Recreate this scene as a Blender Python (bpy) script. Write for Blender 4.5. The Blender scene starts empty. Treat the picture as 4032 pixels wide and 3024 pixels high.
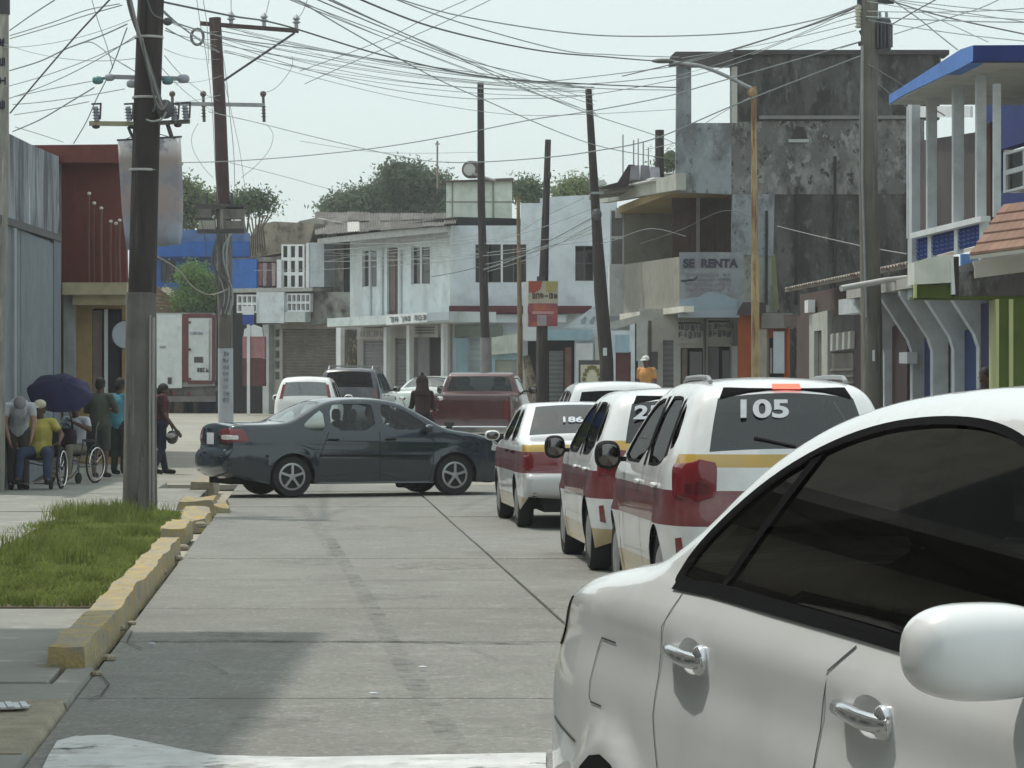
import bpy, bmesh, math, random
import numpy as np
from mathutils import Vector, Matrix, Euler
from mathutils.geometry import delaunay_2d_cdt
random.seed(11)
sc = bpy.context.scene
COL = sc.collection
R = math.radians
# ------------------------------------------------------------------ camera, sky, sun, exposure
F = 12000.0; CX = 2016.0; HV = 1548.0; HC = 1.5      # focal length, horizon (px of the 4032 photo), eye height
cam_d = bpy.data.cameras.new('camera'); cam = bpy.data.objects.new('camera', cam_d); COL.objects.link(cam)
cam_d.sensor_width = 36.0; cam_d.lens = 36.0 * F / 4032.0
cam_d.shift_y = (HV - 1512.0) / 4032.0
cam_d.clip_start = 0.2; cam_d.clip_end = 3000.0
cam.location = (0, 0, HC); cam.rotation_euler = (R(90), 0, 0)
sc.camera = cam
SUN = Vector((-0.31, 0.20, 0.93)).normalized()       # towards the sun: high, from the left and a little ahead
world = bpy.data.worlds.new('World'); sc.world = world; world.use_nodes = True
wn = world.node_tree; wn.nodes.clear()
sky = wn.nodes.new('ShaderNodeTexSky'); sky.sky_type = 'NISHITA'; sky.sun_disc = False
sky.sun_elevation = math.asin(SUN.z); sky.sun_rotation = math.atan2(SUN.x, SUN.y)
sky.air_density = 1.0; sky.dust_density = 6.0; sky.ozone_density = 1.5; sky.altitude = 0
bg = wn.nodes.new('ShaderNodeBackground'); bg.inputs['Strength'].default_value = 0.129
# thin bright haze veils the whole dome evenly
veil = wn.nodes.new('ShaderNodeMix'); veil.data_type = 'RGBA'; veil.inputs[0].default_value = 0.8
veil.inputs[7].default_value = (6.2, 7.15, 7.05, 1)
wo = wn.nodes.new('ShaderNodeOutputWorld')
wn.links.new(sky.outputs[0], veil.inputs[6]); wn.links.new(veil.outputs[2], bg.inputs[0]); wn.links.new(bg.outputs[0], wo.inputs[0])
sun_d = bpy.data.lights.new('sun', 'SUN'); sun_d.energy = 2.05; sun_d.angle = R(1.2); sun_d.color = (1.0, 0.95, 0.86)
sun = bpy.data.objects.new('sun', sun_d); COL.objects.link(sun)
sun.rotation_euler = (-SUN).to_track_quat('-Z', 'Y').to_euler(); sun.location = (0, 0, 60)
sc.view_settings.view_transform = 'Standard'; sc.view_settings.look = 'None'
sc.view_settings.exposure = 0.22; sc.view_settings.gamma = 1.0; sc.view_settings.use_curve_mapping = False
sc.cycles.max_bounces = 8; sc.cycles.transparent_max_bounces = 16
sc.cycles.use_denoising = True

# ------------------------------------------------------------------ helpers
def P(u, v, Y): return Vector(((u - CX) / F * Y, Y, HC + (HV - v) / F * Y))
def XU(u, Y): return (u - CX) / F * Y
def ZV(v, Y): return HC + (HV - v) / F * Y
def gz(Y): return 0.0 if Y < 52 else min(Y - 52, 110) * 0.0125       # the street rises gently beyond the crossing
def srgb(r, g, b):
    f = lambda c: (c / 255 / 12.92) if c <= 10.3 else ((c / 255 + .055) / 1.055) ** 2.4
    return (f(r), f(g), f(b), 1)

def tag(o, label=None, cat=None, group=None, kind=None):
    if label: o['label'] = label
    if cat: o['category'] = cat
    if group: o['group'] = group
    if kind: o['kind'] = kind
    return o
def thing(name, label, cat, loc=(0, 0, 0), rz=0, group=None):
    e = bpy.data.objects.new(name, None); COL.objects.link(e); e.empty_display_size = .1
    e.location = loc; e.rotation_euler = (0, 0, rz)
    return tag(e, label, cat, group)
def link(o, parent=None):
    COL.objects.link(o)
    if parent is not None:
        o.parent = parent
        if parent.type == 'EMPTY':
            o.matrix_parent_inverse = parent.matrix_basis.inverted()
    return o

class MB:
    def __init__(s): s.v = []; s.f = []
    def add(s, vs, fs):
        o = len(s.v); s.v += [tuple(p) for p in vs]; s.f += [tuple(i + o for i in f) for f in fs]; return s
    def hexa(s, p):                       # 4 bottom ccw, 4 top ccw
        return s.add(p, [(3, 2, 1, 0), (4, 5, 6, 7), (0, 1, 5, 4), (1, 2, 6, 5), (2, 3, 7, 6), (3, 0, 4, 7)])
    def box(s, x0, x1, y0, y1, z0, z1):
        if x0 > x1: x0, x1 = x1, x0
        if y0 > y1: y0, y1 = y1, y0
        if z0 > z1: z0, z1 = z1, z0
        return s.hexa([(x0, y0, z0), (x1, y0, z0), (x1, y1, z0), (x0, y1, z0), (x0, y0, z1), (x1, y0, z1), (x1, y1, z1), (x0, y1, z1)])
    def obox(s, c, ax, ay, az):           # centre + half axis vectors
        c, ax, ay, az = map(Vector, (c, ax, ay, az))
        return s.hexa([c - ax - ay - az, c + ax - ay - az, c + ax + ay - az, c - ax + ay - az, c - ax - ay + az, c + ax - ay + az, c + ax + ay + az, c - ax + ay + az])
    def bar(s, p0, p1, w, h=None, up=(0, 0, 1)):
        p0, p1 = Vector(p0), Vector(p1); h = h or w; d = p1 - p0; n = d.normalized()
        sd = n.cross(Vector(up))
        if sd.length < 1e-3: sd = n.cross(Vector((1, 0, 0)))
        sd.normalize(); u2 = sd.cross(n)
        return s.obox((p0 + p1) / 2, d / 2, sd * w / 2, u2 * h / 2)
    def tube(s, pts, r, n=6, caps=True):
        pts = [Vector(p) for p in pts]; k = len(pts)
        rs = r if isinstance(r, (list, tuple)) else [r] * k
        up = None; vs = []; fs = []
        for i, p in enumerate(pts):
            d = (pts[min(i + 1, k - 1)] - pts[max(i - 1, 0)])
            d = d.normalized() if d.length > 1e-9 else Vector((0, 0, 1))
            if up is None:
                up = d.orthogonal().normalized()
            up = (up - d * up.dot(d)); up = up.normalized() if up.length > 1e-6 else d.orthogonal().normalized()
            sd = d.cross(up)
            for j in range(n):
                a = 2 * math.pi * j / n
                vs.append(p + (up * math.cos(a) + sd * math.sin(a)) * rs[i])
        for i in range(k - 1):
            for j in range(n):
                j2 = (j + 1) % n
                fs.append((i * n + j, i * n + j2, (i + 1) * n + j2, (i + 1) * n + j))
        if caps:
            fs.append(tuple(range(n - 1, -1, -1))); fs.append(tuple((k - 1) * n + j for j in range(n)))
        return s.add(vs, fs)
    def cyl(s, p0, p1, r0, r1=None, n=12): return s.tube([p0, p1], [r0, r0 if r1 is None else r1], n)
    def cap(s, p0, p1, r0, r1, n=8):      # tapered capsule, closed
        p0, p1 = Vector(p0), Vector(p1); d = (p1 - p0); L = d.length
        d = d.normalized() if L > 1e-6 else Vector((0, 0, 1)); pts = []; rs = []
        for a in (-80, -50, -20, 0): pts.append(p0 + d * r0 * math.sin(R(a))); rs.append(r0 * math.cos(R(a)))
        for a in (0, 20, 50, 80):
            q = p1 + d * r1 * math.sin(R(a))
            if L > 1e-6 or a > 0: pts.append(q); rs.append(r1 * math.cos(R(a)))
        return s.tube(pts, rs, n)
    def lathe(s, c, prof, n=16, ax='z'):  # prof: (radius, height)
        c = Vector(c); vs = []; fs = []; k = len(prof)
        for (r, h) in prof:
            for j in range(n):
                a = 2 * math.pi * j / n; q = (r * math.cos(a), r * math.sin(a))
                vs.append(c + (Vector((q[0], q[1], h)) if ax == 'z' else Vector((q[0], h, q[1])) if ax == 'y' else Vector((h, q[0], q[1]))))
        for i in range(k - 1):
            for j in range(n):
                j2 = (j + 1) % n; fs.append((i * n + j, i * n + j2, (i + 1) * n + j2, (i + 1) * n + j))
        if prof[0][0] > 1e-5: fs.append(tuple(range(n - 1, -1, -1)))
        if prof[-1][0] > 1e-5: fs.append(tuple((k - 1) * n + j for j in range(n)))
        return s.add(vs, fs)
    def ell(s, c, r, nu=12, nv=8, e=1.0, M=None):   # (super)ellipsoid
        c = Vector(c); vs = []; fs = []
        pw = lambda t: math.copysign(abs(t) ** e, t)
        for i in range(nv + 1):
            th = -math.pi / 2 + math.pi * i / nv
            for j in range(nu):
                a = 2 * math.pi * j / nu
                p = Vector((r[0] * pw(math.cos(th)) * pw(math.cos(a)), r[1] * pw(math.cos(th)) * pw(math.sin(a)), r[2] * pw(math.sin(th))))
                vs.append(c + (M @ p if M else p))
        for i in range(nv):
            for j in range(nu):
                j2 = (j + 1) % nu; fs.append((i * nu + j, i * nu + j2, (i + 1) * nu + j2, (i + 1) * nu + j))
        return s.add(vs, fs)
    def prism(s, pts, vec):
        pts = [Vector(p) for p in pts]; vec = Vector(vec); n = len(pts)
        vs = pts + [p + vec for p in pts]
        fs = [tuple(range(n)), tuple(range(2 * n - 1, n - 1, -1))] + [((i + 1) % n, i, n + i, n + (i + 1) % n) for i in range(n)]
        return s.add(vs, fs)
    def build(s, name, m=None, parent=None, smooth=False, bevel=0, fix=True, weld=False, ang=40):
        me = bpy.data.meshes.new(name); me.from_pydata(s.v, [], s.f)
        if weld or fix:
            b = bmesh.new(); b.from_mesh(me)
            if weld: bmesh.ops.remove_doubles(b, verts=b.verts, dist=2e-4)
            if fix: bmesh.ops.recalc_face_normals(b, faces=b.faces)
            b.to_mesh(me); b.free()
        if smooth:
            me.polygons.foreach_set('use_smooth', [True] * len(me.polygons)); me.set_sharp_from_angle(angle=R(ang))
        me.update()
        o = bpy.data.objects.new(name, me)
        if m is not None: me.materials.append(m)
        if bevel:
            bv = o.modifiers.new('bevel', 'BEVEL'); bv.width = bevel; bv.segments = 2; bv.limit_method = 'ANGLE'; bv.angle_limit = R(50)
        return link(o, parent)

# ---- 2D triangulation with constraints
def pip(pts, poly):
    pts = np.asarray(pts, float); x, y = pts[:, 0], pts[:, 1]; ins = np.zeros(len(pts), bool)
    n = len(poly)
    for i in range(n):
        x0, y0 = poly[i]; x1, y1 = poly[(i + 1) % n]
        if y0 == y1: continue
        c = ((y0 > y) != (y1 > y)) & (x < (x1 - x0) * (y - y0) / (y1 - y0) + x0); ins ^= c
    return ins
def seg_dist(pts, chain, closed=False):
    pts = np.asarray(pts, float); best = np.full(len(pts), 1e9)
    ch = list(chain) + ([chain[0]] if closed else [])
    for a, b in zip(ch[:-1], ch[1:]):
        a = np.array(a, float); b = np.array(b, float); d = b - a; L = d @ d
        t = np.clip(((pts - a) @ d) / L, 0, 1) if L > 0 else np.zeros(len(pts))
        best = np.minimum(best, np.hypot(*(pts - (a + t[:, None] * d)).T))
    return best
def tri_region(outer, inners=(), g=None, extra=(), excl=None):
    """triangles of outer, each tagged -1 or the index of the inner loop it lies in"""
    vs = []; es = []
    for lp in [outer] + list(inners):
        o = len(vs); vs += [tuple(p) for p in lp]; es += [(o + i, o + (i + 1) % len(lp)) for i in range(len(lp))]
    cand = [tuple(p) for p in extra]
    if g:
        xs = [p[0] for p in outer]; ys = [p[1] for p in outer]
        nx = int((max(xs) - min(xs)) / g); ny = int((max(ys) - min(ys)) / g)
        gr = [(min(xs) + (i + .5 + .25 * (j % 2)) * g, min(ys) + (j + .5) * g) for i in range(nx + 1) for j in range(ny + 1)]
        if excl: gr = [p for p, d in zip(gr, seg_dist(gr, excl[0])) if d > excl[1]]
        cand += gr
    if cand:
        cand = np.array(cand); k = pip(cand, outer); cand = cand[k]
        if len(cand):
            d = seg_dist(cand, outer, True)
            for lp in inners: d = np.minimum(d, seg_dist(cand, lp, True))
            cand = cand[d > (.12 * g if g and excl else .3 * g if g else 1e-4)]
        vs += [tuple(p) for p in cand]
    rv, re_, rf, *_ = delaunay_2d_cdt([Vector(p) for p in vs], es, [], 0, 1e-6)
    V = np.array([(p.x, p.y) for p in rv]); T = [tuple(f) for f in rf]
    C = np.array([V[list(t)].mean(0) for t in T]); keep = pip(C, outer)
    reg = np.full(len(T), -1)
    for k, lp in enumerate(inners): reg[pip(C, lp)] = k
    T2 = [t for t, k in zip(T, keep) if k]; reg = reg[keep]
    return V, T2, reg
def chaikin(pts, it=2, closed=False):
    pts = [tuple(p) for p in pts]
    for _ in range(it):
        out = [] if closed else [pts[0]]
        n = len(pts)
        for i in range(n if closed else n - 1):
            a = pts[i]; b = pts[(i + 1) % n]
            out.append(tuple(.75 * p + .25 * q for p, q in zip(a, b))); out.append(tuple(.25 * p + .75 * q for p, q in zip(a, b)))
        if not closed: out.append(pts[-1])
        pts = out
    return pts
def inset(poly, d):
    n = len(poly); A = sum(poly[i][0] * poly[(i + 1) % n][1] - poly[(i + 1) % n][0] * poly[i][1] for i in range(n))
    sg = 1 if A > 0 else -1; out = []
    for i in range(n):
        a = Vector(poly[i - 1]); b = Vector(poly[i]); c = Vector(poly[(i + 1) % n])
        d1 = (b - a).normalized(); d2 = (c - b).normalized()
        n1 = Vector((-d1.y, d1.x)) * sg; n2 = Vector((-d2.y, d2.x)) * sg; m = (n1 + n2)
        m = m.normalized() if m.length > 1e-4 else n1
        k = d / max(.45, m.dot(n1)); out.append(tuple(b + m * k))
    return out

# ------------------------------------------------------------------ materials
_M = {}
def nt(name):
    m = bpy.data.materials.new(name); m.use_nodes = True; t = m.node_tree; t.nodes.clear()
    o = t.nodes.new('ShaderNodeOutputMaterial'); return m, t, o
def N(t, ty, **kw):
    n = t.nodes.new(ty)
    for k, v in kw.items(): setattr(n, k, v)
    return n
def noise(t, scale, detail=4, rough=.6, vec=None, sx=(1, 1, 1), coord='Object'):
    tc = N(t, 'ShaderNodeTexCoord'); mp = N(t, 'ShaderNodeMapping'); mp.inputs['Scale'].default_value = sx
    t.links.new(tc.outputs[coord], mp.inputs[0])
    n = N(t, 'ShaderNodeTexNoise'); n.inputs['Scale'].default_value = scale; n.inputs['Detail'].default_value = detail; n.inputs['Roughness'].default_value = rough
    t.links.new(mp.outputs[0], n.inputs['Vector']); return n.outputs['Fac']
def ramp(t, src, lo, hi, c0=(0, 0, 0, 1), c1=(1, 1, 1, 1)):
    r = N(t, 'ShaderNodeValToRGB'); r.color_ramp.elements[0].position = lo; r.color_ramp.elements[1].position = hi
    r.color_ramp.elements[0].color = c0; r.color_ramp.elements[1].color = c1
    t.links.new(src, r.inputs[0]); return r.outputs[0]
def mixc(t, fac, a, b):
    n = N(t, 'ShaderNodeMix', data_type='RGBA')
    for s, i in ((fac, 0), (a, 6), (b, 7)):
        if hasattr(s, 'links') or hasattr(s, 'is_linked'): t.links.new(s, n.inputs[i])
        else: n.inputs[i].default_value = s
    return n.outputs[2]
def mat(name, col, rough=.75, var=.18, scale=2.5, bump=.0, bscale=30, metal=0, spec=.4, coat=0, layers=(), rnd=0):
    """layers: (colour, lo, hi, scale, (sx,sy,sz)) stains over the base"""
    if name in _M: return _M[name]
    if len(col) == 3: col = (*col, 1)
    m, t, o = nt(name); b = N(t, 'ShaderNodeBsdfPrincipled'); t.links.new(b.outputs[0], o.inputs[0])
    c = col
    if var:
        f = noise(t, scale); d = tuple(x * (1 - var) for x in col[:3]) + (1,); l = tuple(min(1, x * (1 + var * .6)) for x in col[:3]) + (1,)
        c = mixc(t, ramp(t, f, .3, .7), d, l)
    for (lc, lo, hi, s, sx) in layers:
        f = ramp(t, noise(t, s, 6, .65, sx=sx), lo, hi); c = mixc(t, f, c, lc)
    if rnd:
        oi = N(t, 'ShaderNodeObjectInfo'); mr = N(t, 'ShaderNodeMapRange'); mr.inputs[3].default_value = 1 - rnd; mr.inputs[4].default_value = 1 + rnd
        t.links.new(oi.outputs['Random'], mr.inputs[0]); hv = N(t, 'ShaderNodeHueSaturation'); t.links.new(mr.outputs[0], hv.inputs['Value'])
        if hasattr(c, 'links'): t.links.new(c, hv.inputs['Color'])
        else: hv.inputs['Color'].default_value = c
        c = hv.outputs[0]
    if hasattr(c, 'links'): t.links.new(c, b.inputs['Base Color'])
    else: b.inputs['Base Color'].default_value = c
    b.inputs['Roughness'].default_value = rough; b.inputs['Metallic'].default_value = metal
    b.inputs['Specular IOR Level'].default_value = spec
    if coat: b.inputs['Coat Weight'].default_value = coat; b.inputs['Coat Roughness'].default_value = .04
    if bump:
        bp = N(t, 'ShaderNodeBump'); bp.inputs['Strength'].default_value = bump; bp.inputs['Distance'].default_value = .02
        t.links.new(noise(t, bscale, 5), bp.inputs['Height']); t.links.new(bp.outputs[0], b.inputs['Normal'])
    _M[name] = m; return m
def leafy(name, col, var=.4, scale=1.0, trans=.35):
    if name in _M: return _M[name]
    m = mat(name, col, .75, var, scale, spec=.25); t = m.node_tree; o = [n for n in t.nodes if n.type == 'OUTPUT_MATERIAL'][0]; b = o.inputs[0].links[0].from_node
    tr = N(t, 'ShaderNodeBsdfTranslucent'); c = b.inputs['Base Color']
    if c.links: t.links.new(c.links[0].from_socket, tr.inputs[0])
    else: tr.inputs[0].default_value = c.default_value
    mx = N(t, 'ShaderNodeMixShader'); mx.inputs[0].default_value = trans; t.links.new(b.outputs[0], mx.inputs[1]); t.links.new(tr.outputs[0], mx.inputs[2]); t.links.new(mx.outputs[0], o.inputs[0]); return m
def glass(name, tint, refl=.9, ior=1.5, rough=.02):
    if name in _M: return _M[name]
    m, t, o = nt(name); fr = N(t, 'ShaderNodeFresnel'); fr.inputs[0].default_value = ior
    a = N(t, 'ShaderNodeBsdfTransparent'); a.inputs[0].default_value = (*tint, 1)
    g = N(t, 'ShaderNodeBsdfGlossy'); g.inputs['Roughness'].default_value = rough; g.inputs[0].default_value = (refl, refl, refl, 1)
    mx = N(t, 'ShaderNodeMixShader'); t.links.new(fr.outputs[0], mx.inputs[0]); t.links.new(a.outputs[0], mx.inputs[1]); t.links.new(g.outputs[0], mx.inputs[2])
    t.links.new(mx.outputs[0], o.inputs[0]); _M[name] = m; return m
def emit(name, col, s):
    if name in _M: return _M[name]
    m, t, o = nt(name); b = N(t, 'ShaderNodeBsdfPrincipled'); b.inputs['Base Color'].default_value = (*col, 1)
    b.inputs['Emission Color'].default_value = (*col, 1); b.inputs['Emission Strength'].default_value = s
    t.links.new(b.outputs[0], o.inputs[0]); _M[name] = m; return m
def band_paint(name, bands, base, dirt=(.36, .32, .26, 1), rough=.32, dust=.3):
    """car paint with painted horizontal bands by height (object Z) and patchy dust; bands: (z0, z1, x_lo, x_hi, colour)"""
    if name in _M: return _M[name]
    m, t, o = nt(name); b = N(t, 'ShaderNodeBsdfPrincipled'); t.links.new(b.outputs[0], o.inputs[0])
    tc = N(t, 'ShaderNodeTexCoord'); sp = N(t, 'ShaderNodeSeparateXYZ'); t.links.new(tc.outputs['Object'], sp.inputs[0])
    def cmp_(out, v, op):
        q = N(t, 'ShaderNodeMath', operation=op); t.links.new(out, q.inputs[0]); q.inputs[1].default_value = v; return q.outputs[0]
    c = (*base, 1)
    for (z0, z1, x0, x1, cc) in bands:
        fs = [cmp_(sp.outputs[2], z0, 'GREATER_THAN'), cmp_(sp.outputs[2], z1, 'LESS_THAN'), cmp_(sp.outputs[0], x0, 'GREATER_THAN'), cmp_(sp.outputs[0], x1, 'LESS_THAN')]
        f = fs[0]
        for q in fs[1:]:
            k = N(t, 'ShaderNodeMath', operation='MULTIPLY'); t.links.new(f, k.inputs[0]); t.links.new(q, k.inputs[1]); f = k.outputs[0]
        c = mixc(t, f, c, (*cc, 1))
    # patchy road dust
    k = N(t, 'ShaderNodeMath', operation='MULTIPLY'); t.links.new(ramp(t, noise(t, 3.5, 6), .45, .8), k.inputs[0]); k.inputs[1].default_value = dust
    c = mixc(t, k.outputs[0], c, dirt)
    if hasattr(c, 'links'): t.links.new(c, b.inputs['Base Color'])
    else: b.inputs['Base Color'].default_value = c
    b.inputs['Roughness'].default_value = rough; b.inputs['Coat Weight'].default_value = .8; b.inputs['Coat Roughness'].default_value = .04
    _M[name] = m; return m
def text_mesh(name, body, m, parent, origin, ex, ey, h, depth=.004, align='CENTER', bold=0, wide=1.0):
    """flat lettering: baseline origin, ex = reading direction, ey = up, letter height h"""
    cu = bpy.data.curves.new(name, 'FONT'); cu.body = body; cu.size = 1.0; cu.align_x = align; cu.extrude = .5 * depth / h * 1.4; cu.offset = bold
    ob = bpy.data.objects.new(name, cu); COL.objects.link(ob)
    me = bpy.data.meshes.new_from_object(ob); COL.objects.unlink(ob); bpy.data.objects.remove(ob)
    s = h / .72; ex = Vector(ex).normalized(); ey = Vector(ey).normalized(); ez = ex.cross(ey); ex = ex * wide
    M = Matrix(((ex.x * s, ey.x * s, ez.x * s, origin[0]), (ex.y * s, ey.y * s, ez.y * s, origin[1]), (ex.z * s, ey.z * s, ez.z * s, origin[2]), (0, 0, 0, 1)))
    me.transform(M); me.materials.clear(); me.materials.append(m); me.name = name
    return link(bpy.data.objects.new(name, me), parent)
# ------------------------------------------------------------------ car builder
M_tyre = mat('tyre_rubber', (.02, .02, .021), .85, .2, 8)
M_blacktrim = mat('black_trim', (.014, .014, .015), .7, .1, spec=.2)
M_jet = mat('jet_black_trim', (.006, .006, .007), .9, 0, spec=.1)
M_chassis = mat('underbody', (.012, .012, .012), .9, .1)
M_seat = mat('seat_cloth', (.03, .03, .034), .95, .2, 20)
M_alloy = mat('alloy_rim', (.42, .43, .44), .38, .1, metal=.7)
M_hub = mat('hubcap_grey', (.30, .31, .32), .45, .15, metal=.5)
M_chrome = mat('chrome', (.75, .75, .76), .15, 0, metal=1)
M_red = mat('red_lamp_plastic', (.17, .010, .016), .18, .05, coat=.8)
M_clear = mat('clear_lamp_plastic', (.62, .60, .58), .2, .05, coat=.8)
M_amber = mat('amber_lamp_plastic', (.6, .16, .02), .2, .05, coat=.8)
M_plate = mat('plate_white', (.72, .74, .76), .5, .1, 12)
M_ink = mat('dark_ink', (.03, .03, .05), .7, 0)
M_whiteink = mat('white_vinyl', (.58, .61, .65), .6, .1, 20)
M_seam = mat('panel_gap', (.07, .07, .072), .9, 0)
G_dark = glass('tinted_car_glass', (.10, .105, .10), .28)
G_mid = glass('car_glass', (.42, .47, .46))
G_clear = glass('clear_car_glass', (.86, .92, .91))
G_sky = glass('sky_reflecting_glass', (.5, .56, .56), .95, 2.6)
G_sky2 = glass('pale_rear_glass', (.45, .5, .5), .9, 2.1)

class Car:
    """side-view outline + section functions -> shell; local frame x forward, y left, z up, origin on the ground under the rear axle"""
    def __init__(s, name, label, cat, loc, rz, W, chain, wheels, arch=.34, zs=.2, belt=1.0, tum=.33, tum2=.2, tap=(.10, .14), tapx=(.55, .6),
                 zc=.55, low=.05, sh=.025, r=.07, rin=.06, flare=.018, g=.07, crown=(.025, .07), chain_it=2, group=None, zw=.3, crease=None):
        s.root = thing(name, label, cat, (0, 0, 0), 0, group); s.loc = loc; s.rz = rz
        s.W = W; s.wheels = wheels; s.arch = arch; s.zw = zw; s.belt = belt; s.tum = tum; s.tum2 = tum2; s.tap = tap; s.zc = zc; s.low = low; s.sh = sh
        s.r = r; s.rin = rin; s.flare = flare; s.g = g; s.crown = crown; s.zs = zs; s.crease = crease
        s.chain = chaikin(chain, chain_it)                       # rear bottom -> over the roof -> front bottom
        # densify
        out = []
        for a, b in zip(s.chain[:-1], s.chain[1:]):
            k = max(1, int(math.hypot(b[0] - a[0], b[1] - a[1]) / (g * 1.1)))
            out += [(a[0] + (b[0] - a[0]) * i / k, a[1] + (b[1] - a[1]) * i / k) for i in range(k)]
        s.chain = out + [s.chain[-1]]
        s.x0 = min(p[0] for p in s.chain); s.x1 = max(p[0] for p in s.chain)
        s.xr = s.x0 + tapx[0]; s.xf = s.x1 - tapx[1]
        bot = []
        for xw in sorted(wheels, reverse=True):
            bot.append((xw + math.sqrt(max(arch ** 2 - (zs - zw) ** 2, 0)), zs))
            a0 = math.asin(max(-1, min(1, (zs - zw) / arch)))
            for k in range(1, 14):
                a = a0 + (math.pi - 2 * a0) * k / 14; bot.append((xw + arch * math.cos(a), zw + arch * math.sin(a)))
            bot.append((xw - math.sqrt(max(arch ** 2 - (zs - zw) ** 2, 0)), zs))
        s.outline = s.chain + bot
    def y(s, pts):
        p = np.asarray(pts, float).reshape(-1, 2); x = p[:, 0]; z = p[:, 1]
        d = seg_dist(p, s.chain)
        b = np.full(len(p), s.W / 2)
        b -= s.tap[0] * np.clip((s.xr - x) / (s.xr - s.x0), 0, 1) ** 2.2
        b -= s.tap[1] * np.clip((x - s.xf) / (s.x1 - s.xf), 0, 1) ** 2.2
        b -= s.low * np.clip((s.zc - z) / (s.zc - .15), 0, 1.2) ** 2
        b -= s.sh * np.clip((z - s.zc) / (s.belt - s.zc), 0, 1) ** 2
        gh = np.clip(z - s.belt, 0, None); b -= s.tum * gh + s.tum2 * gh ** 2
        if s.crease:
            zk, sl_up, rec = s.crease; zz = zk - .022 * (x - 1.0); b -= sl_up * np.clip(z - zz, 0, .12) + rec * np.exp(-((z - (zz - .10)) / .07) ** 2) * (1 - np.exp(-((np.hypot(x, z - s.zw) - s.arch) / .12) ** 2))
        q = np.clip(1 - d / s.r, 0, 1); b -= s.rin * (1 - np.sqrt(np.clip(1 - q ** 2 * .98, 0, 1)))
        if s.flare:
            for xw in s.wheels:
                rr = np.hypot(x - xw, z - s.zw); b += s.flare * np.exp(-((rr - s.arch - .01) / .05) ** 2)
        return b
    def place(s):
        s.root.location = s.loc; s.root.rotation_euler = (0, 0, s.rz); return s.root
    def shell(s, paint, windows=(), ws=None, rg=None, gl=None, gl_side=None, gl_rear=None, frame=None, holes=(), fw=.022, both=True):
        gl = gl or G_mid; gl_side = gl_side or gl; gl_rear = gl_rear or gl; frame = frame or M_blacktrim
        wins = [list(w) for w in windows]; ins = [inset(w, fw) for w in wins]
        loops = wins + ins + [list(h) for h in holes]; nw = len(wins)
        rings = []
        ch = s.chain
        for d in (.10, .25, .42, .60, .80, 1.02):
            for a, b, c in zip(ch[:-2], ch[1:-1], ch[2:]):
                t = Vector((c[0] - a[0], c[1] - a[1])).normalized(); nrm = Vector((t.y, -t.x)); rings.append((b[0] + nrm.x * d * s.r, b[1] + nrm.y * d * s.r))
        V, T, reg = tri_region(s.outline, loops, s.g, rings, (ch, s.r * 1.15))
        yv = s.y(V)
        body = MB(); frs = []
        panes = {}
        for sd in (-1, 1):
            P3 = [(V[i][0], sd * yv[i], V[i][1]) for i in range(len(V))]
            Pi = [(V[i][0], sd * (yv[i] - .010), V[i][1]) for i in range(len(V))]
            sel = {-1: [], 'f': [], }
            for t, k in zip(T, reg):
                key = -1 if k < 0 else ('f' if k < nw else ('g', k - nw) if k < 2 * nw else 'h')
                sel.setdefault(key, []).append(t if sd < 0 else t[::-1])
            def put(mb, pts, tris):
                u = sorted({i for t in tris for i in t}); ix = {i: n for n, i in enumerate(u)}
                mb.add([pts[i] for i in u], [tuple(ix[i] for i in t) for t in tris])
            put(body, P3, sel[-1])
            fr = MB(); frs.append(fr)
            if sel['f']: put(fr, P3, sel['f'])
            for k in range(nw):
                mb = MB(); put(mb, Pi, sel.get(('g', k), [])); panes[(k, sd)] = mb
        # strip over the silhouette
        ts = [-1, -.965, -.9, -.75, -.5, -.25, 0, .25, .5, .75, .9, .965, 1]
        yy = s.y(ch); rows = []
        s.rows_n = []
        for i, (x, z) in enumerate(ch):
            a = ch[max(i - 1, 0)]; c = ch[min(i + 1, len(ch) - 1)]
            t = Vector((c[0] - a[0], c[1] - a[1])).normalized(); n = Vector((-t.y, t.x))
            cr = s.crown[0] * abs(n.y) + s.crown[1] * abs(n.x); s.rows_n.append((n, cr))
            rows.append([(x + n.x * cr * (1 - tt * tt), tt * yy[i], z + n.y * cr * (1 - tt * tt)) for tt in ts])
        wsm = MB(); rgm = MB(); nt_ = len(ts)
        for i in range(len(ch) - 1):
            mx = (ch[i][0] + ch[i + 1][0]) / 2; mz = (ch[i][1] + ch[i + 1][1]) / 2
            for j in range(nt_ - 1):
                q = [rows[i][j], rows[i + 1][j], rows[i + 1][j + 1], rows[i][j + 1]]
                inn = abs(ts[j] + ts[j + 1]) / 2 < .9
                if ws and ws(mx, mz) and inn: wsm.add(q, [(0, 1, 2, 3)])
                elif rg and rg(mx, mz) and inn: rgm.add(q, [(0, 1, 2, 3)])
                else: body.add(q, [(0, 1, 2, 3)])
        s.body = body.build('body', paint, s.root, smooth=True, weld=True, ang=38)
        for fr in frs:
            if fr.v: fr.build('window_frame', frame, s.root, smooth=True, weld=True)
        for (k, sd), mb in panes.items():
            if mb.v: mb.build('side_window', gl_side if not isinstance(gl_side, dict) else gl_side[k], s.root, smooth=True, fix=False)
        if wsm.v: wsm.build('windscreen', gl, s.root, smooth=True, weld=True, fix=False)
        if rgm.v: rgm.build('rear_window', gl_rear, s.root, smooth=True, weld=True, fix=False)
        # underbody block closes the wheel wells
        zz = s.belt - .12; c = MB(); x0, x1 = s.x0 + .18, s.x1 - .22; w = s.W / 2 - .26
        c.box(x0, x1, -w, w, .19, .62); s_ = s.W / 2 - .09
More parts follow.
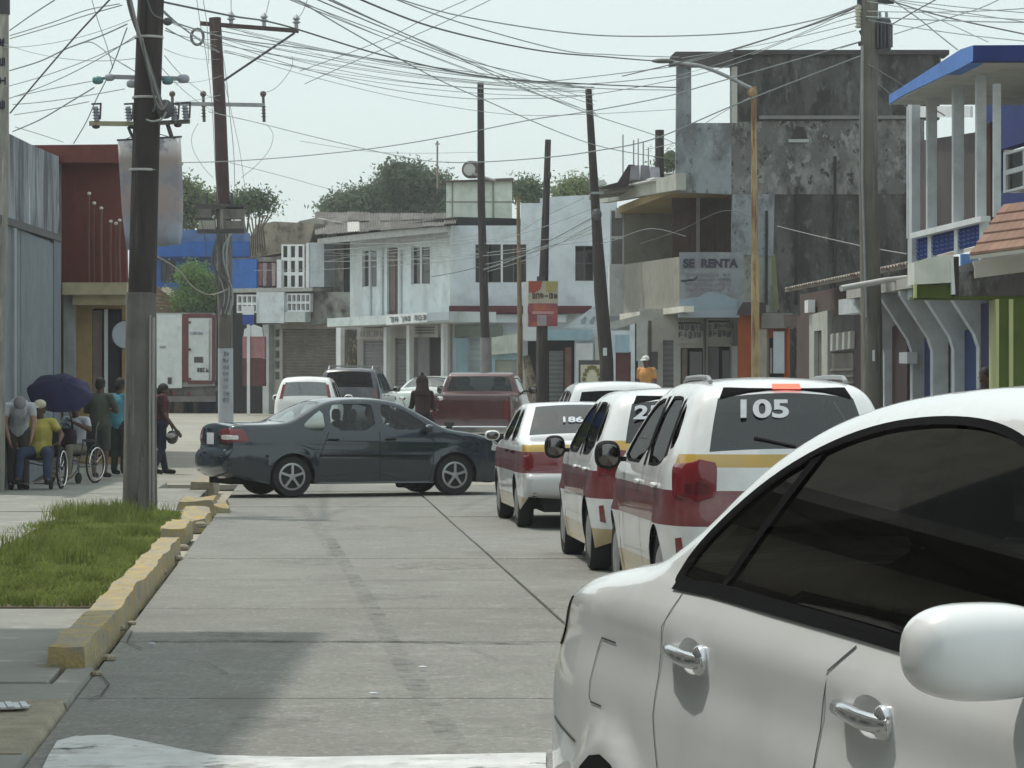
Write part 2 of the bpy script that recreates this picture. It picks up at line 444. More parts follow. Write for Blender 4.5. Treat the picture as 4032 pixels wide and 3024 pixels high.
        ws_ = sorted(s.wheels); c.box(ws_[0] + s.arch + .03, ws_[1] - s.arch - .03, -s_, s_, .185, .5)
        c.build('underbody', M_chassis, s.root)
        return s
    def wheel(s, xw, side, R_=.30, w=.19, rim=None, spokes=5, yo=.0):
        yc = side * (s.W / 2 - w / 2 - .015 - yo); rr = R_ * .66
        t = MB().lathe((xw, yc, R_), [(rr, -w * .42), (R_ * .93, -w * .5), (R_, -w * .34), (R_, w * .34), (R_ * .93, w * .5), (rr, w * .42)], 28, 'y')
        o = t.build('wheel', M_tyre, s.root, smooth=True)
        m = MB(); yo_ = yc + side * w * .36
        if spokes:
            m.lathe((xw, yo_, R_), [(rr, -.02 * side), (rr, .02 * side), (rr * .86, .025 * side), (rr * .84, -.03 * side)], 24, 'y')
            m.lathe((xw, yo_, R_), [(rr * .26, -.02 * side), (rr * .24, .035 * side), (.0, .04 * side)], 14, 'y')
            for k in range(spokes):
                a = 2 * math.pi * k / spokes + .3
                d = Vector((math.cos(a), 0, math.sin(a))); m.bar(Vector((xw, yo_ + .012 * side, R_)) + d * rr * .2, Vector((xw, yo_ + .005 * side, R_)) + d * rr * .88, .035, rr * .30, up=(0, 1, 0))
            dk = MB().lathe((xw, yo_ - .03 * side, R_), [(rr * .95, 0), (0, 0.001)], 20, 'y'); dk.build('brake_disc', M_chassis, o)
        else:
            m.lathe((xw, yo_, R_), [(rr * 1.02, -.02 * side), (rr, .012 * side), (rr * .8, .03 * side), (rr * .3, .02 * side), (0, .035 * side)], 24, 'y')
        m.build('rim', rim or M_hub, o, smooth=True)
    def wheels4(s, **k):
        for xw in s.wheels:
            for sd in (-1, 1): s.wheel(xw, sd, **k)
    def side_patch(s, name, poly, m, side, off=.004, g=None, parent=None, smooth=True):
        V, T, _ = tri_region(poly, [], g or s.g); yv = s.y(V)
        mb = MB().add([(V[i][0], side * (yv[i] + off), V[i][1]) for i in range(len(V))], [t if side < 0 else t[::-1] for t in T])
        return mb.build(name, m, parent or s.root, smooth=smooth, fix=False)
    def seam(s, name, pts, side, w=.006, m=None, off=.0015):
        pts = [Vector(p) for p in pts]; dense = []
        for a, b in zip(pts[:-1], pts[1:]):
            k = max(1, int((b - a).length / .04)); dense += [a + (b - a) * i / k for i in range(k)]
        dense.append(pts[-1]); L = []; 
        for i, p in enumerate(dense):
            t = (dense[min(i + 1, len(dense) - 1)] - dense[max(i - 1, 0)]).normalized(); n = Vector((-t.y, t.x)) * w / 2
            L += [tuple(p + n), tuple(p - n)]
        yv = s.y(L); mb = MB().add([(L[i][0], side * (yv[i] + off), L[i][1]) for i in range(len(L))], [(2 * i, 2 * i + 1, 2 * i + 3, 2 * i + 2) for i in range(len(dense) - 1)])
        return mb.build(name, m or M_seam, s.root, fix=False)
    def end_pt(s, t, z, end='rear', off=.0):
        ch = s.chain if end == 'rear' else s.chain[::-1]
        for i, (a, b) in enumerate(zip(ch[:-1], ch[1:])):
            if (a[1] - z) * (b[1] - z) <= 0 and abs(a[1] - b[1]) > 1e-9:
                k = (z - a[1]) / (b[1] - a[1]); x = a[0] + (b[0] - a[0]) * k
                tt = Vector((b[0] - a[0], b[1] - a[1])).normalized(); n = Vector((-tt.y, tt.x)) if end == 'rear' else Vector((tt.y, -tt.x))
                cr = s.crown[0] * abs(n.y) + s.crown[1] * abs(n.x)
                yh = float(s.y([(x, z)])[0]); q = cr * (1 - t * t) + off
                return Vector((x + n.x * q, t * yh, z + n.y * q))
        return Vector((s.x0, 0, z))
    def end_patch(s, name, poly, m, end='rear', off=.006, g=.12, parent=None):
        """poly in (t, z)"""
        V, T, _ = tri_region(poly, [], g); mb = MB().add([s.end_pt(v[0], v[1], end, off) for v in V], T)
        return mb.build(name, m, parent or s.root, smooth=True)
    def wrap_lamp(s, name, side, z0, z1, t_in, dep, m, off=.006, n=10, lean=0., t_lean=0., parent=None):
        """lamp that wraps the rear corner: from t_in on the tail round to `dep` along the flank"""
        rows = []
        for i in range(n + 1):
            k = i / n; z = z0 + (z1 - z0) * k; bulge = math.sqrt(max(0, 1 - (2 * k - 1) ** 6)); row = []
            ti = 1 - (1 - t_in - t_lean * k) * bulge; dp = (dep + lean * k) * bulge
            for j in range(7): row.append(s.end_pt(side * (ti + (1 - ti) * j / 6), z, 'rear', off))
            e = s.end_pt(side, z, 'rear', 0)
            for j in range(1, 11):
                x = e.x + dp * (j / 10) ** 2; yy = float(s.y([(x, z)])[0]); w = min(1, j / 4)
                row.append(Vector((x - off * (1 - w), side * (yy + off * max(w, .3)), z)))
            rows.append(row)
        k = len(rows[0]); mb = MB().add([p for r_ in rows for p in r_], [(i * k + j, i * k + j + 1, (i + 1) * k + j + 1, (i + 1) * k + j) for i in range(n) for j in range(k - 1)])
        return mb.build(name, m, parent or s.root, smooth=True, ang=60)
    def end_text(s, name, body, m, t, z, h, end='rear', off=.012, bold=.0, wide=1.0):
        p = s.end_pt(t, z, end, off); q = s.end_pt(t, z + h, end, off); ey = (q - p)
        ex = Vector((0, -1, 0)) if end == 'rear' else Vector((0, 1, 0))
        return text_mesh(name, body, m, s.root, p, ex, ey, h, .003, bold=bold, wide=wide)
    def mirror(s, side, x, z, m, size=(.06, .12, .075), out=.14, stalk=None):
        y0 = float(s.y([(x, min(z, s.belt))])[0])
        mb = MB().ell((x, side * (y0 + out), z), size, 36, 24, .75)
        o = mb.build('wing_mirror', m, s.root, smooth=True)
        MB().bar((x, side * (y0 - .03), z - .03), (x, side * (y0 + out * .6), z - .03), .05, .035).build('mirror_stalk', stalk or M_blacktrim, o)
        # the glass faces backwards
        g = MB().ell((x - size[0] * .82, side * (y0 + out), z), (.02, size[1] * .82, size[2] * .78), 14, 6, .75)
        g.build('mirror_glass', M_mirror, o, smooth=True)
        return o
    def handle(s, x, z, side, m, L=.2):
        y0 = float(s.y([(x, z)])[0])
        return MB().ell((x, side * (y0 + .016), z), (L / 2, .018, .018), 14, 6, .7).build('door_handle', m, s.root, smooth=True)
    def seats(s, xs_front, x_rear=None, zseat=.55, m=None, head=True, wh=.46):
        m = m or M_seat
        for sd in (-1, 1):
            b = MB(); y = sd * s.W * .22
            b.ell((xs_front, y, zseat + .05), (.27, wh / 2, .10), 14, 8, .6); b.ell((xs_front - .27, y, zseat + .35), (.09, wh / 2, .34), 14, 10, .6, Matrix.Rotation(R(-14), 3, 'Y'))
            if head: b.ell((xs_front - .36, y, zseat + .76), (.05, .13, .09), 12, 8, .7)
            b.build('front_seat', m, s.root, smooth=True)
        if x_rear is not None:
            b = MB(); b.ell((x_rear, 0, zseat + .03), (.26, s.W * .38, .11), 16, 8, .5); b.ell((x_rear - .28, 0, zseat + .3), (.1, s.W * .38, .3), 16, 8, .5, Matrix.Rotation(R(-18), 3, 'Y'))
            b.build('rear_bench', m, s.root, smooth=True)
    def dash(s, x, z=.85, steer=True):
        MB().ell((x, 0, z - .08), (.2, s.W * .40, .13), 16, 8, .5).build('dashboard', M_seat, s.root, smooth=True)
        if steer:
            pts = [(x - .27 + .06 * math.sin(a), s.W * .22 + .18 * math.cos(a), z + .02 + .17 * math.sin(a)) for a in [2 * math.pi * k / 20 for k in range(21)]]
            b = MB().tube(pts, .014, 6); b.bar((x - .27, s.W * .22 - .17, z + .02), (x - .27, s.W * .22 + .17, z + .02), .03, .02)
            b.build('steering_wheel', M_blacktrim, s.root, smooth=True)
M_mirror = mat('mirror_silver', (.16, .15, .15), .12, 0, metal=1)

white = (.74, .76, .77)
P_white = band_paint('white_car_paint', [], white, rough=.28, dust=.22)
# ---------------------------------------------------------------- the near white sedan, facing the camera side
fwd = Vector((.252, -.968)).normalized()
near = Car('parked_car', 'white sedan with dark tinted windows filling the near right foreground', 'car', (1.036, 7.433, 0), math.atan2(fwd.y, fwd.x), 1.66,
    [(-.72, .24), (-.79, .40), (-.79, .60), (-.77, .72), (-.72, .86), (-.63, .97), (-.50, 1.035), (-.2, 1.075), (.0, 1.10), (.13, 1.14), (.31, 1.22), (.50, 1.345), (.70, 1.425), (.92, 1.472), (1.15, 1.496), (1.5, 1.512), (1.82, 1.505),
     (2.05, 1.47), (2.25, 1.39), (2.55, 1.22), (2.85, 1.04), (3.05, .96), (3.25, .90), (3.38, .78), (3.42, .55), (3.40, .35), (3.32, .22)],
    [0.0, 2.48], arch=.335, zs=.19, belt=1.045, tum=.36, tum2=.25, tap=(.07, .2), tapx=(.65, .8), zc=.62, low=.05, sh=.03, r=.075, rin=.07, flare=.028, g=.03, crown=(.02, .09), zw=.31, crease=(.965, .30, .012))
dlo = chaikin([(.275, 1.074), (.295, 1.13), (.43, 1.225), (.64, 1.328), (.87, 1.398), (1.09, 1.438), (1.33, 1.456), (1.57, 1.456), (1.75, 1.440), (1.9, 1.410), (2.05, 1.355), (2.25, 1.25), (2.42, 1.13), (2.50, 1.045), (2.45, 1.02), (1.8, 1.035), (1.38, 1.048), (.96, 1.058), (.58, 1.066), (.34, 1.064)], 2, True)
bowl = lambda cx, cz, a, b: [(cx + a * math.cos(2 * math.pi * k / 24) * (1 if math.cos(2 * math.pi * k / 24) > 0 else .85), cz + b * math.sin(2 * math.pi * k / 24)) for k in range(24)]
hb = [bowl(.545, .922, .10, .040), bowl(1.625, .900, .10, .040)]
P_near = band_paint('near_white_paint', [], (.78, .80, .81), rough=.25, dust=.25, dirt=(.50, .48, .44, 1))
near.shell(P_near, [dlo], ws=lambda x, z: 2.12 < x < 2.83 and z > 1.03, rg=lambda x, z: -.02 < x < .62 and z > 1.11, gl=glass('near_tinted_glass', (.36, .345, .33), .95, 1.6), holes=hb, fw=.016, frame=M_jet)
M_hsilver = mat('silver_handle', (.66, .67, .69), .16, .05, metal=.85)
for sd in (-1, 1):
    for (cx, cz), hp in zip([(.545, .922), (1.625, .900)], hb):
        yv = near.y(hp); y0 = float(np.mean(yv)); mb = MB(); n = len(hp); rings = []
        for (k, dp) in ((1, 0), (.93, .026), (.72, .044), (.3, .050)):
            rings.append([(cx + (p[0] - cx) * k, sd * (yv[i] * (k) + y0 * (1 - k) - dp), cz + (p[1] - cz) * k) for i, p in enumerate(hp)])
        mb.add([p for r_ in rings for p in r_], [(i * n + j, i * n + (j + 1) % n, (i + 1) * n + (j + 1) % n, (i + 1) * n + j) for i in range(3) for j in range(n)] + [tuple(3 * n + j for j in range(n))])
        bw = mb.build('handle_recess', P_near, near.root, smooth=True)
        pts = [(cx - .135, sd * (y0 + .004), cz + .004), (cx - .12, sd * (y0 + .016), cz + .006), (cx - .05, sd * (y0 + .026), cz + .004), (cx + .03, sd * (y0 + .028), cz - .002), (cx + .085, sd * (y0 + .022), cz - .004), (cx + .115, sd * (y0 + .006), cz - .004)]
        hm = MB().tube(pts, [.010, .016, .0175, .0185, .018, .013], 12)
        hm.ell((cx + .092, sd * (y0 + .004), cz - .002), (.028, .022, .034), 12, 8, .8)
        hm.build('door_handle', M_hsilver, bw, smooth=True, ang=80)
    # belt moulding along the foot of the windows
    near.seam('belt_moulding', [(.32, 1.064), (.58, 1.064), (.96, 1.055), (1.38, 1.045), (1.8, 1.033), (2.46, 1.016)], sd, .018, M_jet, .006)
    near.seam('window_divider', [(.855, 1.385), (.60, 1.08)], sd, .034, M_jet, -.004)
    near.seam('door_pillar', [(1.50, 1.442), (1.58, 1.05)], sd, .05, M_jet, -.014)
    near.seam('door_gap', [(1.50, 1.02), (1.405, .965), (1.375, .85), (1.366, .70), (1.37, .5), (1.40, .22)], sd, .0055, off=.0022)
    near.seam('door_gap', [(.40, 1.05), (.34, .97), (.325, .86), (.33, .77), (.40, .6), (.46, .45), (.50, .22)], sd, .0045, off=.0022)
    near.seam('door_gap', [(2.46, 1.01), (2.44, .7), (2.40, .22)], sd, .0055, off=.0022)
    near.seam('fuel_flap_gap', [(-.03, .905), (-.150, .908), (-.175, .88), (-.195, .80), (-.19, .765), (-.17, .752), (-.08, .75)], sd, .0045, off=.0022)
    near.seam('bumper_gap', [(-.66, .80), (-.665, .74), (-.64, .67), (-.46, .655), (-.31, .64)], sd, .006, off=.0022)
    near.wrap_lamp('tail_lamp', sd, .84, 1.0, .70, .12, M_red, .005, lean=-.03)
    mo = near.mirror(sd, 2.33, 1.080, P_near, (.080, .130, .080), out=.125)
near.wheels4(R_=.29, w=.185, rim=M_hub, spokes=0)
near.seats(1.35, .42, .5); near.dash(2.25, .95)
near.end_patch('number_plate', [(-.25, .62), (.25, .62), (.25, .76), (-.25, .76)], M_plate)
near.end_patch('headlamp', [(.55, .68), (.97, .72), (.97, .84), (.62, .80)], M_clear, 'front'); near.end_patch('headlamp', [(-.97, .72), (-.55, .68), (-.62, .80), (-.97, .84)], M_clear, 'front')
near.end_patch('grille', [(-.4, .58), (.4, .58), (.45, .72), (-.45, .72)], M_blacktrim, 'front'); near.end_patch('lower_grille', [(-.6, .3), (.6, .3), (.55, .42), (-.55, .42)], M_blacktrim, 'front')
near.place()

# ---------------------------------------------------------------- taxis
maroon = (.17, .016, .026); gold = (.52, .33, .055)
def hatch(name, label, loc, rz, num, H=1.53, Lr=-.62, paint=None, rails=False, W=1.68, lamp_on=False, num_t=0.0, mirror_m=None, scale=1.0, slab=False, lit=None, group=None):
    k = H / 1.53
    c = Car(name, label, 'taxi', loc, rz, W,
        [(-.52, .26), (-.63, .32), (-.65, .50), (-.64, .66), (-.60, .80), (-.585, .95), (-.555, 1.06 * k), (-.46, 1.28 * k), (-.36, 1.46 * k), (-.26, 1.515 * k), (.1, 1.545 * k), (.8, 1.55 * k), (1.3, 1.53 * k), (1.62, 1.46 * k), (2.0, 1.24 * k), (2.35, 1.03 * k), (2.75, .95), (3.05, .86), (3.18, .72), (3.22, .5), (3.2, .3), (3.12, .2)],
        [0.0, 2.5], arch=.335, zs=.2, belt=.98 * k, tum=.30, tum2=.2, tap=(.13, .22), tapx=(.5, .8), zc=.62, low=.06, sh=.03, r=.10, rin=.085, flare=.02, g=.06, crown=(.03, .07), zw=.3, group=group)
    w1 = chaikin([(.92, .99 * k), (.98, 1.44 * k), (1.35, 1.43 * k), (1.6, 1.36 * k), (1.95, 1.15 * k), (2.15, .99 * k)], 1, True)
    w2 = chaikin([(.02, 1.02 * k), (.0, 1.10 * k), (.12, 1.42 * k), (.3, 1.455 * k), (.88, 1.45 * k), (.84, .99 * k), (.3, .985 * k)], 1, True)
    w3 = chaikin([(-.30, 1.13 * k), (-.20, 1.36 * k), (.0, 1.42 * k), (-.09, 1.10 * k)], 1, True)
    c.shell(paint, [w1, w2, w3], ws=lambda x, z: 1.62 < x < 2.32 and z > 1.04 * k, rg=lambda x, z: x < -.3 and 1.09 * k < z < 1.44 * k, gl=G_mid, gl_side=G_dark, gl_rear=glass('taxi_rear_glass', (.30, .33, .33), .9, 1.85), frame=M_jet)
    for sd in (-1, 1):
        tl = c.wrap_lamp('tail_lamp', sd, .80, 1.05 * k, .80, .14, M_red, .008, lean=.05); c.wrap_lamp('lamp_lens', sd, .84, .93, .88, .03, mat('dark_red_lens', (.10, .01, .015), .2, .05, coat=.8), .012, parent=tl)
        c.side_patch('bumper_reflector', [(-.58, .42), (-.50, .43), (-.50, .56), (-.57, .57)], M_red, sd, .005)
        c.seam('door_pillar', [(.885, .985 * k), (.93, 1.45 * k)], sd, .11, M_jet, .003); c.seam('door_pillar', [(-.06, 1.06 * k), (.06, 1.43 * k)], sd, .09, M_jet, .003)
        c.mirror(sd, 2.02, 1.03 * k, mirror_m or M_blacktrim, (.06, .095, .105), out=.13)
        for xx in (.18, 1.08): c.handle(xx, .87 * k, sd, paint, .19)
        for xx in (.90, ): c.seam('door_gap', [(xx, .98 * k), (xx + .02, .6), (xx + .02, .23)], sd, .008)
        c.seam('door_gap', [(2.12, .98 * k), (2.12, .6), (2.1, .23)], sd, .008)
        c.seam('door_gap', [(.02, 1.0 * k), (.10, .8), (.32, .6), (.38, .23)], sd, .008)
        if rails:
            yr = float(c.y([(.5, 1.5 * k)])[0]) - .09
            MB().tube([(-.1, sd * yr, 1.545 * k), (.0, sd * yr, 1.572 * k), (.4, sd * yr, 1.578 * k), (1.0, sd * yr, 1.572 * k), (1.12, sd * yr, 1.54 * k)], .016, 8).build('roof_rail', M_hub, c.root, smooth=True)
    c.end_patch('number_plate', [(-.24, .70), (.24, .70), (.24, .82), (-.24, .82)], M_plate, 'rear', .012)
    c.end_patch('rear_window_band', [(-.88, 1.425 * k), (.88, 1.425 * k), (.84, 1.485 * k), (-.84, 1.485 * k)], M_jet, 'rear', .010, .05)
    c.end_patch('brake_lamp', [(-.19, 1.442 * k), (.19, 1.442 * k), (.19, 1.470 * k), (-.19, 1.470 * k)], lit or M_red, 'rear', .018, .05)
    c.end_text('fleet_number', num, M_whiteink, num_t, 1.285 * k, .13, 'rear', .014, .03, 1.35)
    c.end_patch('bumper_lower', [(-.95, .27), (.95, .27), (.95, .36), (-.95, .36)], M_blacktrim, 'rear', .004)
    for xw in c.wheels:
        for sd in (-1, 1): c.wheel(xw, sd, R_=.30, w=.19, rim=M_hub, spokes=0)
    c.seats(1.25, .35, .52); c.dash(2.0, .93)
    MB().tube([c.end_pt(-.05, 1.10 * k, 'rear', .015), c.end_pt(.42, 1.16 * k, 'rear', .018)], .008, 5).build('rear_wiper', M_blacktrim, c.root)
    return c
M_lit = emit('lit_brake_lamp', (1.0, .10, .06), 1.6)
TG = 'white and maroon taxis queuing in the right lane'
def taxi_bands(name, z0=.62, z1=.86, dust=.3, zg=1.02):
    return band_paint(name, [(z0, z1, -9, 9, maroon), (zg, zg + .085, -9, -.40, gold), (0, .37, -9, 9, (.50, .38, .17))], white, dust=dust)
h1 = hatch('taxi', 'taxi with large 105 on its rear window, lit high brake lamp and roof rails', (1.755, 20.28, 0), R(94.6), '105', 1.56, paint=taxi_bands('taxi_paint_a', .64, .87, .35), rails=True, W=1.60, lit=M_lit, num_t=.33, mirror_m=M_blacktrim, group=TG)
h1.place()
h2 = hatch('taxi', 'taxi numbered 25, tall white and maroon hatchback between two other taxis', (1.44, 25.95, 0), R(94.0), '25', 1.50, paint=taxi_bands('taxi_paint_b', .62, .85), W=1.62, num_t=.62, group=TG)
h2.place()
# boxy taxi sedan, number 186
h3 = Car('taxi', 'boxy sedan taxi with 186 on its pale rear window and silver bumper', 'taxi', (.84, 34.3, 0), R(95.0), 1.62,
    [(-.78, .36), (-.90, .40), (-.92, .58), (-.84, .62), (-.84, .80), (-.80, .94), (-.70, .965), (-.35, .98), (-.05, 1.0), (.10, 1.05), (.42, 1.30), (.55, 1.36), (.9, 1.385), (1.4, 1.38), (1.62, 1.34), (1.9, 1.15), (2.12, .98), (2.5, .93), (3.02, .86), (3.16, .78), (3.18, .6), (3.26, .55), (3.25, .38), (3.1, .24)],
    [0., 2.43], arch=.315, zs=.2, belt=.93, tum=.36, tum2=.1, tap=(.06, .10), tapx=(.5, .6), zc=.6, low=.05, sh=.02, r=.05, rin=.045, flare=.012, g=.06, crown=(.02, .05), zw=.29, chain_it=2, group=TG)
p3 = band_paint('taxi_paint_c', [(.62, .855, -9, 9, maroon), (.855, .935, -9, -.6, gold), (.0, .615, -9, -.7, (.50, .51, .52)), (0, .36, -.7, 9, (.45, .36, .2))], white, dust=.3)
h3.shell(p3, [chaikin([(.98, .95), (.98, 1.31), (1.42, 1.31), (1.6, 1.24), (1.98, .95)], 1, True), chaikin([(.28, .96), (.52, 1.25), (.64, 1.31), (.92, 1.31), (.92, .95)], 1, True)], ws=lambda x, z: 1.62 < x < 2.1 and z > 1.0, rg=lambda x, z: .02 < x < .5 and z > 1.02, gl=G_clear, gl_side=G_dark, gl_rear=G_sky2)
for sd in (-1, 1):
    h3.wrap_lamp('tail_lamp', sd, .64, .83, .58, .10, M_red, .006)
    h3.mirror(sd, 1.92, 1.0, P_white, (.05, .09, .06), out=.12)
    h3.seam('door_gap', [(.95, .93), (.95, .23)], sd, .008); h3.seam('door_gap', [(1.95, .93), (1.95, .23)], sd, .008)
    for xx in (.35, 1.12): h3.handle(xx, .84, sd, M_blacktrim, .16)
h3.end_patch('number_plate', [(-.34, .62), (.30, .62), (.30, .745), (-.34, .745)], M_plate, 'rear', .012)
h3.end_patch('lock_badge', [(-.06, .77), (.06, .77), (.06, .83), (-.06, .83)], M_amber, 'rear', .010)
h3.end_patch('bumper_skirt', [(-.96, .37), (.96, .37), (.96, .41), (-.96, .41)], M_blacktrim, 'rear', .006)
h3.end_text('fleet_number', '186', M_whiteink, .22, 1.13, .095, 'rear', .012, .03, 1.3)
h3.wheels4(R_=.28, w=.175, rim=M_hub, spokes=0); h3.seats(1.2, .4, .45); h3.dash(1.95, .86); h3.place()

# ---------------------------------------------------------------- dark sedan crossing the road
P_dark = band_paint('dark_teal_paint', [], (.012, .021, .032), rough=.14, dust=.10, dirt=(.05, .048, .045, 1))
ds = Car('moving_car', 'dark teal older sedan crossing the road side-on with silver wheels', 'car', (-3.205 - .68 * math.sin(R(22)) + 0, 43.9 + .68 * math.cos(R(22)), 0), R(22), 1.66,
    [(-.86, .30), (-1.0, .36), (-1.02, .58), (-.98, .655), (-.92, .70), (-.93, .90), (-.90, 1.025), (-.80, 1.05), (-.50, 1.05), (-.20, 1.055), (.0, 1.08), (.22, 1.20), (.50, 1.35), (.75, 1.405), (1.1, 1.42), (1.45, 1.405), (1.75, 1.34), (2.1, 1.14), (2.35, .985), (2.55, .94), (2.9, .90), (3.2, .80), (3.36, .66), (3.42, .50), (3.38, .30), (3.25, .2)],
    [0., 2.5], arch=.34, zs=.19, belt=.93, tum=.36, tum2=.15, tap=(.10, .22), tapx=(.5, .8), zc=.58, low=.06, sh=.03, r=.055, rin=.05, flare=.022, g=.05, crown=(.025, .05), zw=.30, crease=(.80, .12, .012))
ds.shell(P_dark, [chaikin([(.14, 1.02), (.30, 1.17), (.52, 1.31), (.54, .935), (.32, .93)], 1, True), chaikin([(.58, .935), (.60, 1.34), (.80, 1.365), (1.22, 1.365), (1.30, 1.32), (1.31, .935)], 1, True),
    chaikin([(1.40, .945), (1.36, 1.35), (1.50, 1.35), (1.74, 1.28), (2.05, 1.09), (2.20, .945)], 1, True)],
    ws=lambda x, z: 1.78 < x < 2.32 and z > 1.0, rg=lambda x, z: -.02 < x < .55 and z > 1.08, gl=G_sky2, gl_side=G_clear, gl_rear=G_sky, frame=P_dark)
for sd in (-1, 1):
    tl = ds.wrap_lamp('tail_lamp', sd, .78, 1.0, .62, .30, M_red, .006, lean=-.10); ds.wrap_lamp('indicator_lens', sd, .83, .905, .70, .13, M_clear, .011, parent=tl)
    ds.seam('side_moulding', [(-.4, .60), (-.36, .60)], sd, .03, M_blacktrim, .006); ds.seam('side_moulding', [(.40, .60), (2.1, .58)], sd, .035, M_blacktrim, .008)
    ds.seam('door_gap', [(1.34, .94), (1.33, .6), (1.34, .22)], sd, .010, M_chassis); ds.seam('door_gap', [(2.18, .94), (2.16, .55), (2.10, .22)], sd, .010, M_chassis)
    ds.seam('door_gap', [(.56, .94), (.48, .75), (.40, .55)], sd, .010, M_chassis)
    for xx in (.62, 1.5): ds.handle(xx, .83, sd, M_blacktrim, .18)
    ds.mirror(sd, 2.06, .985, P_dark, (.06, .09, .06), out=.10)
    ds.side_patch('headlamp', [(3.1, .66), (3.32, .62), (3.30, .72), (3.12, .78)], M_clear, sd, .004)
ds.end_patch('number_plate', [(-.26, .76), (.26, .76), (.26, .92), (-.26, .92)], M_plate, 'rear', .012)
ds.end_patch('bumper_strip', [(-.97, .665), (.97, .665), (.97, .69), (-.97, .69)], M_hub, 'rear', .01)
ds.wheels4(R_=.30, w=.19, rim=M_alloy, spokes=5)
ds.seats(1.42, .30, .42); ds.dash(2.1, .90); ds.place()

# ---------------------------------------------------------------- vehicles beyond the crossing
P_red = band_paint('dark_red_paint', [], (.065, .007, .011), rough=.32, dust=.25, dirt=(.2, .13, .1, 1))
def pickup():
    Y = 66.; c = Car('pickup_truck', 'dark red pickup truck seen from behind with its tailgate up', 'pickup truck', (XU(1868, Y), Y + 1.15, gz(Y)), R(84), 1.82,
        [(-.95, .48), (-1.12, .52), (-1.13, .60), (-1.06, .66), (-1.06, 1.26), (-1.02, 1.30), (-.5, 1.30), (.4, 1.30), (.86, 1.30), (.92, 1.36), (1.0, 1.70), (1.12, 1.78), (1.6, 1.80), (2.1, 1.77), (2.3, 1.66), (2.7, 1.28), (2.95, 1.18), (3.6, 1.08), (3.85, .98), (3.9, .6), (3.85, .42), (3.7, .36)],
        [0., 3.0], arch=.42, zs=.42, belt=1.28, tum=.3, tum2=.1, tap=(.02, .1), tapx=(.3, .5), zc=.8, low=.03, sh=.02, r=.06, rin=.05, flare=.03, g=.09, crown=(.0, .02), zw=.38)
    c.shell(P_red, [[(1.12, 1.30), (1.14, 1.66), (1.9, 1.68), (2.2, 1.58), (2.45, 1.30)]], ws=lambda x, z: 2.2 < x < 2.68 and z > 1.3, rg=lambda x, z: .86 < x < 1.06 and 1.38 < z < 1.70, gl=G_clear, gl_side=G_mid, gl_rear=G_clear)
    for sd in (-1, 1):
        c.end_patch('tail_lamp', [(sd * .88, .76), (sd * .995, .76), (sd * .995, 1.15), (sd * .88, 1.15)][::sd], M_red, 'rear', .008)
        c.mirror(sd, 2.35, 1.4, M_blacktrim, (.06, .1, .09), out=.16)
        c.wheel(0, sd, R_=.37, w=.22, rim=M_hub, spokes=0); c.wheel(3.0, sd, R_=.37, w=.22, rim=M_hub, spokes=0)
    MB().box(-1.22, -1.06, -.84, .84, .44, .62).build('rear_bumper', M_chrome, c.root, bevel=.03)
    c.end_patch('number_plate', [(.38, .52), (.62, .52), (.62, .66), (.38, .66)], M_blacktrim, 'rear', .10)
    MB().box(-.95, .82, -.78, .78, 1.24, 1.305).build('load_bed_cover', M_chassis, c.root)
    c.end_patch('tailgate_groove', [(-.9, 1.17), (.9, 1.17), (.9, 1.19), (-.9, 1.19)], M_seam, 'rear', .003)
    c.seats(1.7, None, .85); c.dash(2.5, 1.2); c.place(); return c
pickup()
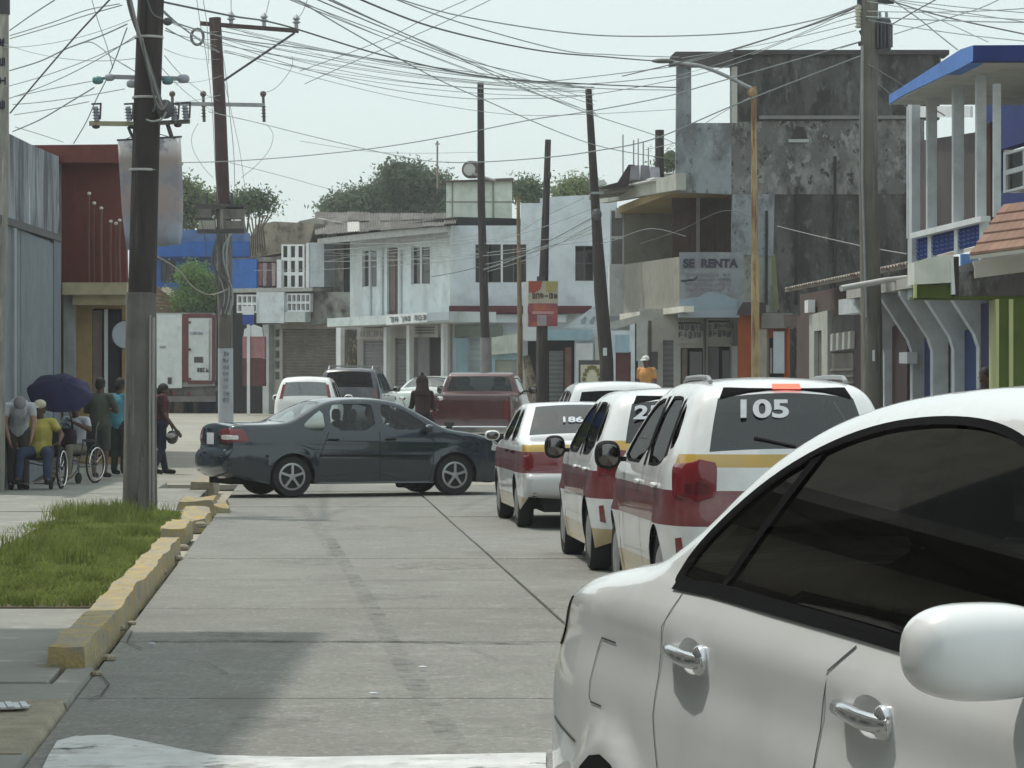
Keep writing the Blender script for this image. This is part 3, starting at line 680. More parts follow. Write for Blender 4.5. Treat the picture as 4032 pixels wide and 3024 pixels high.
def suv(name, label, loc, rz, paint, H, W=1.78, gr=None, rack=False, spoiler=True, lamps_high=False, spare=False, wiper=True):
    k = H / 1.70
    c = Car(name, label, 'car', loc, rz, W,
        [(-.7, .36), (-.86, .42), (-.88, .62), (-.82, .72), (-.80, 1.0 * k), (-.74, 1.20 * k), (-.60, 1.55 * k), (-.50, 1.66 * k), (-.3, 1.69 * k), (.4, 1.70 * k), (1.3, 1.68 * k), (1.65, 1.6 * k), (2.2, 1.16 * k), (2.6, 1.05 * k), (3.1, .95 * k), (3.3, .8), (3.34, .5), (3.25, .3)],
        [0., 2.6], arch=.38, zs=.3, belt=1.06 * k, tum=.26, tum2=.15, tap=(.10, .18), tapx=(.4, .7), zc=.7, low=.05, sh=.02, r=.08, rin=.07, flare=.02, g=.09, crown=(.03, .05), zw=.34)
    c.shell(paint, [[(.95, 1.09 * k), (.98, 1.58 * k), (1.5, 1.56 * k), (2.0, 1.12 * k)], [(.0, 1.10 * k), (.02, 1.56 * k), (.9, 1.58 * k), (.88, 1.09 * k)], [(-.55, 1.2 * k), (-.42, 1.52 * k), (-.06, 1.56 * k), (-.08, 1.12 * k)]],
        ws=lambda x, z: 1.7 < x < 2.16 and z > 1.1 * k, rg=lambda x, z: x < -.5 and 1.16 * k < z < 1.57 * k, gl=G_mid, gl_side=G_dark, gl_rear=gr or G_dark)
    for sd in (-1, 1):
        z0, z1 = (1.12 * k, 1.5 * k) if lamps_high else (.86 * k, 1.14 * k)
        c.end_patch('tail_lamp', [(sd * .86, z0), (sd * .995, z0), (sd * .995, z1), (sd * .88, z1)][::sd], M_red, 'rear', .008)
        c.mirror(sd, 2.0, 1.15 * k, paint, (.07, .11, .08), out=.15)
        for xx in (.1, 1.1): c.handle(xx, .98 * k, sd, paint)
        if rack:
            yr = W * .33; MB().tube([(-.3, sd * yr, 1.68 * k), (-.2, sd * yr, 1.76 * k), (1.0, sd * yr, 1.76 * k), (1.1, sd * yr, 1.68 * k)], .02, 6).build('roof_rail', M_hub, c.root, smooth=True)
    c.end_patch('number_plate', [(-.25, .78), (.25, .78), (.25, .90), (-.25, .90)], M_plate, 'rear', .012)
    if rack:
        for xx in (.0, .8): MB().bar((xx, -W * .36, 1.77 * k), (xx, W * .36, 1.77 * k), .05, .03).build('roof_bar', M_hub, c.root)
    c.wheels4(R_=.34, w=.21, rim=M_hub, spokes=0); c.seats(1.2, .3, .7); c.place(); return c
P_navy = band_paint('dark_blue_paint', [], (.02, .022, .04), rough=.28, dust=.2)
suv('parked_car', 'white estate car with a black rear window behind the boxy taxi', (1.60, 47.0, 0), R(93), P_white, 1.66, 1.76)
suv('parked_car', 'small white van with a red lamp high beside its rear window', (XU(1200, 76), 77, gz(76)), R(90), band_paint('white_van_paint', [], (.8, .82, .82), dust=.15), 1.60, 1.60, gr=G_sky, lamps_high=True)
suv('parked_car', 'dark sport utility car with roof rails beyond the white van', (XU(1378, 85), 86, gz(85)), R(86), P_navy, 1.78, 1.86, rack=True)
P_pale = band_paint('pale_green_paint', [], (.52, .58, .56), dust=.2)
pc = Car('parked_car', 'pale grey green sedan half hidden behind the red pickup', 'car', (XU(1665, 91), 91, gz(91)), R(68), 1.68,
    [(-.86, .34), (-1.0, .40), (-1.0, .64), (-.95, .95), (-.85, 1.06), (-.45, 1.08), (-.05, 1.12), (.3, 1.35), (.6, 1.48), (1.2, 1.52), (1.6, 1.46), (2.2, 1.08), (2.9, .95), (3.25, .8), (3.3, .4), (3.2, .25)],
    [0., 2.55], arch=.34, belt=1.0, g=.09, zw=.3)
pc.shell(P_pale, [[(.15, 1.08), (.5, 1.38), (1.0, 1.44), (1.0, 1.03)], [(1.08, 1.03), (1.08, 1.44), (1.5, 1.40), (2.0, 1.03)]], ws=lambda x, z: 1.65 < x < 2.15 and z > 1.1, rg=lambda x, z: 0. < x < .55 and z > 1.14, gl=G_sky2, gl_rear=G_sky)
for sd in (-1, 1):
    pc.end_patch('tail_lamp', [(sd * .6, .8), (sd * .98, .8), (sd * .98, 1.0), (sd * .6, 1.0)][::sd], M_red, 'rear', .008); pc.mirror(sd, 2.0, 1.08, P_pale)
pc.wheels4(R_=.3, rim=M_hub, spokes=0); pc.seats(1.4, .4); pc.place()
from mathutils import noise as mnoise
# ------------------------------------------------------------------ setting: ground, road slabs, kerb, grass, pavements
SL = -.067                                             # the street drifts left as it goes away
def RX(a, Y): return a + SL * (Y - 16.5)
M_conc = mat('road_concrete', srgb(124, 124, 118), .9, .12, 1.2, .25, 60, rnd=.06, layers=[((.19, .187, .175, 1), .46, .72, .7, (1.2, .30, 1)), ((.27, .265, .25, 1), .52, .75, 3.5, (1, 1, 1)), ((.13, .127, .12, 1), .52, .72, 16, (1, 1, 1)), ((.33, .325, .31, 1), .55, .68, 28, (1, 1, 1)), ((.17, .165, .155, 1), .56, .66, 1.1, (1, .5, 1))])
M_joint = mat('joint_filler', (.06, .058, .054), .95, .2)
M_ground = mat('bare_ground', srgb(160, 156, 142), .95, .15, .4, layers=[((.30, .27, .22, 1), .5, .7, .25, (1, 1, 1))])
M_pave = mat('pavement_concrete', srgb(142, 142, 135), .92, .14, .9, .15, 50, layers=[((.22, .22, .21, 1), .55, .75, 1.6, (1, .5, 1)), ((.42, .41, .38, 1), .55, .75, 4, (1, 1, 1))])
M_kerb = mat('worn_yellow_kerb', (.43, .335, .155), .9, .25, 5, .7, 30, layers=[((.31, .28, .22, 1), .42, .56, 6, (1, 1, 1)), ((.10, .09, .075, 1), .60, .72, 5, (1, 1, 1)), ((.46, .30, .08, 1), .57, .68, 3.3, (1, 1, 1))])
M_kerbg = mat('worn_grey_kerb', (.33, .29, .22), .9, .25, 5, .5, 40, layers=[((.12, .11, .1, 1), .6, .7, 6, (1, 1, 1))])
M_soil = mat('soil', (.10, .08, .05), .95, .3, 6)
M_grass = leafy('grass_blades', (.20, .25, .065), .55, 2.6, .45)
M_paint = mat('worn_white_paint', (.6, .61, .60), .85, .2, 5, layers=[((.33, .33, .31, 1), .55, .7, 3.5, (1, 1, 1)), ((.2, .2, .19, 1), .66, .76, 9, (1, 1, 1))])
ys = [-60, 0, 52, 70, 90, 110, 130, 162, 250, 700]
vs = []; fs = []
for Y in ys: vs += [(-260, Y, gz(Y) - .10), (260, Y, gz(Y) - .10)]
for i in range(len(ys) - 1): fs.append((2 * i, 2 * i + 1, 2 * i + 3, 2 * i + 2))
tag(MB().add(vs, fs).build('ground', M_ground), kind='structure')
# concrete carriageway, one slab at a time, joints left open
rows_y = [-9.8, -6.7, -3.6, -.5, 2.6, 5.7, 8.8, 11.9, 15.02, 18.4, 21.25, 24.46, 27.6, 30.7, 33.9, 37.0, 40.2, 43.4, 46.6, 49.8]
cols_a = [-2.26, .57, 3.45, 6.3]
road = MB().add([(RX(-2.30, -10), -10, -.075), (RX(6.35, -10), -10, -.075), (RX(6.35, 52), 52, -.075), (RX(-2.30, 52), 52, -.075)], [(0, 1, 2, 3)]).build('road', M_joint)
tag(road, kind='structure')
for i in range(len(rows_y) - 1):
    for j in range(3):
        y0, y1 = rows_y[i] + .012, rows_y[i + 1] - .012; a0, a1 = cols_a[j] + .012, cols_a[j + 1] - .012
        if i == 10 and j == 0: pass
        dz = random.uniform(-.004, .004)
        MB().hexa([(RX(a0, y0), y0, -.09), (RX(a1, y0), y0, -.09), (RX(a1, y1), y1, -.09), (RX(a0, y1), y1, -.09), (RX(a0, y0), y0, dz), (RX(a1, y0), y0, dz), (RX(a1, y1), y1, dz), (RX(a0, y1), y1, dz)]).build('road_slab', M_conc, road, bevel=.008)
# the crossing and the street that climbs beyond it
cr = MB(); Ys = [49.82, 52, 60, 70, 80, 90, 100, 112]
for a, b in zip(Ys[:-1], Ys[1:]):
    cr.hexa([(-40, a, gz(a) - .08), (30, a, gz(a) - .08), (30, b, gz(b) - .08), (-40, b, gz(b) - .08), (-40, a, gz(a)), (30, a, gz(a)), (30, b, gz(b)), (-40, b, gz(b))])
tag(cr.build('crossing_road', mat('crossing_concrete', srgb(146, 143, 133), .92, .16, .5, .1, 40, layers=[((.26, .25, .23, 1), .5, .7, .35, (.3, 1, 1)), ((.36, .34, .30, 1), .52, .7, .8, (.4, 1, 1))])), kind='structure')
# tyre marks and the worn stop line
M_rub = mat('tyre_mark_rubber', (.17, .17, .165), .9, .2, 9)
def decal_alpha(m, lo, hi, scale, sx=(1, 1, 1)):
    t = m.node_tree; o = [n for n in t.nodes if n.type == 'OUTPUT_MATERIAL'][0]; s = o.inputs[0].links[0].from_socket
    tr = N(t, 'ShaderNodeBsdfTransparent'); mx = N(t, 'ShaderNodeMixShader'); t.links.new(ramp(t, noise(t, scale, 6, .7, sx=sx), lo, hi), mx.inputs[0])
    t.links.new(tr.outputs[0], mx.inputs[1]); t.links.new(s, mx.inputs[2]); t.links.new(mx.outputs[0], o.inputs[0])
decal_alpha(M_rub, .45, 2.2, 5); decal_alpha(M_paint, .30, .42, 3.0)
def ground_px(u, v, h=0.0):
    Y = F * (HC - h) / (v - HV); return Vector((XU(u, Y), Y, h))
def road_strip(name, pts, w, m, z=.009):
    ps = [ground_px(u, v) for u, v in pts]; L = []
    for i, p in enumerate(ps):
        t = (ps[min(i + 1, len(ps) - 1)] - ps[max(i - 1, 0)]).normalized(); n = Vector((-t.y, t.x, 0)) * w / 2; L += [(p + n).xy.to_3d() + Vector((0, 0, z)), (p - n).xy.to_3d() + Vector((0, 0, z))]
    return MB().add(L, [(2 * i, 2 * i + 1, 2 * i + 3, 2 * i + 2) for i in range(len(ps) - 1)]).build(name, m, road)
road_strip('tyre_mark', [(1300, 2120), (1330, 2180), (1400, 2290), (1480, 2420), (1560, 2570), (1690, 2780), (1830, 2990), (1900, 3100)], .12, M_rub)
road_strip('tyre_mark', [(1180, 1990), (1250, 2080), (1330, 2190)], .16, M_rub, .010)
road_strip('road_crack', [(600, 2526), (900, 2524), (1500, 2526), (2100, 2535)], .16, mat('cracked_joint', (.20, .195, .18), .95, .3, 8), .009)
decal_alpha(_M['cracked_joint'], .42, .7, 6)
for cpts, cw in [([(700, 2600), (820, 2615), (900, 2660), (1080, 2670), (1200, 2700)], .004), ([(480, 2475), (520, 2490), (500, 2530), (560, 2560)], .008), ([(380, 2640), (430, 2700), (400, 2740), (350, 2760)], .008), ([(1700, 2530), (1790, 2560), (1850, 2555), (1960, 2600)], .004)]:
    road_strip('road_crack', cpts, cw, M_joint, .009)
for (u, v, r_) in [(1230, 2215, .35), (900, 2500, .25), (1560, 2350, .3), (1750, 2230, .45), (1050, 2840, .2), (1400, 2080, .5)]:
    p = ground_px(u, v); MB().add([(p.x + r_ * math.cos(a) * (1 + .25 * math.sin(3 * a + u)), p.y + 1.6 * r_ * math.sin(a) * (1 + .2 * math.cos(2 * a + v)), .0085) for a in [2 * math.pi * k / 20 for k in range(20)]], [tuple(range(20))]).build('oil_stain', M_rub, road)
sl = [ground_px(190, 2985), ground_px(225, 2925), ground_px(300, 2905), ground_px(430, 2902), ground_px(560, 2925), ground_px(700, 2955), ground_px(850, 2982), ground_px(1200, 2990), ground_px(2150, 2972), ground_px(2150, 3070), ground_px(150, 3070)]
V, T, _ = tri_region([tuple(p.xy) for p in sl], [], .3)
MB().add([(v[0], v[1], .010) for v in V], T).build('stop_line', M_paint, road)
# left verge: concrete pavement, soil, grass, kerb stones
def strip_box(mb, a0, a1, y0, y1, z0, z1):
    return mb.hexa([(RX(a0, y0), y0, z0), (RX(a1, y0), y0, z0), (RX(a1, y1), y1, z0), (RX(a0, y1), y1, z0), (RX(a0, y0), y0, z1), (RX(a1, y0), y0, z1), (RX(a1, y1), y1, z1), (RX(a0, y1), y1, z1)])
pv = strip_box(MB(), -9, -2.31, -8, 15.6, -.09, .012).build('pavement', M_pave); tag(pv, kind='structure')
for (a0, a1, y0, y1, z) in [(-9, -5.6, 15.62, 20.9, .02), (-5.58, -2.44, 15.62, 20.9, .022), (-9, -6.4, 20.92, 37.2, .05), (-6.38, -4.02, 20.92, 26.5, .05), (-6.38, -4.02, 26.52, 31.8, .045), (-6.38, -4.02, 31.82, 37.2, .05), (-9, -2.62, 37.22, 42, .06), (-9, -2.62, 42.02, 46.4, .05), (-16, -3.4, 46.42, 49.7, .05)]:
    strip_box(MB(), a0, a1, y0, y1, -.09, z).build('paving_slab', M_pave, pv, bevel=.01)
so = strip_box(MB(), -4.0, -2.52, 20.92, 37.1, -.09, .03).build('verge_soil', M_soil); tag(so, kind='structure')
rg_ = random.Random(5); vs = []; fs = []
def blade(x, y, z, h, w, lean):
    a = rg_.uniform(0, 6.28); dx, dy = math.cos(a) * w, math.sin(a) * w; b = rg_.uniform(0, 6.28); lx, ly = math.cos(b) * lean, math.sin(b) * lean
    o = len(vs); vs.extend([(x - dx, y - dy, z), (x + dx, y + dy, z), (x + dx * .6 + lx * .4, y + dy * .6 + ly * .4, z + h * .6), (x - dx * .6 + lx * .4, y - dy * .6 + ly * .4, z + h * .6), (x + lx, y + ly, z + h)])
    fs.extend([(o, o + 1, o + 2, o + 3), (o + 3, o + 2, o + 4)])
for k in range(62000):
    Y = 20.95 + (rg_.random() ** .9) * 16.0; 
    a = rg_.uniform(-6.3, -2.58)
    x = RX(a, Y)
    if (x / Y) < -.185 or a < -3.85 + .25 * math.sin(Y * 1.3) + rg_.gauss(0, .12): continue
    if mnoise.noise(Vector((a * 1.1, Y * .7, 3))) < -.28 and rg_.random() < .8: continue
    tuft = math.sin(a * 3.1 + 1) * math.cos(Y * 1.7) + .5 * math.sin(Y * .8 + a)
    blade(x, Y, .025, rg_.uniform(.035, .075) + max(0, tuft) * .06, rg_.uniform(.006, .011), rg_.uniform(.02, .09))
for k in range(30):                                   # taller tufts along the far edge and beside the pole
    Y = rg_.choice([rg_.uniform(34.5, 37.2), rg_.uniform(25, 37)]); a = rg_.uniform(-3.95, -2.8); x0 = RX(a, Y)
    for q in range(60): blade(x0 + rg_.gauss(0, .1), Y + rg_.gauss(0, .12), .03, rg_.uniform(.10, .24), .007, rg_.uniform(.02, .12))
me = bpy.data.meshes.new('grass'); me.from_pydata(vs, [], fs); me.materials.append(M_grass); tag(link(bpy.data.objects.new('grass', me)), 'short green grass growing on the left verge', 'grass', kind='stuff')
# kerb stones
kerb = thing('kerb', None, None, (RX(-2.4, 20), 20, 0)); kerb['kind'] = 'structure'
def kerb_stone(a0, a1, y0, y1, h, m, chip=.03, z0=-.05, tilt=0, seed=0, parent=None):
    ny = max(8, int((y1 - y0) / .10)); nx = 6; nz = 6; b = bmesh.new(); vv = {}
    def vert(i, j, k):
        if (i, j, k) not in vv: vv[(i, j, k)] = b.verts.new((i / nx - .5, j / ny - .5, k / nz - .5))
        return vv[(i, j, k)]
    for j in range(ny):
        for i in range(nx): b.faces.new([vert(i, j, nz), vert(i + 1, j, nz), vert(i + 1, j + 1, nz), vert(i, j + 1, nz)])
        for k in range(nz):
            b.faces.new([vert(0, j, k), vert(0, j, k + 1), vert(0, j + 1, k + 1), vert(0, j + 1, k)]); b.faces.new([vert(nx, j, k), vert(nx, j + 1, k), vert(nx, j + 1, k + 1), vert(nx, j, k + 1)])
    for k in range(nz):
        for i in range(nx):
            b.faces.new([vert(i, 0, k), vert(i + 1, 0, k), vert(i + 1, 0, k + 1), vert(i, 0, k + 1)]); b.faces.new([vert(i, ny, k), vert(i, ny, k + 1), vert(i + 1, ny, k + 1), vert(i + 1, ny, k)])
    for v in b.verts:
        fa, fy, fz = v.co.x + .5, v.co.y + .5, v.co.z + .5
        Y = y0 + (y1 - y0) * fy; a = a0 + (a1 - a0) * (fa + (.09 if fa < .5 else -.09) * fz)
        z = z0 + (h - z0) * fz
        p = Vector((RX(a, Y), Y, z + tilt * (fy - .5)))
        nz = mnoise.noise_vector(p * (3.1 if y1 - y0 < 3 else 1.3) + Vector((seed, 0, 0))) * chip + mnoise.noise_vector(p * 11 + Vector((seed, 3, 0))) * min(chip, .03) * .28
        v.co = p + nz * (1 if fz > .2 else .4)
    me = bpy.data.meshes.new('kerb_stone'); b.to_mesh(me); b.free(); me.materials.append(m)
    me.polygons.foreach_set('use_smooth', [True] * len(me.polygons)); me.set_sharp_from_angle(angle=R(35))
    return link(bpy.data.objects.new('kerb_stone', me), parent or kerb)
for (y0, y1, a0, h, sd_) in [(16.45, 20.35, -2.52, .135, 1), (20.3, 28.6, -2.50, .15, 2)]: kerb_stone(a0, -2.29, y0, y1, h, M_kerb, .024, seed=sd_)
kerb_stone(-2.62, -2.34, 30.9, 33.0, .14, M_kerb, .045, seed=6)
kerb_stone(-2.60, -2.24, 34.6, 36.2, .09, M_kerb, .05, seed=7, tilt=.08); kerb_stone(-2.75, -2.25, 37.6, 40.2, .14, M_kerb, .07, seed=8, tilt=-.05); kerb_stone(-2.3, -2.08, 38.1, 39.0, .12, M_kerb, .08, seed=9)
kerb_stone(-2.9, -2.5, 45.6, 48.6, .17, M_kerbg, .04, seed=10)
kerb_stone(-2.58, -2.25, 12.5, 14.7, .022, M_kerbg, .008, seed=11); kerb_stone(-2.42, -2.25, 14.6, 16.5, .016, M_pave, .006, seed=12); kerb_stone(-2.42, -2.25, 6, 12.6, .016, M_pave, .006, seed=13)
# rubble beside the broken kerb
for i, (u, v, s_) in enumerate([(790, 2075, .07), (835, 2025, .06), (865, 2000, .09), (720, 2165, .06), (700, 2205, .05), (560, 2330, .05), (640, 2260, .05), (470, 2480, .04), (520, 2460, .03), (430, 2600, .04), (380, 2660, .03)]):
    p = ground_px(u, v); rk = MB().ell((p.x, p.y, s_ * .35), (s_, s_ * .9, s_ * .55), 7, 5, .8, Matrix.Rotation(i * 1.3, 3, 'Z'))
    tag(rk.build('rubble_stone', M_kerbg), 'small loose concrete chunk lying beside the broken kerb', 'rubble', 'loose chunks along the kerb')
# litter
p = ground_px(35, 2815); lt = thing('litter', 'crumpled white striped plastic scrap on the near left pavement', 'litter', (p.x, p.y, .035))
for k in range(6):
    MB().obox((p.x - .10 + k * .034, p.y + .0, .045 + .004 * (k % 2)), (.014, .006, 0), (-.02, .075, .004), (0, 0, .003)).build('plastic_strip', M_whiteink, lt)
MB().obox((p.x - .01, p.y, .040), (.10, 0, 0), (0, .07, 0), (0, 0, .002)).build('backing_sheet', mat('grey_plastic', (.5, .52, .53), .6), lt)
for i, (u, v) in enumerate([(597, 2547), (1665, 2640), (1470, 2745)]):
    p = ground_px(u, v); tag(MB().ell((p.x, p.y, .02), (.025, .018, .006), 8, 4).build('paper_scrap', M_whiteink), ['tiny white paper scrap on the shaded road near the kerb', 'thin white paper scrap on the open road beside the near car', 'tiny white paper scrap near the middle of the road'][i], 'litter')
# ------------------------------------------------------------------ building helpers
class Pl:
    """vertical wall plane through two photo columns at given distances"""
    def __init__(s, uA, YA, uB, YB):
        s.A = Vector((XU(uA, YA), YA)); s.B = Vector((XU(uB, YB), YB)); s.d = (s.B - s.A).normalized()
        s.n = Vector((s.d.y, -s.d.x))
        if s.n.dot(-s.A) < 0: s.n = -s.n
    def sz(s, u, v, off=0):
        A = s.A + s.n * off; k = (u - CX) / F
        t = (k * A.y - A.x) / (s.d.x - k * s.d.y)
        Y = A.y + t * s.d.y
        return (t, HC + (HV - v) / F * Y)
    def w(s, t, z, off=0):
        p = s.A + s.d * t + s.n * off; return Vector((p.x, p.y, z))
    def pt(s, u, v, off=0):
        t, z = s.sz(u, v, off); return s.w(t, z, off)
    def gv(s, u, h=0.0):                      # photo row of the ground (plus h) at column u
        t, _ = s.sz(u, 1548); Y = s.A.y + s.d.y * t; return HV + (HC - gz(Y) - h) / Y * F
def loopsz(pl, pts, off): return [pl.sz(u, v, off) for u, v in pts]
def slab(pl, name, pts, m, parent=None, depth=.1, off=0.0, holes=(), smooth=False, bevel=0):
    """polygon traced in the photo, laid in the wall plane `off` in front of it and `depth` thick"""
    o = loopsz(pl, pts, off); hs = [loopsz(pl, h, off) for h in holes]
    V, T, reg = tri_region(o, hs); T = [t for t, k in zip(T, reg) if k < 0]
    n = len(V); mb = MB(); vs = [pl.w(v[0], v[1], off) for v in V] + [pl.w(v[0], v[1], off - depth) for v in V]
    cnt = {}
    for t in T:
        for a, b in ((t[0], t[1]), (t[1], t[2]), (t[2], t[0])): cnt[frozenset((a, b))] = cnt.get(frozenset((a, b)), 0) + 1
    fs = list(T) + [tuple(i + n for i in t[::-1]) for t in T]
    for e, c in cnt.items():
        if c == 1:
            a, b = tuple(e); fs.append((a, b, b + n, a + n))
    mb.add(vs, fs); return mb.build(name, m, parent, bevel=bevel)
def rect(u0, v0, u1, v1, v0b=None, v1b=None):
    return [(u0, v1), (u1, v1 if v1b is None else v1b), (u1, v0 if v0b is None else v0b), (u0, v0)]
M_frame_w = mat('white_window_frame', (.66, .68, .69), .6, .12)
M_frame_d = mat('dark_window_frame', (.06, .055, .06), .6, .12)
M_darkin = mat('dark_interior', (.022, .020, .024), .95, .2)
G_win = glass('window_glass', (.10, .11, .12), .9)
G_win2 = glass('window_glass_light', (.55, .6, .62), .9)
def window(pl, parent, u0, v0, u1, v1, nx=2, ny=1, fm=None, off=-.08, fw=5, gm=None, vb=None, name='window', depth=.07):
    """frame with bars (one part) and its panes (sub-parts)"""
    dv = (vb or 0)
    L = lambda a, b, t: a + (b - a) * t
    holes = []
    for i in range(nx):
        for j in range(ny):
            a = L(u0, u1, i / nx) + fw * .6; b = L(u0, u1, (i + 1) / nx) - fw * .6
            c = L(v0, v1, j / ny) + fw * .6; d = L(v0, v1, (j + 1) / ny) - fw * .6
            holes.append(rect(a, c, b, d, c + dv, d + dv) if dv else rect(a, c, b, d))
    fr = slab(pl, name, rect(u0, v0, u1, v1, v0 + dv, v1 + dv), fm or M_frame_w, parent, depth, off, holes)
    for h in holes: slab(pl, 'pane', h, gm or G_win, fr, .012, off - .03)
    return fr
def hole(u0, v0, u1, v1): return rect(u0, v0, u1, v1)
def shutter(pl, parent, u0, v0, u1, v1, m, n=24, off=-.06, name='roller_shutter', amp=.03):
    """ribbed roll-down shutter"""
    t0, z0 = pl.sz(u0, v1, off); t1, z1 = pl.sz(u1, v0, off); vs = []; fs = []
    for k in range(n + 1):
        z = z0 + (z1 - z0) * k / n
        for (zz, o) in ((z, off - amp), (z + (z1 - z0) / n * .5, off)):
            vs += [pl.w(t0, zz, o), pl.w(t1, zz, o)]
    for k in range(len(vs) // 2 - 1): fs.append((2 * k, 2 * k + 1, 2 * k + 3, 2 * k + 2))
    return MB().add(vs, fs).build(name, m, parent)
def core(name, plan, z0, z1, m, parent):
    mb = MB(); n = len(plan); mb.prism([(x, y, z0) for x, y in plan], (0, 0, z1 - z0)); return mb.build(name, m, parent)
def marks(pl, parent, u0, v0, u1, v1, m, rows=1, off=.02, seed=1, name='lettering', dv=0, gap=.25):
    """worn illegible sign-writing: uneven upright strokes and bars"""
    g = random.Random(seed); mb = MB()
    for r in range(rows):
        a0 = v0 + (v1 - v0) * r / rows; a1 = v0 + (v1 - v0) * (r + 1 - gap) / rows; u = u0; h = a1 - a0
        while u < u1 - 3:
            w = g.uniform(.5, .8) * h; k = (u - u0) / (u1 - u0) * dv
            segs = [(x, g.uniform(0, .15), x + g.uniform(.18, .32), g.uniform(.8, 1)) for x in (0, .42, .72) if g.random() < .75] + [(g.uniform(0, .2), y, g.uniform(.6, .95), y + g.uniform(.14, .26)) for y in (0, .4, .78) if g.random() < .6]
            for (x0, y0, x1, y1) in segs:
                q = rect(u + x0 * w, a0 + y0 * h + k, u + x1 * w, a0 + y1 * h + k)
                P0 = [pl.pt(a, b, off) for a, b in q]; mb.prism(P0, -pl.n.to_3d() * .006)
            u += w * 1.18
    return tag(mb.build(name, m, parent), kind='stuff')
WH = lambda nm, c, st=.45, sc_=1.0: mat(nm, c, .9, .10, .8, .08, 30, layers=[((c[0] * st, c[1] * st, c[2] * st * .97, 1), .56, .78, 1.3 * sc_, (1, 1, .22)), ((c[0] * .75, c[1] * .75, c[2] * .73, 1), .45, .7, 3 * sc_, (1, 1, 1))])

# ================================================================== LEFT SIDE
M_redw = WH('red_brown_wall', (.155, .042, .036), .7)
M_cream = WH('cream_wall', (.46, .40, .26))
M_tan = WH('tan_wall', (.38, .27, .13))
M_greygate = WH('grey_painted_sheet', (.19, .22, .25), .65)
M_blot = mat('blotchy_grey_wall', (.30, .32, .35), .92, .25, .5, layers=[((.09, .10, .12, 1), .46, .56, .9, (1, 1, .3)), ((.55, .58, .61, 1), .56, .62, 1.3, (1, 1, .2)), ((.14, .15, .18, 1), .55, .7, 3, (1, 1, .5))])
M_concd = mat('dark_concrete', (.16, .15, .14), .92, .3, 1.5, layers=[((.05, .05, .05, 1), .5, .68, 2.2, (1, 1, .4))])
# grey metal gate wall running along the street on the left
gp = Pl(30, 46.2, 240, 56.0)
gw = thing('gate_wall', 'tall grey sheet metal gate wall on the far left behind the wheelchairs', 'gate', (gp.A.x, gp.A.y, 0))
slab(gp, 'sheet_panel', [(-40, 2010), (82, 1925), (82, 905), (-40, 860)], M_greygate, gw, .06)
slab(gp, 'sheet_panel', [(83, 1924), (212, 1840), (212, 960), (83, 906)], M_greygate, gw, .06, .01)
slab(gp, 'sheet_panel', [(213, 1839), (240, 1822), (240, 950), (213, 938)], mat('blue_grey_post', (.13, .16, .20), .8), gw, .08, .03)
slab(gp, 'top_rail', [(-40, 862), (243, 952), (243, 925), (-40, 832)], mat('rail_grey', (.10, .095, .10), .8, .2), gw, .16, .05)
slab(gp, 'gate_post', [(57, 1945), (66, 1938), (66, 900), (57, 896)], mat('pale_post', (.30, .32, .35), .7, .1), gw, .05, .05)
# blotchy wall behind it
bp_ = Pl(30, 47.0, 268, 57.5)
bw_ = thing('weathered_building', 'blue grey building with peeling blotchy paint above the gate wall', 'building', (bp_.A.x - 1, bp_.A.y, 0))
slab(bp_, 'wall', [(-60, 1900), (268, 1830), (268, 632), (125, 570), (30, 523), (-60, 480)], M_blot, bw_, .3, -.35)
MB().hexa([(-26, 44, 0), (-9.6, 44, 0), (-9.6, 57.5, 0), (-26, 57.5, 0), (-26, 44, 5.0), (-9.6, 44, 5.0), (-9.6, 57.5, 5.3), (-26, 57.5, 5.3)]).build('back_block', M_blot, bw_)
# red building with its balcony
rp = Pl(0, 60, 600, 60)
rb = thing('red_building', 'dark red two-storey building with a cream balcony and tan ground floor', 'building', (XU(370, 60), 60, gz(60)))
slab(rp, 'upper_wall', [(60, 1118), (500, 1118), (490, 640), (60, 640)], M_redw, rb, .25)
slab(rp, 'parapet', [(60, 640), (468, 640), (463, 568), (60, 572)], M_redw, rb, .9, .55)
slab(rp, 'parapet_lip', rect(245, 632, 468, 643), mat('pinkish_lip', (.23, .085, .075), .9), rb, .2, .06)
slab(rp, 'balcony_slab', rect(246, 1112, 500, 1160), M_cream, rb, 1.1, .9)
slab(rp, 'balcony_beam', rect(286, 1160, 500, 1200), M_cream, rb, .4, .7)
slab(rp, 'lower_wall', rect(60, 1150, 500, 1840), M_tan, rb, .25, 0, [rect(362, 1215, 480, 1800)])
slab(rp, 'pillar', rect(250, 1160, 292, 1830), WH('pale_pillar', (.36, .38, .38)), rb, .3, .35)
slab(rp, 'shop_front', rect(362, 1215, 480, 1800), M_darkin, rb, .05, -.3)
slab(rp, 'door_panel', rect(366, 1222, 402, 1790), mat('pinkish_door', (.26, .20, .19), .8, .2), rb, .06, -.1)
slab(rp, 'door_post', rect(410, 1218, 423, 1790), M_frame_w, rb, .1, .02)
slab(rp, 'door_leaf', rect(428, 1230, 468, 1790), mat('dark_purple_door', (.030, .018, .034), .7, .2), rb, .05, -.08)
core('back_block', [(XU(60, 60) - 8, 60.3), (XU(462, 60), 60.3), (XU(462, 69), 69), (XU(60, 60) - 8, 69)], 0, ZV(585, 60), M_redw, rb)
sg = thing('round_sign', 'pale round shop sign half hidden behind the big pole', 'sign', tuple(P(496, 1322, 58.9)))
MB().cyl(P(496, 1318, 58.9), P(496, 1318, 58.98), .265, n=28).build('sign_face', mat('pale_blue_sign', (.38, .42, .47), .6, .15), sg, smooth=True)
MB().cyl(P(496, 1318, 58.95), P(496, 1318, 59.03), .285, n=28).build('sign_rim', M_frame_d, sg, smooth=True)
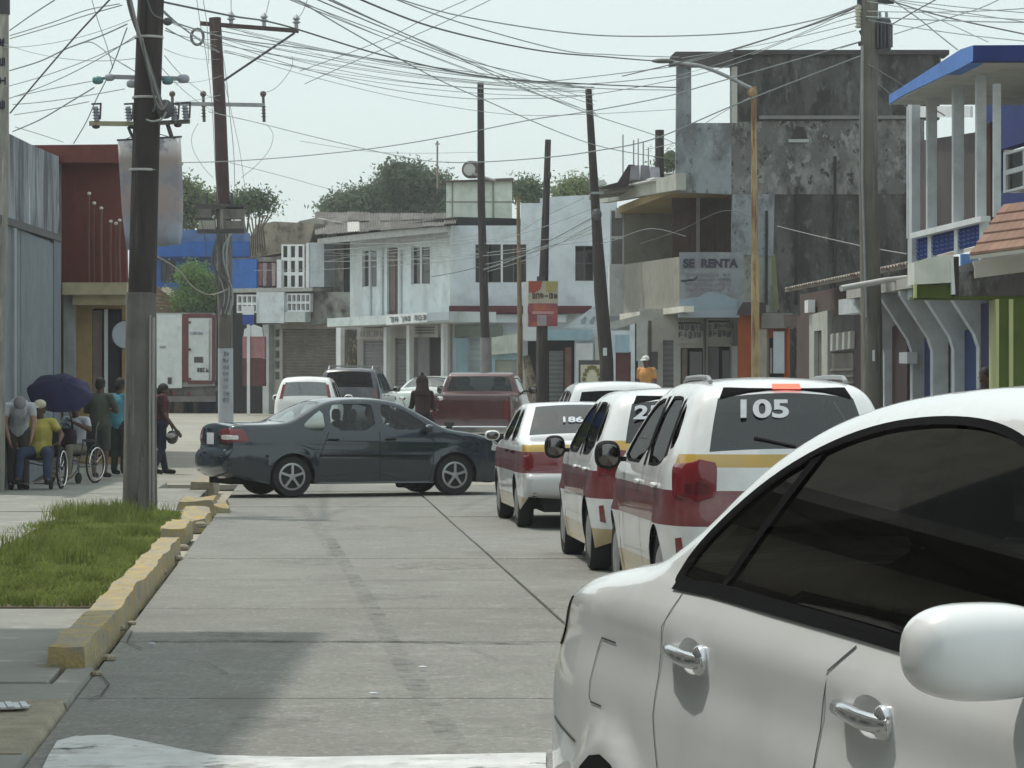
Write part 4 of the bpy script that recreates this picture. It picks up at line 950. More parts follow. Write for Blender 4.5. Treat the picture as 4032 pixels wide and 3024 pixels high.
MB().bar(P(496, 1318, 59.0), P(496, 1318, 59.75), .05).build('bracket', M_frame_d, sg)
for i, (u, v0, v1, r_) in enumerate([(352, 762, 1112, .020), (372, 800, 1112, .012), (400, 820, 1112, .030), (437, 872, 1112, .024), (458, 880, 1112, .018), (472, 868, 1112, .030)]):
    lab = ['tallest thin steel bar standing up from the cream balcony, nearest the gate', 'thin grey steel bar second along the cream balcony', 'dark thick steel bar third along the cream balcony', 'bent rusty steel bar fourth along the cream balcony', 'thin pale steel bar fifth along the cream balcony', 'stout pinkish steel bar at the balcony end beside the big pole'][i]
    rbz = thing('steel_bar', lab, 'rebar', tuple(P(u, 1112, 59.4)), group='bars standing on the red building balcony')
    MB().tube([P(u, v1, 59.4), P(u - 3, (v0 + v1) / 2, 59.4), P(u - 1, v0, 59.4)], r_, 6).build('bar', mat('rusty_bar', (.16, .075, .06), .8, .2), rbz)
    MB().ell(P(u - 1, v0, 59.4), (.04, .04, .035), 8, 5).build('cap', mat('white_cap', (.6, .58, .54), .7, .1), rbz)
# the row of shops the photograph only shows by its shadow and reflections, beside the camera on the left
M_sh = WH('near_shop_wall', (.36, .33, .29))
ns = thing('shop_building', 'two-storey shop row on the left outside the frame, shading the pavement', 'building', (-9, 10, 0))
core('wall', [(-16, -20), (-5.0, -20), (-5.0, 19.4), (-16, 19.4)], 0, 7.3, M_sh, ns)
MB().box(-16.2, -3.67, -20, 20.7, 7.3, 7.5).build('roof_slab', M_concd, ns); MB().box(-5.0, -3.9, -20, 19.8, 3.6, 3.75).build('balcony_slab', M_concd, ns)
for k in range(9):
    y0 = -16 + k * 3.7; MB().box(-5.02, -4.97, y0, y0 + 2.6, .1, 2.6).build('shop_door', M_darkin, ns); MB().box(-5.02, -4.96, y0 + .4, y0 + 2.0, 4.2, 5.8).build('shop_window', M_frame_d, ns)
ns2 = thing('shop_building', 'lower dark shop row added unseen further along the left for the near car windows to reflect', 'building', (-11, 34, 0))
core('wall', [(-22, 18.5), (-8.4, 18.5), (-9.6, 43.5), (-22, 43.5)], 0, 4.6, WH('added_shop_wall', (.22, .22, .22)), ns2)  # unseen row added to give the near car windows a dark reflection
for k in range(6):
    y0 = 20 + k * 3.8; MB().hexa([(-8.46 - .048 * (y0 - 18.5) + .07, y0, .1), (-8.46 - .048 * (y0 - 18.5) + .13, y0, .1), (-8.46 - .048 * (y0 - 15.9) + .13, y0 + 2.6, .1), (-8.46 - .048 * (y0 - 15.9) + .07, y0 + 2.6, .1), (-8.46 - .048 * (y0 - 18.5) + .07, y0, 2.7), (-8.46 - .048 * (y0 - 18.5) + .13, y0, 2.7), (-8.46 - .048 * (y0 - 15.9) + .13, y0 + 2.6, 2.7), (-8.46 - .048 * (y0 - 15.9) + .07, y0 + 2.6, 2.7)]).build('shop_door', M_darkin, ns2)

# ================================================================== FAR CENTRE LEFT: blue building, tiled corner
M_blue = WH('bright_blue_wall', (.035, .13, .42), .5)
fb = Pl(600, 119, 1100, 119)
bl = thing('blue_building', 'bright blue two-storey building far behind the second pole', 'building', (XU(800, 119), 119, gz(119)))
slab(fb, 'wall', rect(600, 950, 1030, 1640), M_blue, bl, .3, 0, [rect(632, 1012, 692, 1112), rect(880, 1022, 905, 1075)])
slab(fb, 'cornice', rect(598, 1010, 1035, 1024), mat('navy_band', (.012, .03, .12), .8), bl, .3, .35)
window(fb, bl, 632, 1012, 692, 1112, 3, 1, M_frame_d)
window(fb, bl, 880, 1022, 905, 1075, 1, 2, M_frame_d)
slab(fb, 'upper_block', rect(660, 905, 960, 1012), WH('pale_blue_upper', (.10, .17, .33)), bl, 3, -.6)
core('back_block', [(XU(600, 119), 119.31), (XU(1030, 119), 119.31), (XU(1030, 119), 128), (XU(600, 119), 128)], 0, ZV(955, 119), M_blue, bl)
tc = thing('corner_house', 'brown gable corner house with a pale sloping roof edge behind the truck', 'house', (XU(650, 117.6), 117.7, gz(117)))
tp = Pl(600, 117.6, 760, 117.6)
slab(tp, 'gable_wall', [(540, 1640), (722, 1640), (722, 1212), (622, 1130), (540, 1130)], mat('brown_gable', (.15, .10, .07), .9, .3, 2), tc, 1.1, 0)
slab(tp, 'roof_edge', [(636, 1142), (640, 1128), (660, 1130), (728, 1202), (716, 1204)], mat('pale_tile_edge', (.60, .54, .42), .8, .15), tc, 1.2, .25)
for k in range(4): slab(tp, 'eave_board', [(612, 1150 + k * 16), (700 + 0 * k, 1178 + k * 8), (700, 1183 + k * 8), (612, 1158 + k * 16)], mat('eave_wood', (.22, .15, .09), .8, .3, 4), tc, .1, .06)

# ================================================================== FAR CENTRE: dirty block A and white building B
pb = Pl(1290, 110, 1770, 100)
M_whiteB = WH('cool_white_wall', (.70, .75, .77), .55, .6)
M_grime = mat('grimy_concrete', (.25, .24, .22), .92, .3, .7, layers=[((.07, .065, .06, 1), .46, .62, 1.0, (1, 1, .6)), ((.42, .42, .40, 1), .58, .7, 1.6, (1, 1, .5))])
M_shut = mat('brown_grey_shutter', (.17, .15, .135), .7, .2, 2, metal=.2)
M_shutg = mat('grey_shutter', (.20, .20, .205), .65, .2, 2, metal=.2)
B = thing('white_building', 'long white two-storey building with a worn corrugated roof and shop awning', 'building', (XU(1580, 104), 104, gz(104)))
gvB = pb.gv(1570)
slab(pb, 'upper_wall', [(1378, 1290), (1772, 1262), (1772, 890), (1378, 940)], M_whiteB, B, .25, 0, [rect(1426, 985, 1486, 1130), rect(1524, 975, 1566, 1238), rect(1618, 968, 1696, 1120)])
slab(pb, 'lower_wall', [(1330, gvB), (1772, gvB), (1772, 1262), (1330, 1290)], mat('grey_beige_shop_wall', (.30, .29, .27), .9, .15, 1), B, .25, 0, [rect(1430, 1342, 1510, 1600), rect(1556, 1332, 1600, 1600), rect(1630, 1328, 1738, 1600)])
w_ = window(pb, B, 1426, 985, 1486, 1130, 2, 1, M_frame_w, gm=G_win); slab(pb, 'curtain', rect(1428, 990, 1455, 1126), mat('blue_curtain', (.10, .17, .32), .9, .2, 6), w_, .02, -.16)
dB = slab(pb, 'door', rect(1526, 978, 1564, 1236), mat('brown_door', (.10, .055, .055), .7, .2), B, .06, -.08); slab(pb, 'door_panel', rect(1536, 990, 1556, 1225), mat('brown_door_light', (.16, .11, .11), .7, .2), dB, .02, -.065)
w_ = window(pb, B, 1618, 968, 1696, 1120, 2, 1, M_frame_w); slab(pb, 'curtain', rect(1645, 975, 1664, 1116), mat('grey_curtain', (.32, .33, .36), .9, .2, 6), w_, .02, -.16)
for (a, b) in [(1452, 1462), (1498, 1506), (1571, 1578)]: slab(pb, 'wall_pipe', rect(a, 985, a + 6, 1250), mat('pale_pipe', (.5, .53, .55), .7, .1), B, .06, .07)
slab(pb, 'fascia', [(1250, 962), (1760, 912), (1760, 890), (1560, 905), (1250, 940)], mat('grey_white_fascia', (.44, .45, .44), .8, .2, 3), B, .15, 1.0)
slab(pb, 'soffit_shadow_board', [(1378, 975), (1765, 925), (1765, 912), (1378, 962)], WH('greyish_white', (.5, .52, .53)), B, .1, .5)
# worn corrugated roof, sheet by sheet
rm = [mat('roof_sheet_brown', (.11, .10, .09), .8, .35, 1.5, layers=[((.22, .205, .19, 1), .5, .65, 2, (1, 1, 1))]), mat('roof_sheet_grey', (.17, .16, .15), .75, .3, 1.5, layers=[((.10, .085, .075, 1), .5, .65, 2, (1, 1, 1))]), mat('roof_sheet_pale', (.5, .49, .46), .6, .2, 2)]
def corrug(p00, p10, p11, p01, n, amp, name, m, parent):
    """ribbed sheet between four corners; ribs run from the p00-p10 edge to the p01-p11 edge"""
    p00, p10, p11, p01 = map(Vector, (p00, p10, p11, p01)); vs = []; fs = []; nn = (p10 - p00).cross(p01 - p00).normalized()
    if nn.z < 0: nn = -nn
    for i in range(2 * n + 1):
        k = i / (2 * n); o = nn * (amp if i % 2 else 0); vs += [p00.lerp(p10, k) + o, p01.lerp(p11, k) + o]
    for i in range(2 * n): fs.append((2 * i, 2 * i + 2, 2 * i + 3, 2 * i + 1))
    return MB().add(vs, fs).build(name, m, parent)
rn = 13
for r in range(2):
    for k in range(rn):
        u0 = 1240 + (1790 - 1240) * k / rn; u1 = 1240 + (1790 - 1240) * (k + 1) / rn
        f = lambda u: pb.pt(u, 930 - (u - 1240) * .075, 1.15); ridge = lambda u: pb.pt(u, 842 + (u - 1240) * .012, -3.2)
        a, b = f(u0), f(u1 + 6); c, d = ridge(u1 + 6), ridge(u0); lo, hi = (0, .55) if r == 0 else (.5, 1.0)
        up = Vector((0, 0, .03 * r + random.uniform(0, .05)))
        corrug(a.lerp(d, lo) + up, b.lerp(c, lo) + up, b.lerp(c, hi) + up, a.lerp(d, hi) + up, 5, .045, 'roof_sheet', random.choice([rm[0], rm[0], rm[1], rm[1], rm[0]]) if not (k == 3 and r == 0) else rm[2], B)
# awning slab with its sign
aw = slab(pb, 'awning_slab', [(1288, 1287), (1772, 1266), (1772, 1226), (1288, 1254)], WH('awning_white', (.55, .61, .62)), B, 1.6, 1.4)
slab(pb, 'sign_board', [(1520, 1280), (1682, 1268), (1682, 1230), (1520, 1240)], M_frame_w, aw, .05, 1.46)
marks(pb, aw, 1533, 1248, 1582, 1271, mat('grey_letter', (.16, .18, .19), .8), 1, 1.475, 2, dv=-2, gap=0); marks(pb, aw, 1592, 1245, 1624, 1264, _M['grey_letter'], 1, 1.475, 3, dv=-2, gap=0); marks(pb, aw, 1632, 1241, 1668, 1263, _M['grey_letter'], 1, 1.475, 4, dv=-2, gap=0)
slab(pb, 'fabric_panel', [(1684, 1264), (1768, 1260), (1768, 1228), (1684, 1232)], mat('grey_fabric', (.36, .40, .44), .9, .1), aw, .04, 1.46)
sb = slab(pb, 'sign_box', rect(1405, 1292, 1512, 1336), mat('beige_sign', (.36, .34, .31), .8, .15), B, .2, .12); marks(pb, sb, 1418, 1302, 1500, 1326, mat('faint_letter', (.25, .24, .23), .8), 1, .135, 5, gap=0)
vb_ = slab(pb, 'vent_box', rect(1622, 1278, 1725, 1328), mat('grey_panel', (.34, .335, .32), .8, .1), B, .12, .08)
for k in range(3): slab(pb, 'vent_slat', rect(1634, 1286 + k * 11, 1708, 1292 + k * 11), mat('vent_slot', (.13, .125, .11), .8), vb_, .05, .10)
shutter(pb, B, 1430, 1342, 1510, gvB - 5, M_shutg, 22); shutter(pb, B, 1556, 1332, 1600, gvB - 5, M_shutg, 22)
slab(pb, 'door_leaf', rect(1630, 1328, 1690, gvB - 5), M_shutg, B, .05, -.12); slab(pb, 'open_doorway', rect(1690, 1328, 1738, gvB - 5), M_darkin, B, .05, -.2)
for (a, b, c) in [(1510, 1521, 1288), (1600, 1612, 1282), (1736, 1746, 1275), (1324, 1341, 1290)]: slab(pb, 'awning_post', rect(a, c, b, gvB), M_frame_w, B, .15, .5)
slab(pb, 'shelf_front', rect(1344, 1298, 1404, gvB), mat('dark_stock', (.07, .06, .05), .9, .5, 3, layers=[((.32, .25, .16, 1), .55, .6, 4, (1, 1, 1))]), B, .1, .02)
core('back_block', [tuple(pb.w(*pb.sz(1300, 1500), 0).xy - pb.n * .26), tuple(pb.w(*pb.sz(1772, 1500), 0).xy - pb.n * .26), tuple(pb.w(*pb.sz(1772, 1500), 0).xy - pb.n * 8), tuple(pb.w(*pb.sz(1300, 1500), 0).xy - pb.n * 8)], 0, ZV(905, 108), M_darkin, B)
slab(pb, 'end_wall', [(1060, 1300), (1378, 1290), (1378, 885), (1240, 858), (1180, 870), (1060, 960)], M_grime, B, .25, -.6)

# block A to its left: grimy flats with pierced block screens
A = thing('grimy_building', 'grimy concrete house with white pierced block screens and a shuttered shop', 'building', (XU(1180, 111), 111, gz(111)))
pa = Pl(1000, 112, 1390, 109)
slab(pa, 'upper_wall', [(905, 1150), (1380, 1150), (1380, 955), (1215, 960), (1100, 1010), (1000, 1015), (905, 1015)], M_grime, A, .25, 0, [rect(1012, 1030, 1088, 1132), rect(1108, 962, 1198, 1136)])
slab(pa, 'blue_panel', rect(905, 1020, 1010, 1142), M_blue, A, .05, .06)
cu_ = slab(pa, 'curtained_window', rect(1012, 1030, 1088, 1132), M_darkin, A, .05, -.1)
for k, c in enumerate([(.25, .12, .14), (.30, .24, .24), (.10, .05, .07), (.34, .27, .26)]): slab(pa, 'curtain', [(1016 + k * 18, 1128), (1030 + k * 18, 1124), (1034 + k * 17, 1036), (1018 + k * 17, 1034)], mat('curtain_%s' % 'abcd'[k], c, .9, .3, 8), cu_, .03, -.05)
slab(pa, 'white_column', rect(1090, 1022, 1107, 1142), M_frame_w, A, .25, .15)
window(pa, A, 1108, 962, 1198, 1136, 3, 3, M_frame_w, off=.02, fw=11)
slab(pa, 'shutter_box', rect(1210, 955, 1276, 1130), WH('pale_grey_panel', (.44, .48, .51)), A, .6, .6)
slab(pa, 'shutter_box_edge', rect(1205, 958, 1216, 1132), M_frame_w, A, .6, .64)
slab(pa, 'floor_slab', [(905, 1152), (1230, 1146), (1230, 1132), (905, 1136)], mat('slab_grey', (.36, .36, .34), .9, .2), A, 1.2, 1.0)
lat = lambda u0, v0, u1, v1, nx, ny, f: [rect(u0 + (u1 - u0) * (i + f) / nx, v0 + (v1 - v0) * (j + f) / ny, u0 + (u1 - u0) * (i + 1 - f) / nx, v0 + (v1 - v0) * (j + 1 - f) / ny) for i in range(nx) for j in range(ny)]
slab(pa, 'block_screen', rect(932, 1160, 1012, 1232), M_frame_w, A, .15, .9, lat(934, 1162, 1010, 1230, 4, 2, .14))
slab(pa, 'block_screen', rect(1128, 1155, 1222, 1228), M_frame_w, A, .15, .9, lat(1130, 1157, 1220, 1226, 5, 2, .14))
slab(pa, 'screen_backing', rect(925, 1150, 1225, 1262), M_darkin, A, .1, .3)
slab(pa, 'white_panel', rect(1010, 1150, 1118, 1272), WH('panel_white', (.58, .63, .65)), A, .2, 1.02)
slab(pa, 'white_ledge', rect(1120, 1228, 1202, 1268), WH('ledge_white', (.50, .54, .54)), A, .3, 1.0)
slab(pa, 'stained_wall', [(1225, 1280), (1382, 1265), (1382, 1150), (1225, 1150)], mat('stained_pale_wall', (.36, .36, .34), .92, .2, .6, layers=[((.06, .055, .06, 1), .44, .6, .8, (1, 1, 1))]), A, .3, .3)
slab(pa, 'lower_wall', [(1046, pa.gv(1200)), (1345, pa.gv(1200)), (1345, 1272), (1046, 1276)], mat('shop_lower_wall', (.42, .40, .36), .9, .2), A, .25, 0, [rect(1112, 1292, 1322, 1640)] + lat(1056, 1290, 1104, 1500, 2, 5, .16))
slab(pa, 'lattice_backing', rect(1050, 1280, 1108, 1640), M_darkin, A, .05, -.3)
slab(pa, 'beam', rect(1105, 1268, 1345, 1294), mat('beam_brown', (.24, .21, .18), .9, .2), A, .3, .2)
shutter(pa, A, 1112, 1292, 1322, 1640, M_shut, 30)
slab(pa, 'white_post', rect(1034, 1278, 1058, 1640), WH('post_white', (.5, .53, .53)), A, .3, .3)
core('back_block', [(XU(905, 112), 113), (XU(1380, 109), 110), (XU(1380, 109) + .2, 120), (XU(905, 112), 121)], 0, ZV(1020, 112), M_darkin, A)
slab(pa, 'collapsed_roof_wall', [(985, 1020), (1215, 975), (1240, 880), (1080, 872), (1010, 885), (985, 930)], mat('rubble_wall', (.27, .235, .19), .95, .35, 1.2, .8, 4, layers=[((.10, .085, .07, 1), .5, .62, 2.5, (1, 1, 1))]), A, .6, -.3)
for k in range(7):
    u = 985 + k * 10; tag(MB().tube([pa.pt(u, 1010 - k * 4, .1), pa.pt(u + 8 - 3 * k, 930 - 6 * k, .3 + .1 * (k % 3)), pa.pt(u - 10 + 6 * k, 860 - 3 * k, .2)], .03, 5).build('dead_branch', mat('dry_wood', (.10, .08, .06), .9, .3, 5)), 'bare dead branch leaning on the grimy house beside the second pole', 'branch', 'bare branches against the grimy house')
# pink stall in front of the blue building
ks = thing('market_kiosk', 'narrow pink and maroon kiosk with white top beside the second pole', 'kiosk', (XU(990, 108), 108, gz(108)))
pk = Pl(900, 108, 1100, 108)
slab(pk, 'side_board', rect(955, 1325, 1042, 1410), mat('pink_board', (.36, .17, .18), .8, .25, 2), ks, .7, 0)
slab(pk, 'base_board', rect(955, 1412, 1042, 1520), mat('maroon_board', (.13, .035, .045), .8, .2), ks, .7, 0)
slab(pk, 'white_top', [(958, 1325), (1036, 1325), (1030, 1290), (998, 1278), (962, 1296)], M_frame_w, ks, .7, .05)
slab(pk, 'blue_sign', rect(955, 1240, 1000, 1278), mat('sign_blue', (.02, .06, .30), .6), ks, .1, .0); slab(pk, 'blue_sign_top', rect(955, 1205, 1000, 1239), M_frame_w, ks, .1, .0)
slab(pk, 'pole', rect(972, 1278, 984, pk.gv(980)), M_frame_w, ks, .1, .1)

# ================================================================== FAR CENTRE: pale blue building C with maroon band
pcn = Pl(1700, 100, 2500, 100)
C = thing('pale_building', 'pale blue white two-storey building with a maroon ledge above its shops', 'building', (XU(2090, 100), 100, gz(100)))
M_whiteC = WH('pale_bluish_wall', (.65, .70, .75), .6, .6); gC = pcn.gv(2000)
M_paleblue = WH('pale_blue_paint', (.34, .50, .58), .7)
slab(pcn, 'upper_wall', [(1772, 1210), (2430, 1210), (2430, 762), (2168, 775), (2128, 800), (2050, 800), (2050, 888), (1772, 888)], M_whiteC, C, .3, 0, [rect(1872, 962, 2072, 1112), rect(2265, 968, 2336, 1106)])
window(pcn, C, 1872, 962, 2072, 1112, 4, 2, M_frame_d, gm=G_win); slab(pcn, 'window_bar', rect(1972, 962, 1980, 1112), M_frame_w, C, .05, .0)
window(pcn, C, 2265, 968, 2336, 1106, 2, 2, M_frame_d)
slab(pcn, 'maroon_ledge', rect(1768, 1204, 2330, 1233), mat('maroon_paint', (.10, .018, .028), .8, .15), C, .6, .5)
slab(pcn, 'lower_wall', rect(1772, 1210, 2500, gC), M_whiteC, C, .3, 0, [rect(1848, 1332, 1902, gC - 30), rect(2078, 1335, 2262, gC - 20), rect(2424, 1385, 2484, gC - 20)])
slab(pcn, 'pale_fascia', rect(1790, 1238, 2230, 1270), M_whiteC, C, .3, .3)
slab(pcn, 'grey_beam', rect(1790, 1285, 1980, 1326), mat('mossy_beam', (.19, .21, .18), .9, .2), C, .3, .2)
slab(pcn, 'blue_column', rect(1796, 1332, 1842, gC), M_paleblue, C, .3, .3)
shutter(pcn, C, 1848, 1332, 1902, gC - 30, mat('white_shutter', (.5, .53, .56), .7, .1), 12)
slab(pcn, 'cream_awning', [(1928, 1398), (2052, 1388), (2052, 1310), (1928, 1330)], WH('awning_cream', (.58, .61, .55)), C, 1.2, 1.2)
kx = slab(pcn, 'blue_kiosk', rect(1938, 1385, 2050, gC), M_paleblue, C, .9, .9, [rect(1950, 1416, 2034, 1500)]); slab(pcn, 'kiosk_window', rect(1950, 1416, 2034, 1500), mat('beige_pane', (.36, .36, .32), .5, .2), kx, .05, .8)
slab(pcn, 'white_box', rect(2068, 1288, 2128, 1342), M_frame_w, C, .4, .4)
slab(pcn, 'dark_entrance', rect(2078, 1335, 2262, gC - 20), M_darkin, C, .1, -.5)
shutter(pcn, C, 2162, 1390, 2218, gC - 20, M_shutg, 14, -.2)
slab(pcn, 'brick_pier', rect(2224, 1368, 2250, gC), mat('brick_red_pier', (.16, .07, .06), .9, .25, 3), C, .3, .1)
slab(pcn, 'blue_lintel', rect(2130, 1298, 2330, 1340), M_paleblue, C, .3, .15)
slab(pcn, 'white_panel', rect(2268, 1352, 2336, 1462), M_frame_w, C, .1, .1)
slab(pcn, 'narrow_panel', rect(2342, 1325, 2372, 1462), WH('panel_cream', (.5, .5, .48)), C, .1, .12)
slab(pcn, 'maroon_door', rect(2424, 1388, 2484, gC - 20), mat('maroon_door', (.10, .025, .028), .7, .2), C, .08, -.1)
slab(pcn, 'blue_fanlight', rect(2424, 1318, 2478, 1388), M_paleblue, C, .08, .04)
# sloping canvas awning with dark scallops, right of the posts
ca = slab(pcn, 'canvas_awning', [(2222, 1290), (2430, 1290), (2430, 1168), (2392, 1168)], WH('canvas_blue_white', (.50, .57, .62)), C, .1, 1.6)
for k in range(3): slab(pcn, 'painted_mark', [(2288 + k * 34, 1276), (2304 + k * 34, 1276), (2312 + k * 34, 1252), (2304 + k * 34, 1244), (2288 + k * 34, 1262)], mat('canvas_mark', (.24, .28, .33), .8), ca, .01, 1.615)
# palm poster
po = thing('palm_poster', 'framed poster with a dark wreath on cream behind the white estate', 'poster', tuple(P(2330, 1500, 98)))
pq = Pl(2200, 98, 2500, 98)
slab(pq, 'frame', rect(2278, 1418, 2384, 1560), M_frame_d, po, .08, 0); slab(pq, 'sheet', rect(2286, 1436, 2376, 1556), mat('cream_sheet', (.55, .53, .40), .8, .1), po, .01, .012)
for k in range(9):
    a = math.pi * (k + .5) / 9; uu = 2331 - 32 * math.cos(a); vv = 1505 - 58 * math.sin(a); slab(pq, 'wreath_leaf', [(uu - 8, vv + 6), (uu + 8, vv + 6), (uu + 7, vv - 9), (uu - 7, vv - 9)], mat('olive_leaf', (.17, .15, .05), .8, .2), po, .01, .024 + .002 * (k % 2))
MB().bar(pq.pt(2290, 1558, -.1), pq.pt(2290, pq.gv(2290), -.1), .05).build('leg', M_frame_d, po); MB().bar(pq.pt(2374, 1558, -.1), pq.pt(2374, pq.gv(2374), -.1), .05).build('leg', M_frame_d, po)
core('back_block', [(XU(1772, 100), 100.6), (XU(2500, 100), 100.6), (XU(2500, 100), 112), (XU(1772, 100), 112)], 0, ZV(892, 100), M_darkin, C)
core('raised_block', [(XU(2128, 100), 100.31), (XU(2430, 100), 100.31), (XU(2430, 100), 110), (XU(2128, 100), 110)], ZV(900, 100), ZV(778, 100), WH('raised_grey', (.42, .44, .45)), C)
# water tank house on its roof
tk = thing('tank_house', 'pale green rooftop tank box with a flat lid above the white buildings', 'water tank', (XU(1880, 103), 103, ZV(890, 103)))
pt_ = Pl(1700, 103, 2100, 103); M_pg = WH('pale_green_box', (.76, .81, .71), .8)
slab(pt_, 'box', rect(1757, 712, 2016, 888), M_pg, tk, 1.6, 0); slab(pt_, 'lid', [(1742, 716), (2022, 712), (2022, 700), (1742, 712)], mat('lid_brown', (.15, .11, .10), .8), tk, 2.0, .2)
for (a, b) in [(1778, 1784), (1938, 1946)]: slab(pt_, 'corner_strap', rect(a, 714, b, 888), mat('strap_grey', (.30, .31, .28), .8), tk, .03, .03)
slab(pt_, 'band', rect(1757, 792, 2016, 797), _M['strap_grey'], tk, .02, .02)
for (a, b) in [(1785, 1862), (1990, 2020)]: slab(pt_, 'base_gap', rect(a, 884, b, 898), M_darkin, tk, .3, .04)
dr = thing('round_drum', 'small round drum tied on the tank lid behind the thin pole', 'drum', tuple(P(1856, 690, 102.5)))
MB().cyl(P(1852, 668, 102.4), P(1868, 668, 103.0), .30, n=20).build('drum_body', mat('drum_brown', (.13, .10, .095), .7, .3), dr, smooth=True); MB().cyl(P(1848, 668, 102.3), P(1849, 668, 102.37), .20, n=18).build('drum_face', mat('drum_face', (.5, .49, .48), .7, .2), dr)
MB().tube([P(1860, 684, 102.3), P(1950, 712, 102.4)], .05, 6).build('drum_strut', mat('strut_grey', (.35, .33, .31), .8), dr)
# ================================================================== RIGHT: concrete block E with the corner balcony D
pe = Pl(2500, 76, 3800, 76)
M_ruin = mat('mouldy_concrete', (.13, .129, .125), .95, .2, .5, .3, 12, layers=[((.22, .22, .214, 1), .46, .60, 1.8, (1, 1, .6)), ((.06, .06, .058, 1), .51, .62, 2.8, (1, 1, .6)), ((.24, .244, .24, 1), .56, .63, 4.6, (1, 1, .6)), ((.03, .03, .03, 1), .58, .64, 4.2, (1, 1, .8))])
M_ruin_d = mat('black_mould_concrete', (.06, .059, .056), .95, .3, .5, .6, 12, layers=[((.10, .10, .096, 1), .46, .60, 1.2, (1, 1, .4)), ((.028, .028, .027, 1), .47, .58, 2.0, (1, 1, .4)), ((.13, .13, .125, 1), .56, .66, 4.0, (1, 1, .45)), ((.025, .025, .025, 1), .58, .66, 6, (1, 1, .5))])
M_ruin_l = mat('peeling_blue_grey', (.25, .28, .30), .95, .2, .6, .3, 12, layers=[((.13, .135, .14, 1), .46, .62, 1.8, (1, 1, .6)), ((.29, .32, .335, 1), .53, .66, 3.4, (1, 1, .5)), ((.07, .07, .075, 1), .57, .68, 5.5, (1, 1, .6))])
E_ = thing('concrete_building', 'tall unfinished concrete building with mould-blackened side wall and empty window', 'building', (XU(3180, 76), 76, gz(76)))
slab(pe, 'upper_side_wall', [(2880, 480), (3700, 470), (3700, 205), (2890, 205)], M_ruin_d, E_, .3, 0)
slab(pe, 'side_wall', [(2880, 765), (3640, 765), (3640, 470), (2880, 480)], M_ruin, E_, .3, .0)
slab(pe, 'lower_side_wall', [(2955, pe.gv(3200)), (3640, pe.gv(3200)), (3640, 766), (3050, 766), (2955, 800)], M_ruin_d, E_, .3, .0)
slab(pe, 'window_wall', [(2660, 755), (2880, 765), (2880, 205), (2665, 205)], M_ruin_l, E_, .3, .03, [rect(2722, 262, 2902 - 25, 484)])
slab(pe, 'window_reveal', rect(2877, 262, 2903, 484), mat('pale_reveal', (.46, .46, .42), .9, .1), E_, .28, .02)
slab(pe, 'roof_beam', [(2636, 255), (2890, 258), (2890, 203), (2660, 203), (2640, 222)], mat('roof_beam_brown', (.075, .068, .068), .95, .25, 1), E_, .5, .25)
slab(pe, 'roof_slab_edge', rect(2888, 196, 3738, 214), mat('roof_edge_dark', (.06, .055, .055), .9, .2), E_, 1.0, .15)
slab(pe, 'roof_slab', rect(3120, 198, 3700, 210), _M['roof_edge_dark'], E_, 10, -.86)
slab(pe, 'string_course', rect(2990, 455, 3620, 468), mat('ledge_grey', (.20, .20, .195), .9, .2), E_, .2, .10)
slab(pe, 'broken_ledge', rect(3105, 548, 3185, 560), mat('ledge_pale', (.36, .37, .36), .9, .2), E_, .15, .08)
slab(pe, 'broken_brick_patch', [(3115, 545), (3180, 545), (3165, 500), (3135, 498)], mat('bared_brick', (.045, .035, .034), .95, .3, 4), E_, .05, .04)
for (u, v0, v1) in [(3137, 735, 1200), (3288, 615, 1190), (3578, 590, 1200), (3018, 830, 1200)]:
    slab(pe, 'column_stub', [(u - 5, v1), (u + 5, v1), (u + 6, v0), (u - 4, v0)], mat('black_column', (.022, .022, .022), .9, .2), E_, .12, .10)
slab(pe, 'corner_pier', [(2880, 1000), (3045, 1010), (3050, 765), (2885, 765)], M_ruin_l, E_, .3, .05)
slab(pe, 'mossy_pier', [(2905, 1230), (3060, 1230), (3050, 1000), (2905, 1000)], mat('mossy_render', (.30, .32, .28), .95, .2, .8, layers=[((.12, .13, .10, 1), .5, .62, 1.5, (1, 1, .5)), ((.05, .05, .05, 1), .6, .7, 2, (1, 1, .5))]), E_, .3, .02)
slab(pe, 'water_streak', [(3045, 1220), (3068, 1220), (3052, 1000), (3040, 1000)], mat('green_streak', (.16, .17, .08), .9, .2), E_, .02, .04)
slab(pe, 'rear_window_block', rect(3620, 215, 3705, 245), mat('rear_soffit', (.36, .31, .22), .9), E_, 2, -.4)
core('back_block', [(XU(2960, 76), 76.4), (XU(3640, 76), 76.4), (XU(3640, 76), 90), (XU(2960, 76), 90)], 0, ZV(500, 76), M_ruin_d, E_)
# street side: balcony floor, ceiling and parapet running away along the street
pd = Pl(2445, 85.5, 2682, 75.2)
M_beige = WH('beige_panel', (.27, .26, .22), .8); M_ochre = WH('ochre_soffit', (.30, .23, .10), .8)
slab(pd, 'balcony_parapet', [(2455, 1238), (2682, 1208), (2682, 1010), (2455, 1042)], M_beige, E_, .15, 0)
slab(pd, 'balcony_edge', [(2440, 1262), (2692, 1228), (2692, 1205), (2440, 1236)], mat('cream_edge', (.62, .60, .52), .85, .1), E_, .25, .1)
zc_ = ZV(752, 76.4); cr4 = [(XU(2664, 76.4), 76.4), (XU(2890, 76.4), 76.4), (XU(2890, 76.4), 86.5), (XU(2436, 86), 86.0)]
MB().hexa([(x, y, zc_) for x, y in cr4] + [(x, y, zc_ + .2) for x, y in cr4]).build('balcony_ceiling', M_ochre, E_)
zf_ = ZV(1236, 76.4); cr4 = [(XU(2690, 76.4), 76.4), (XU(2900, 76.4), 76.4), (XU(2900, 76.4), 86.5), (XU(2450, 86), 86.0)]
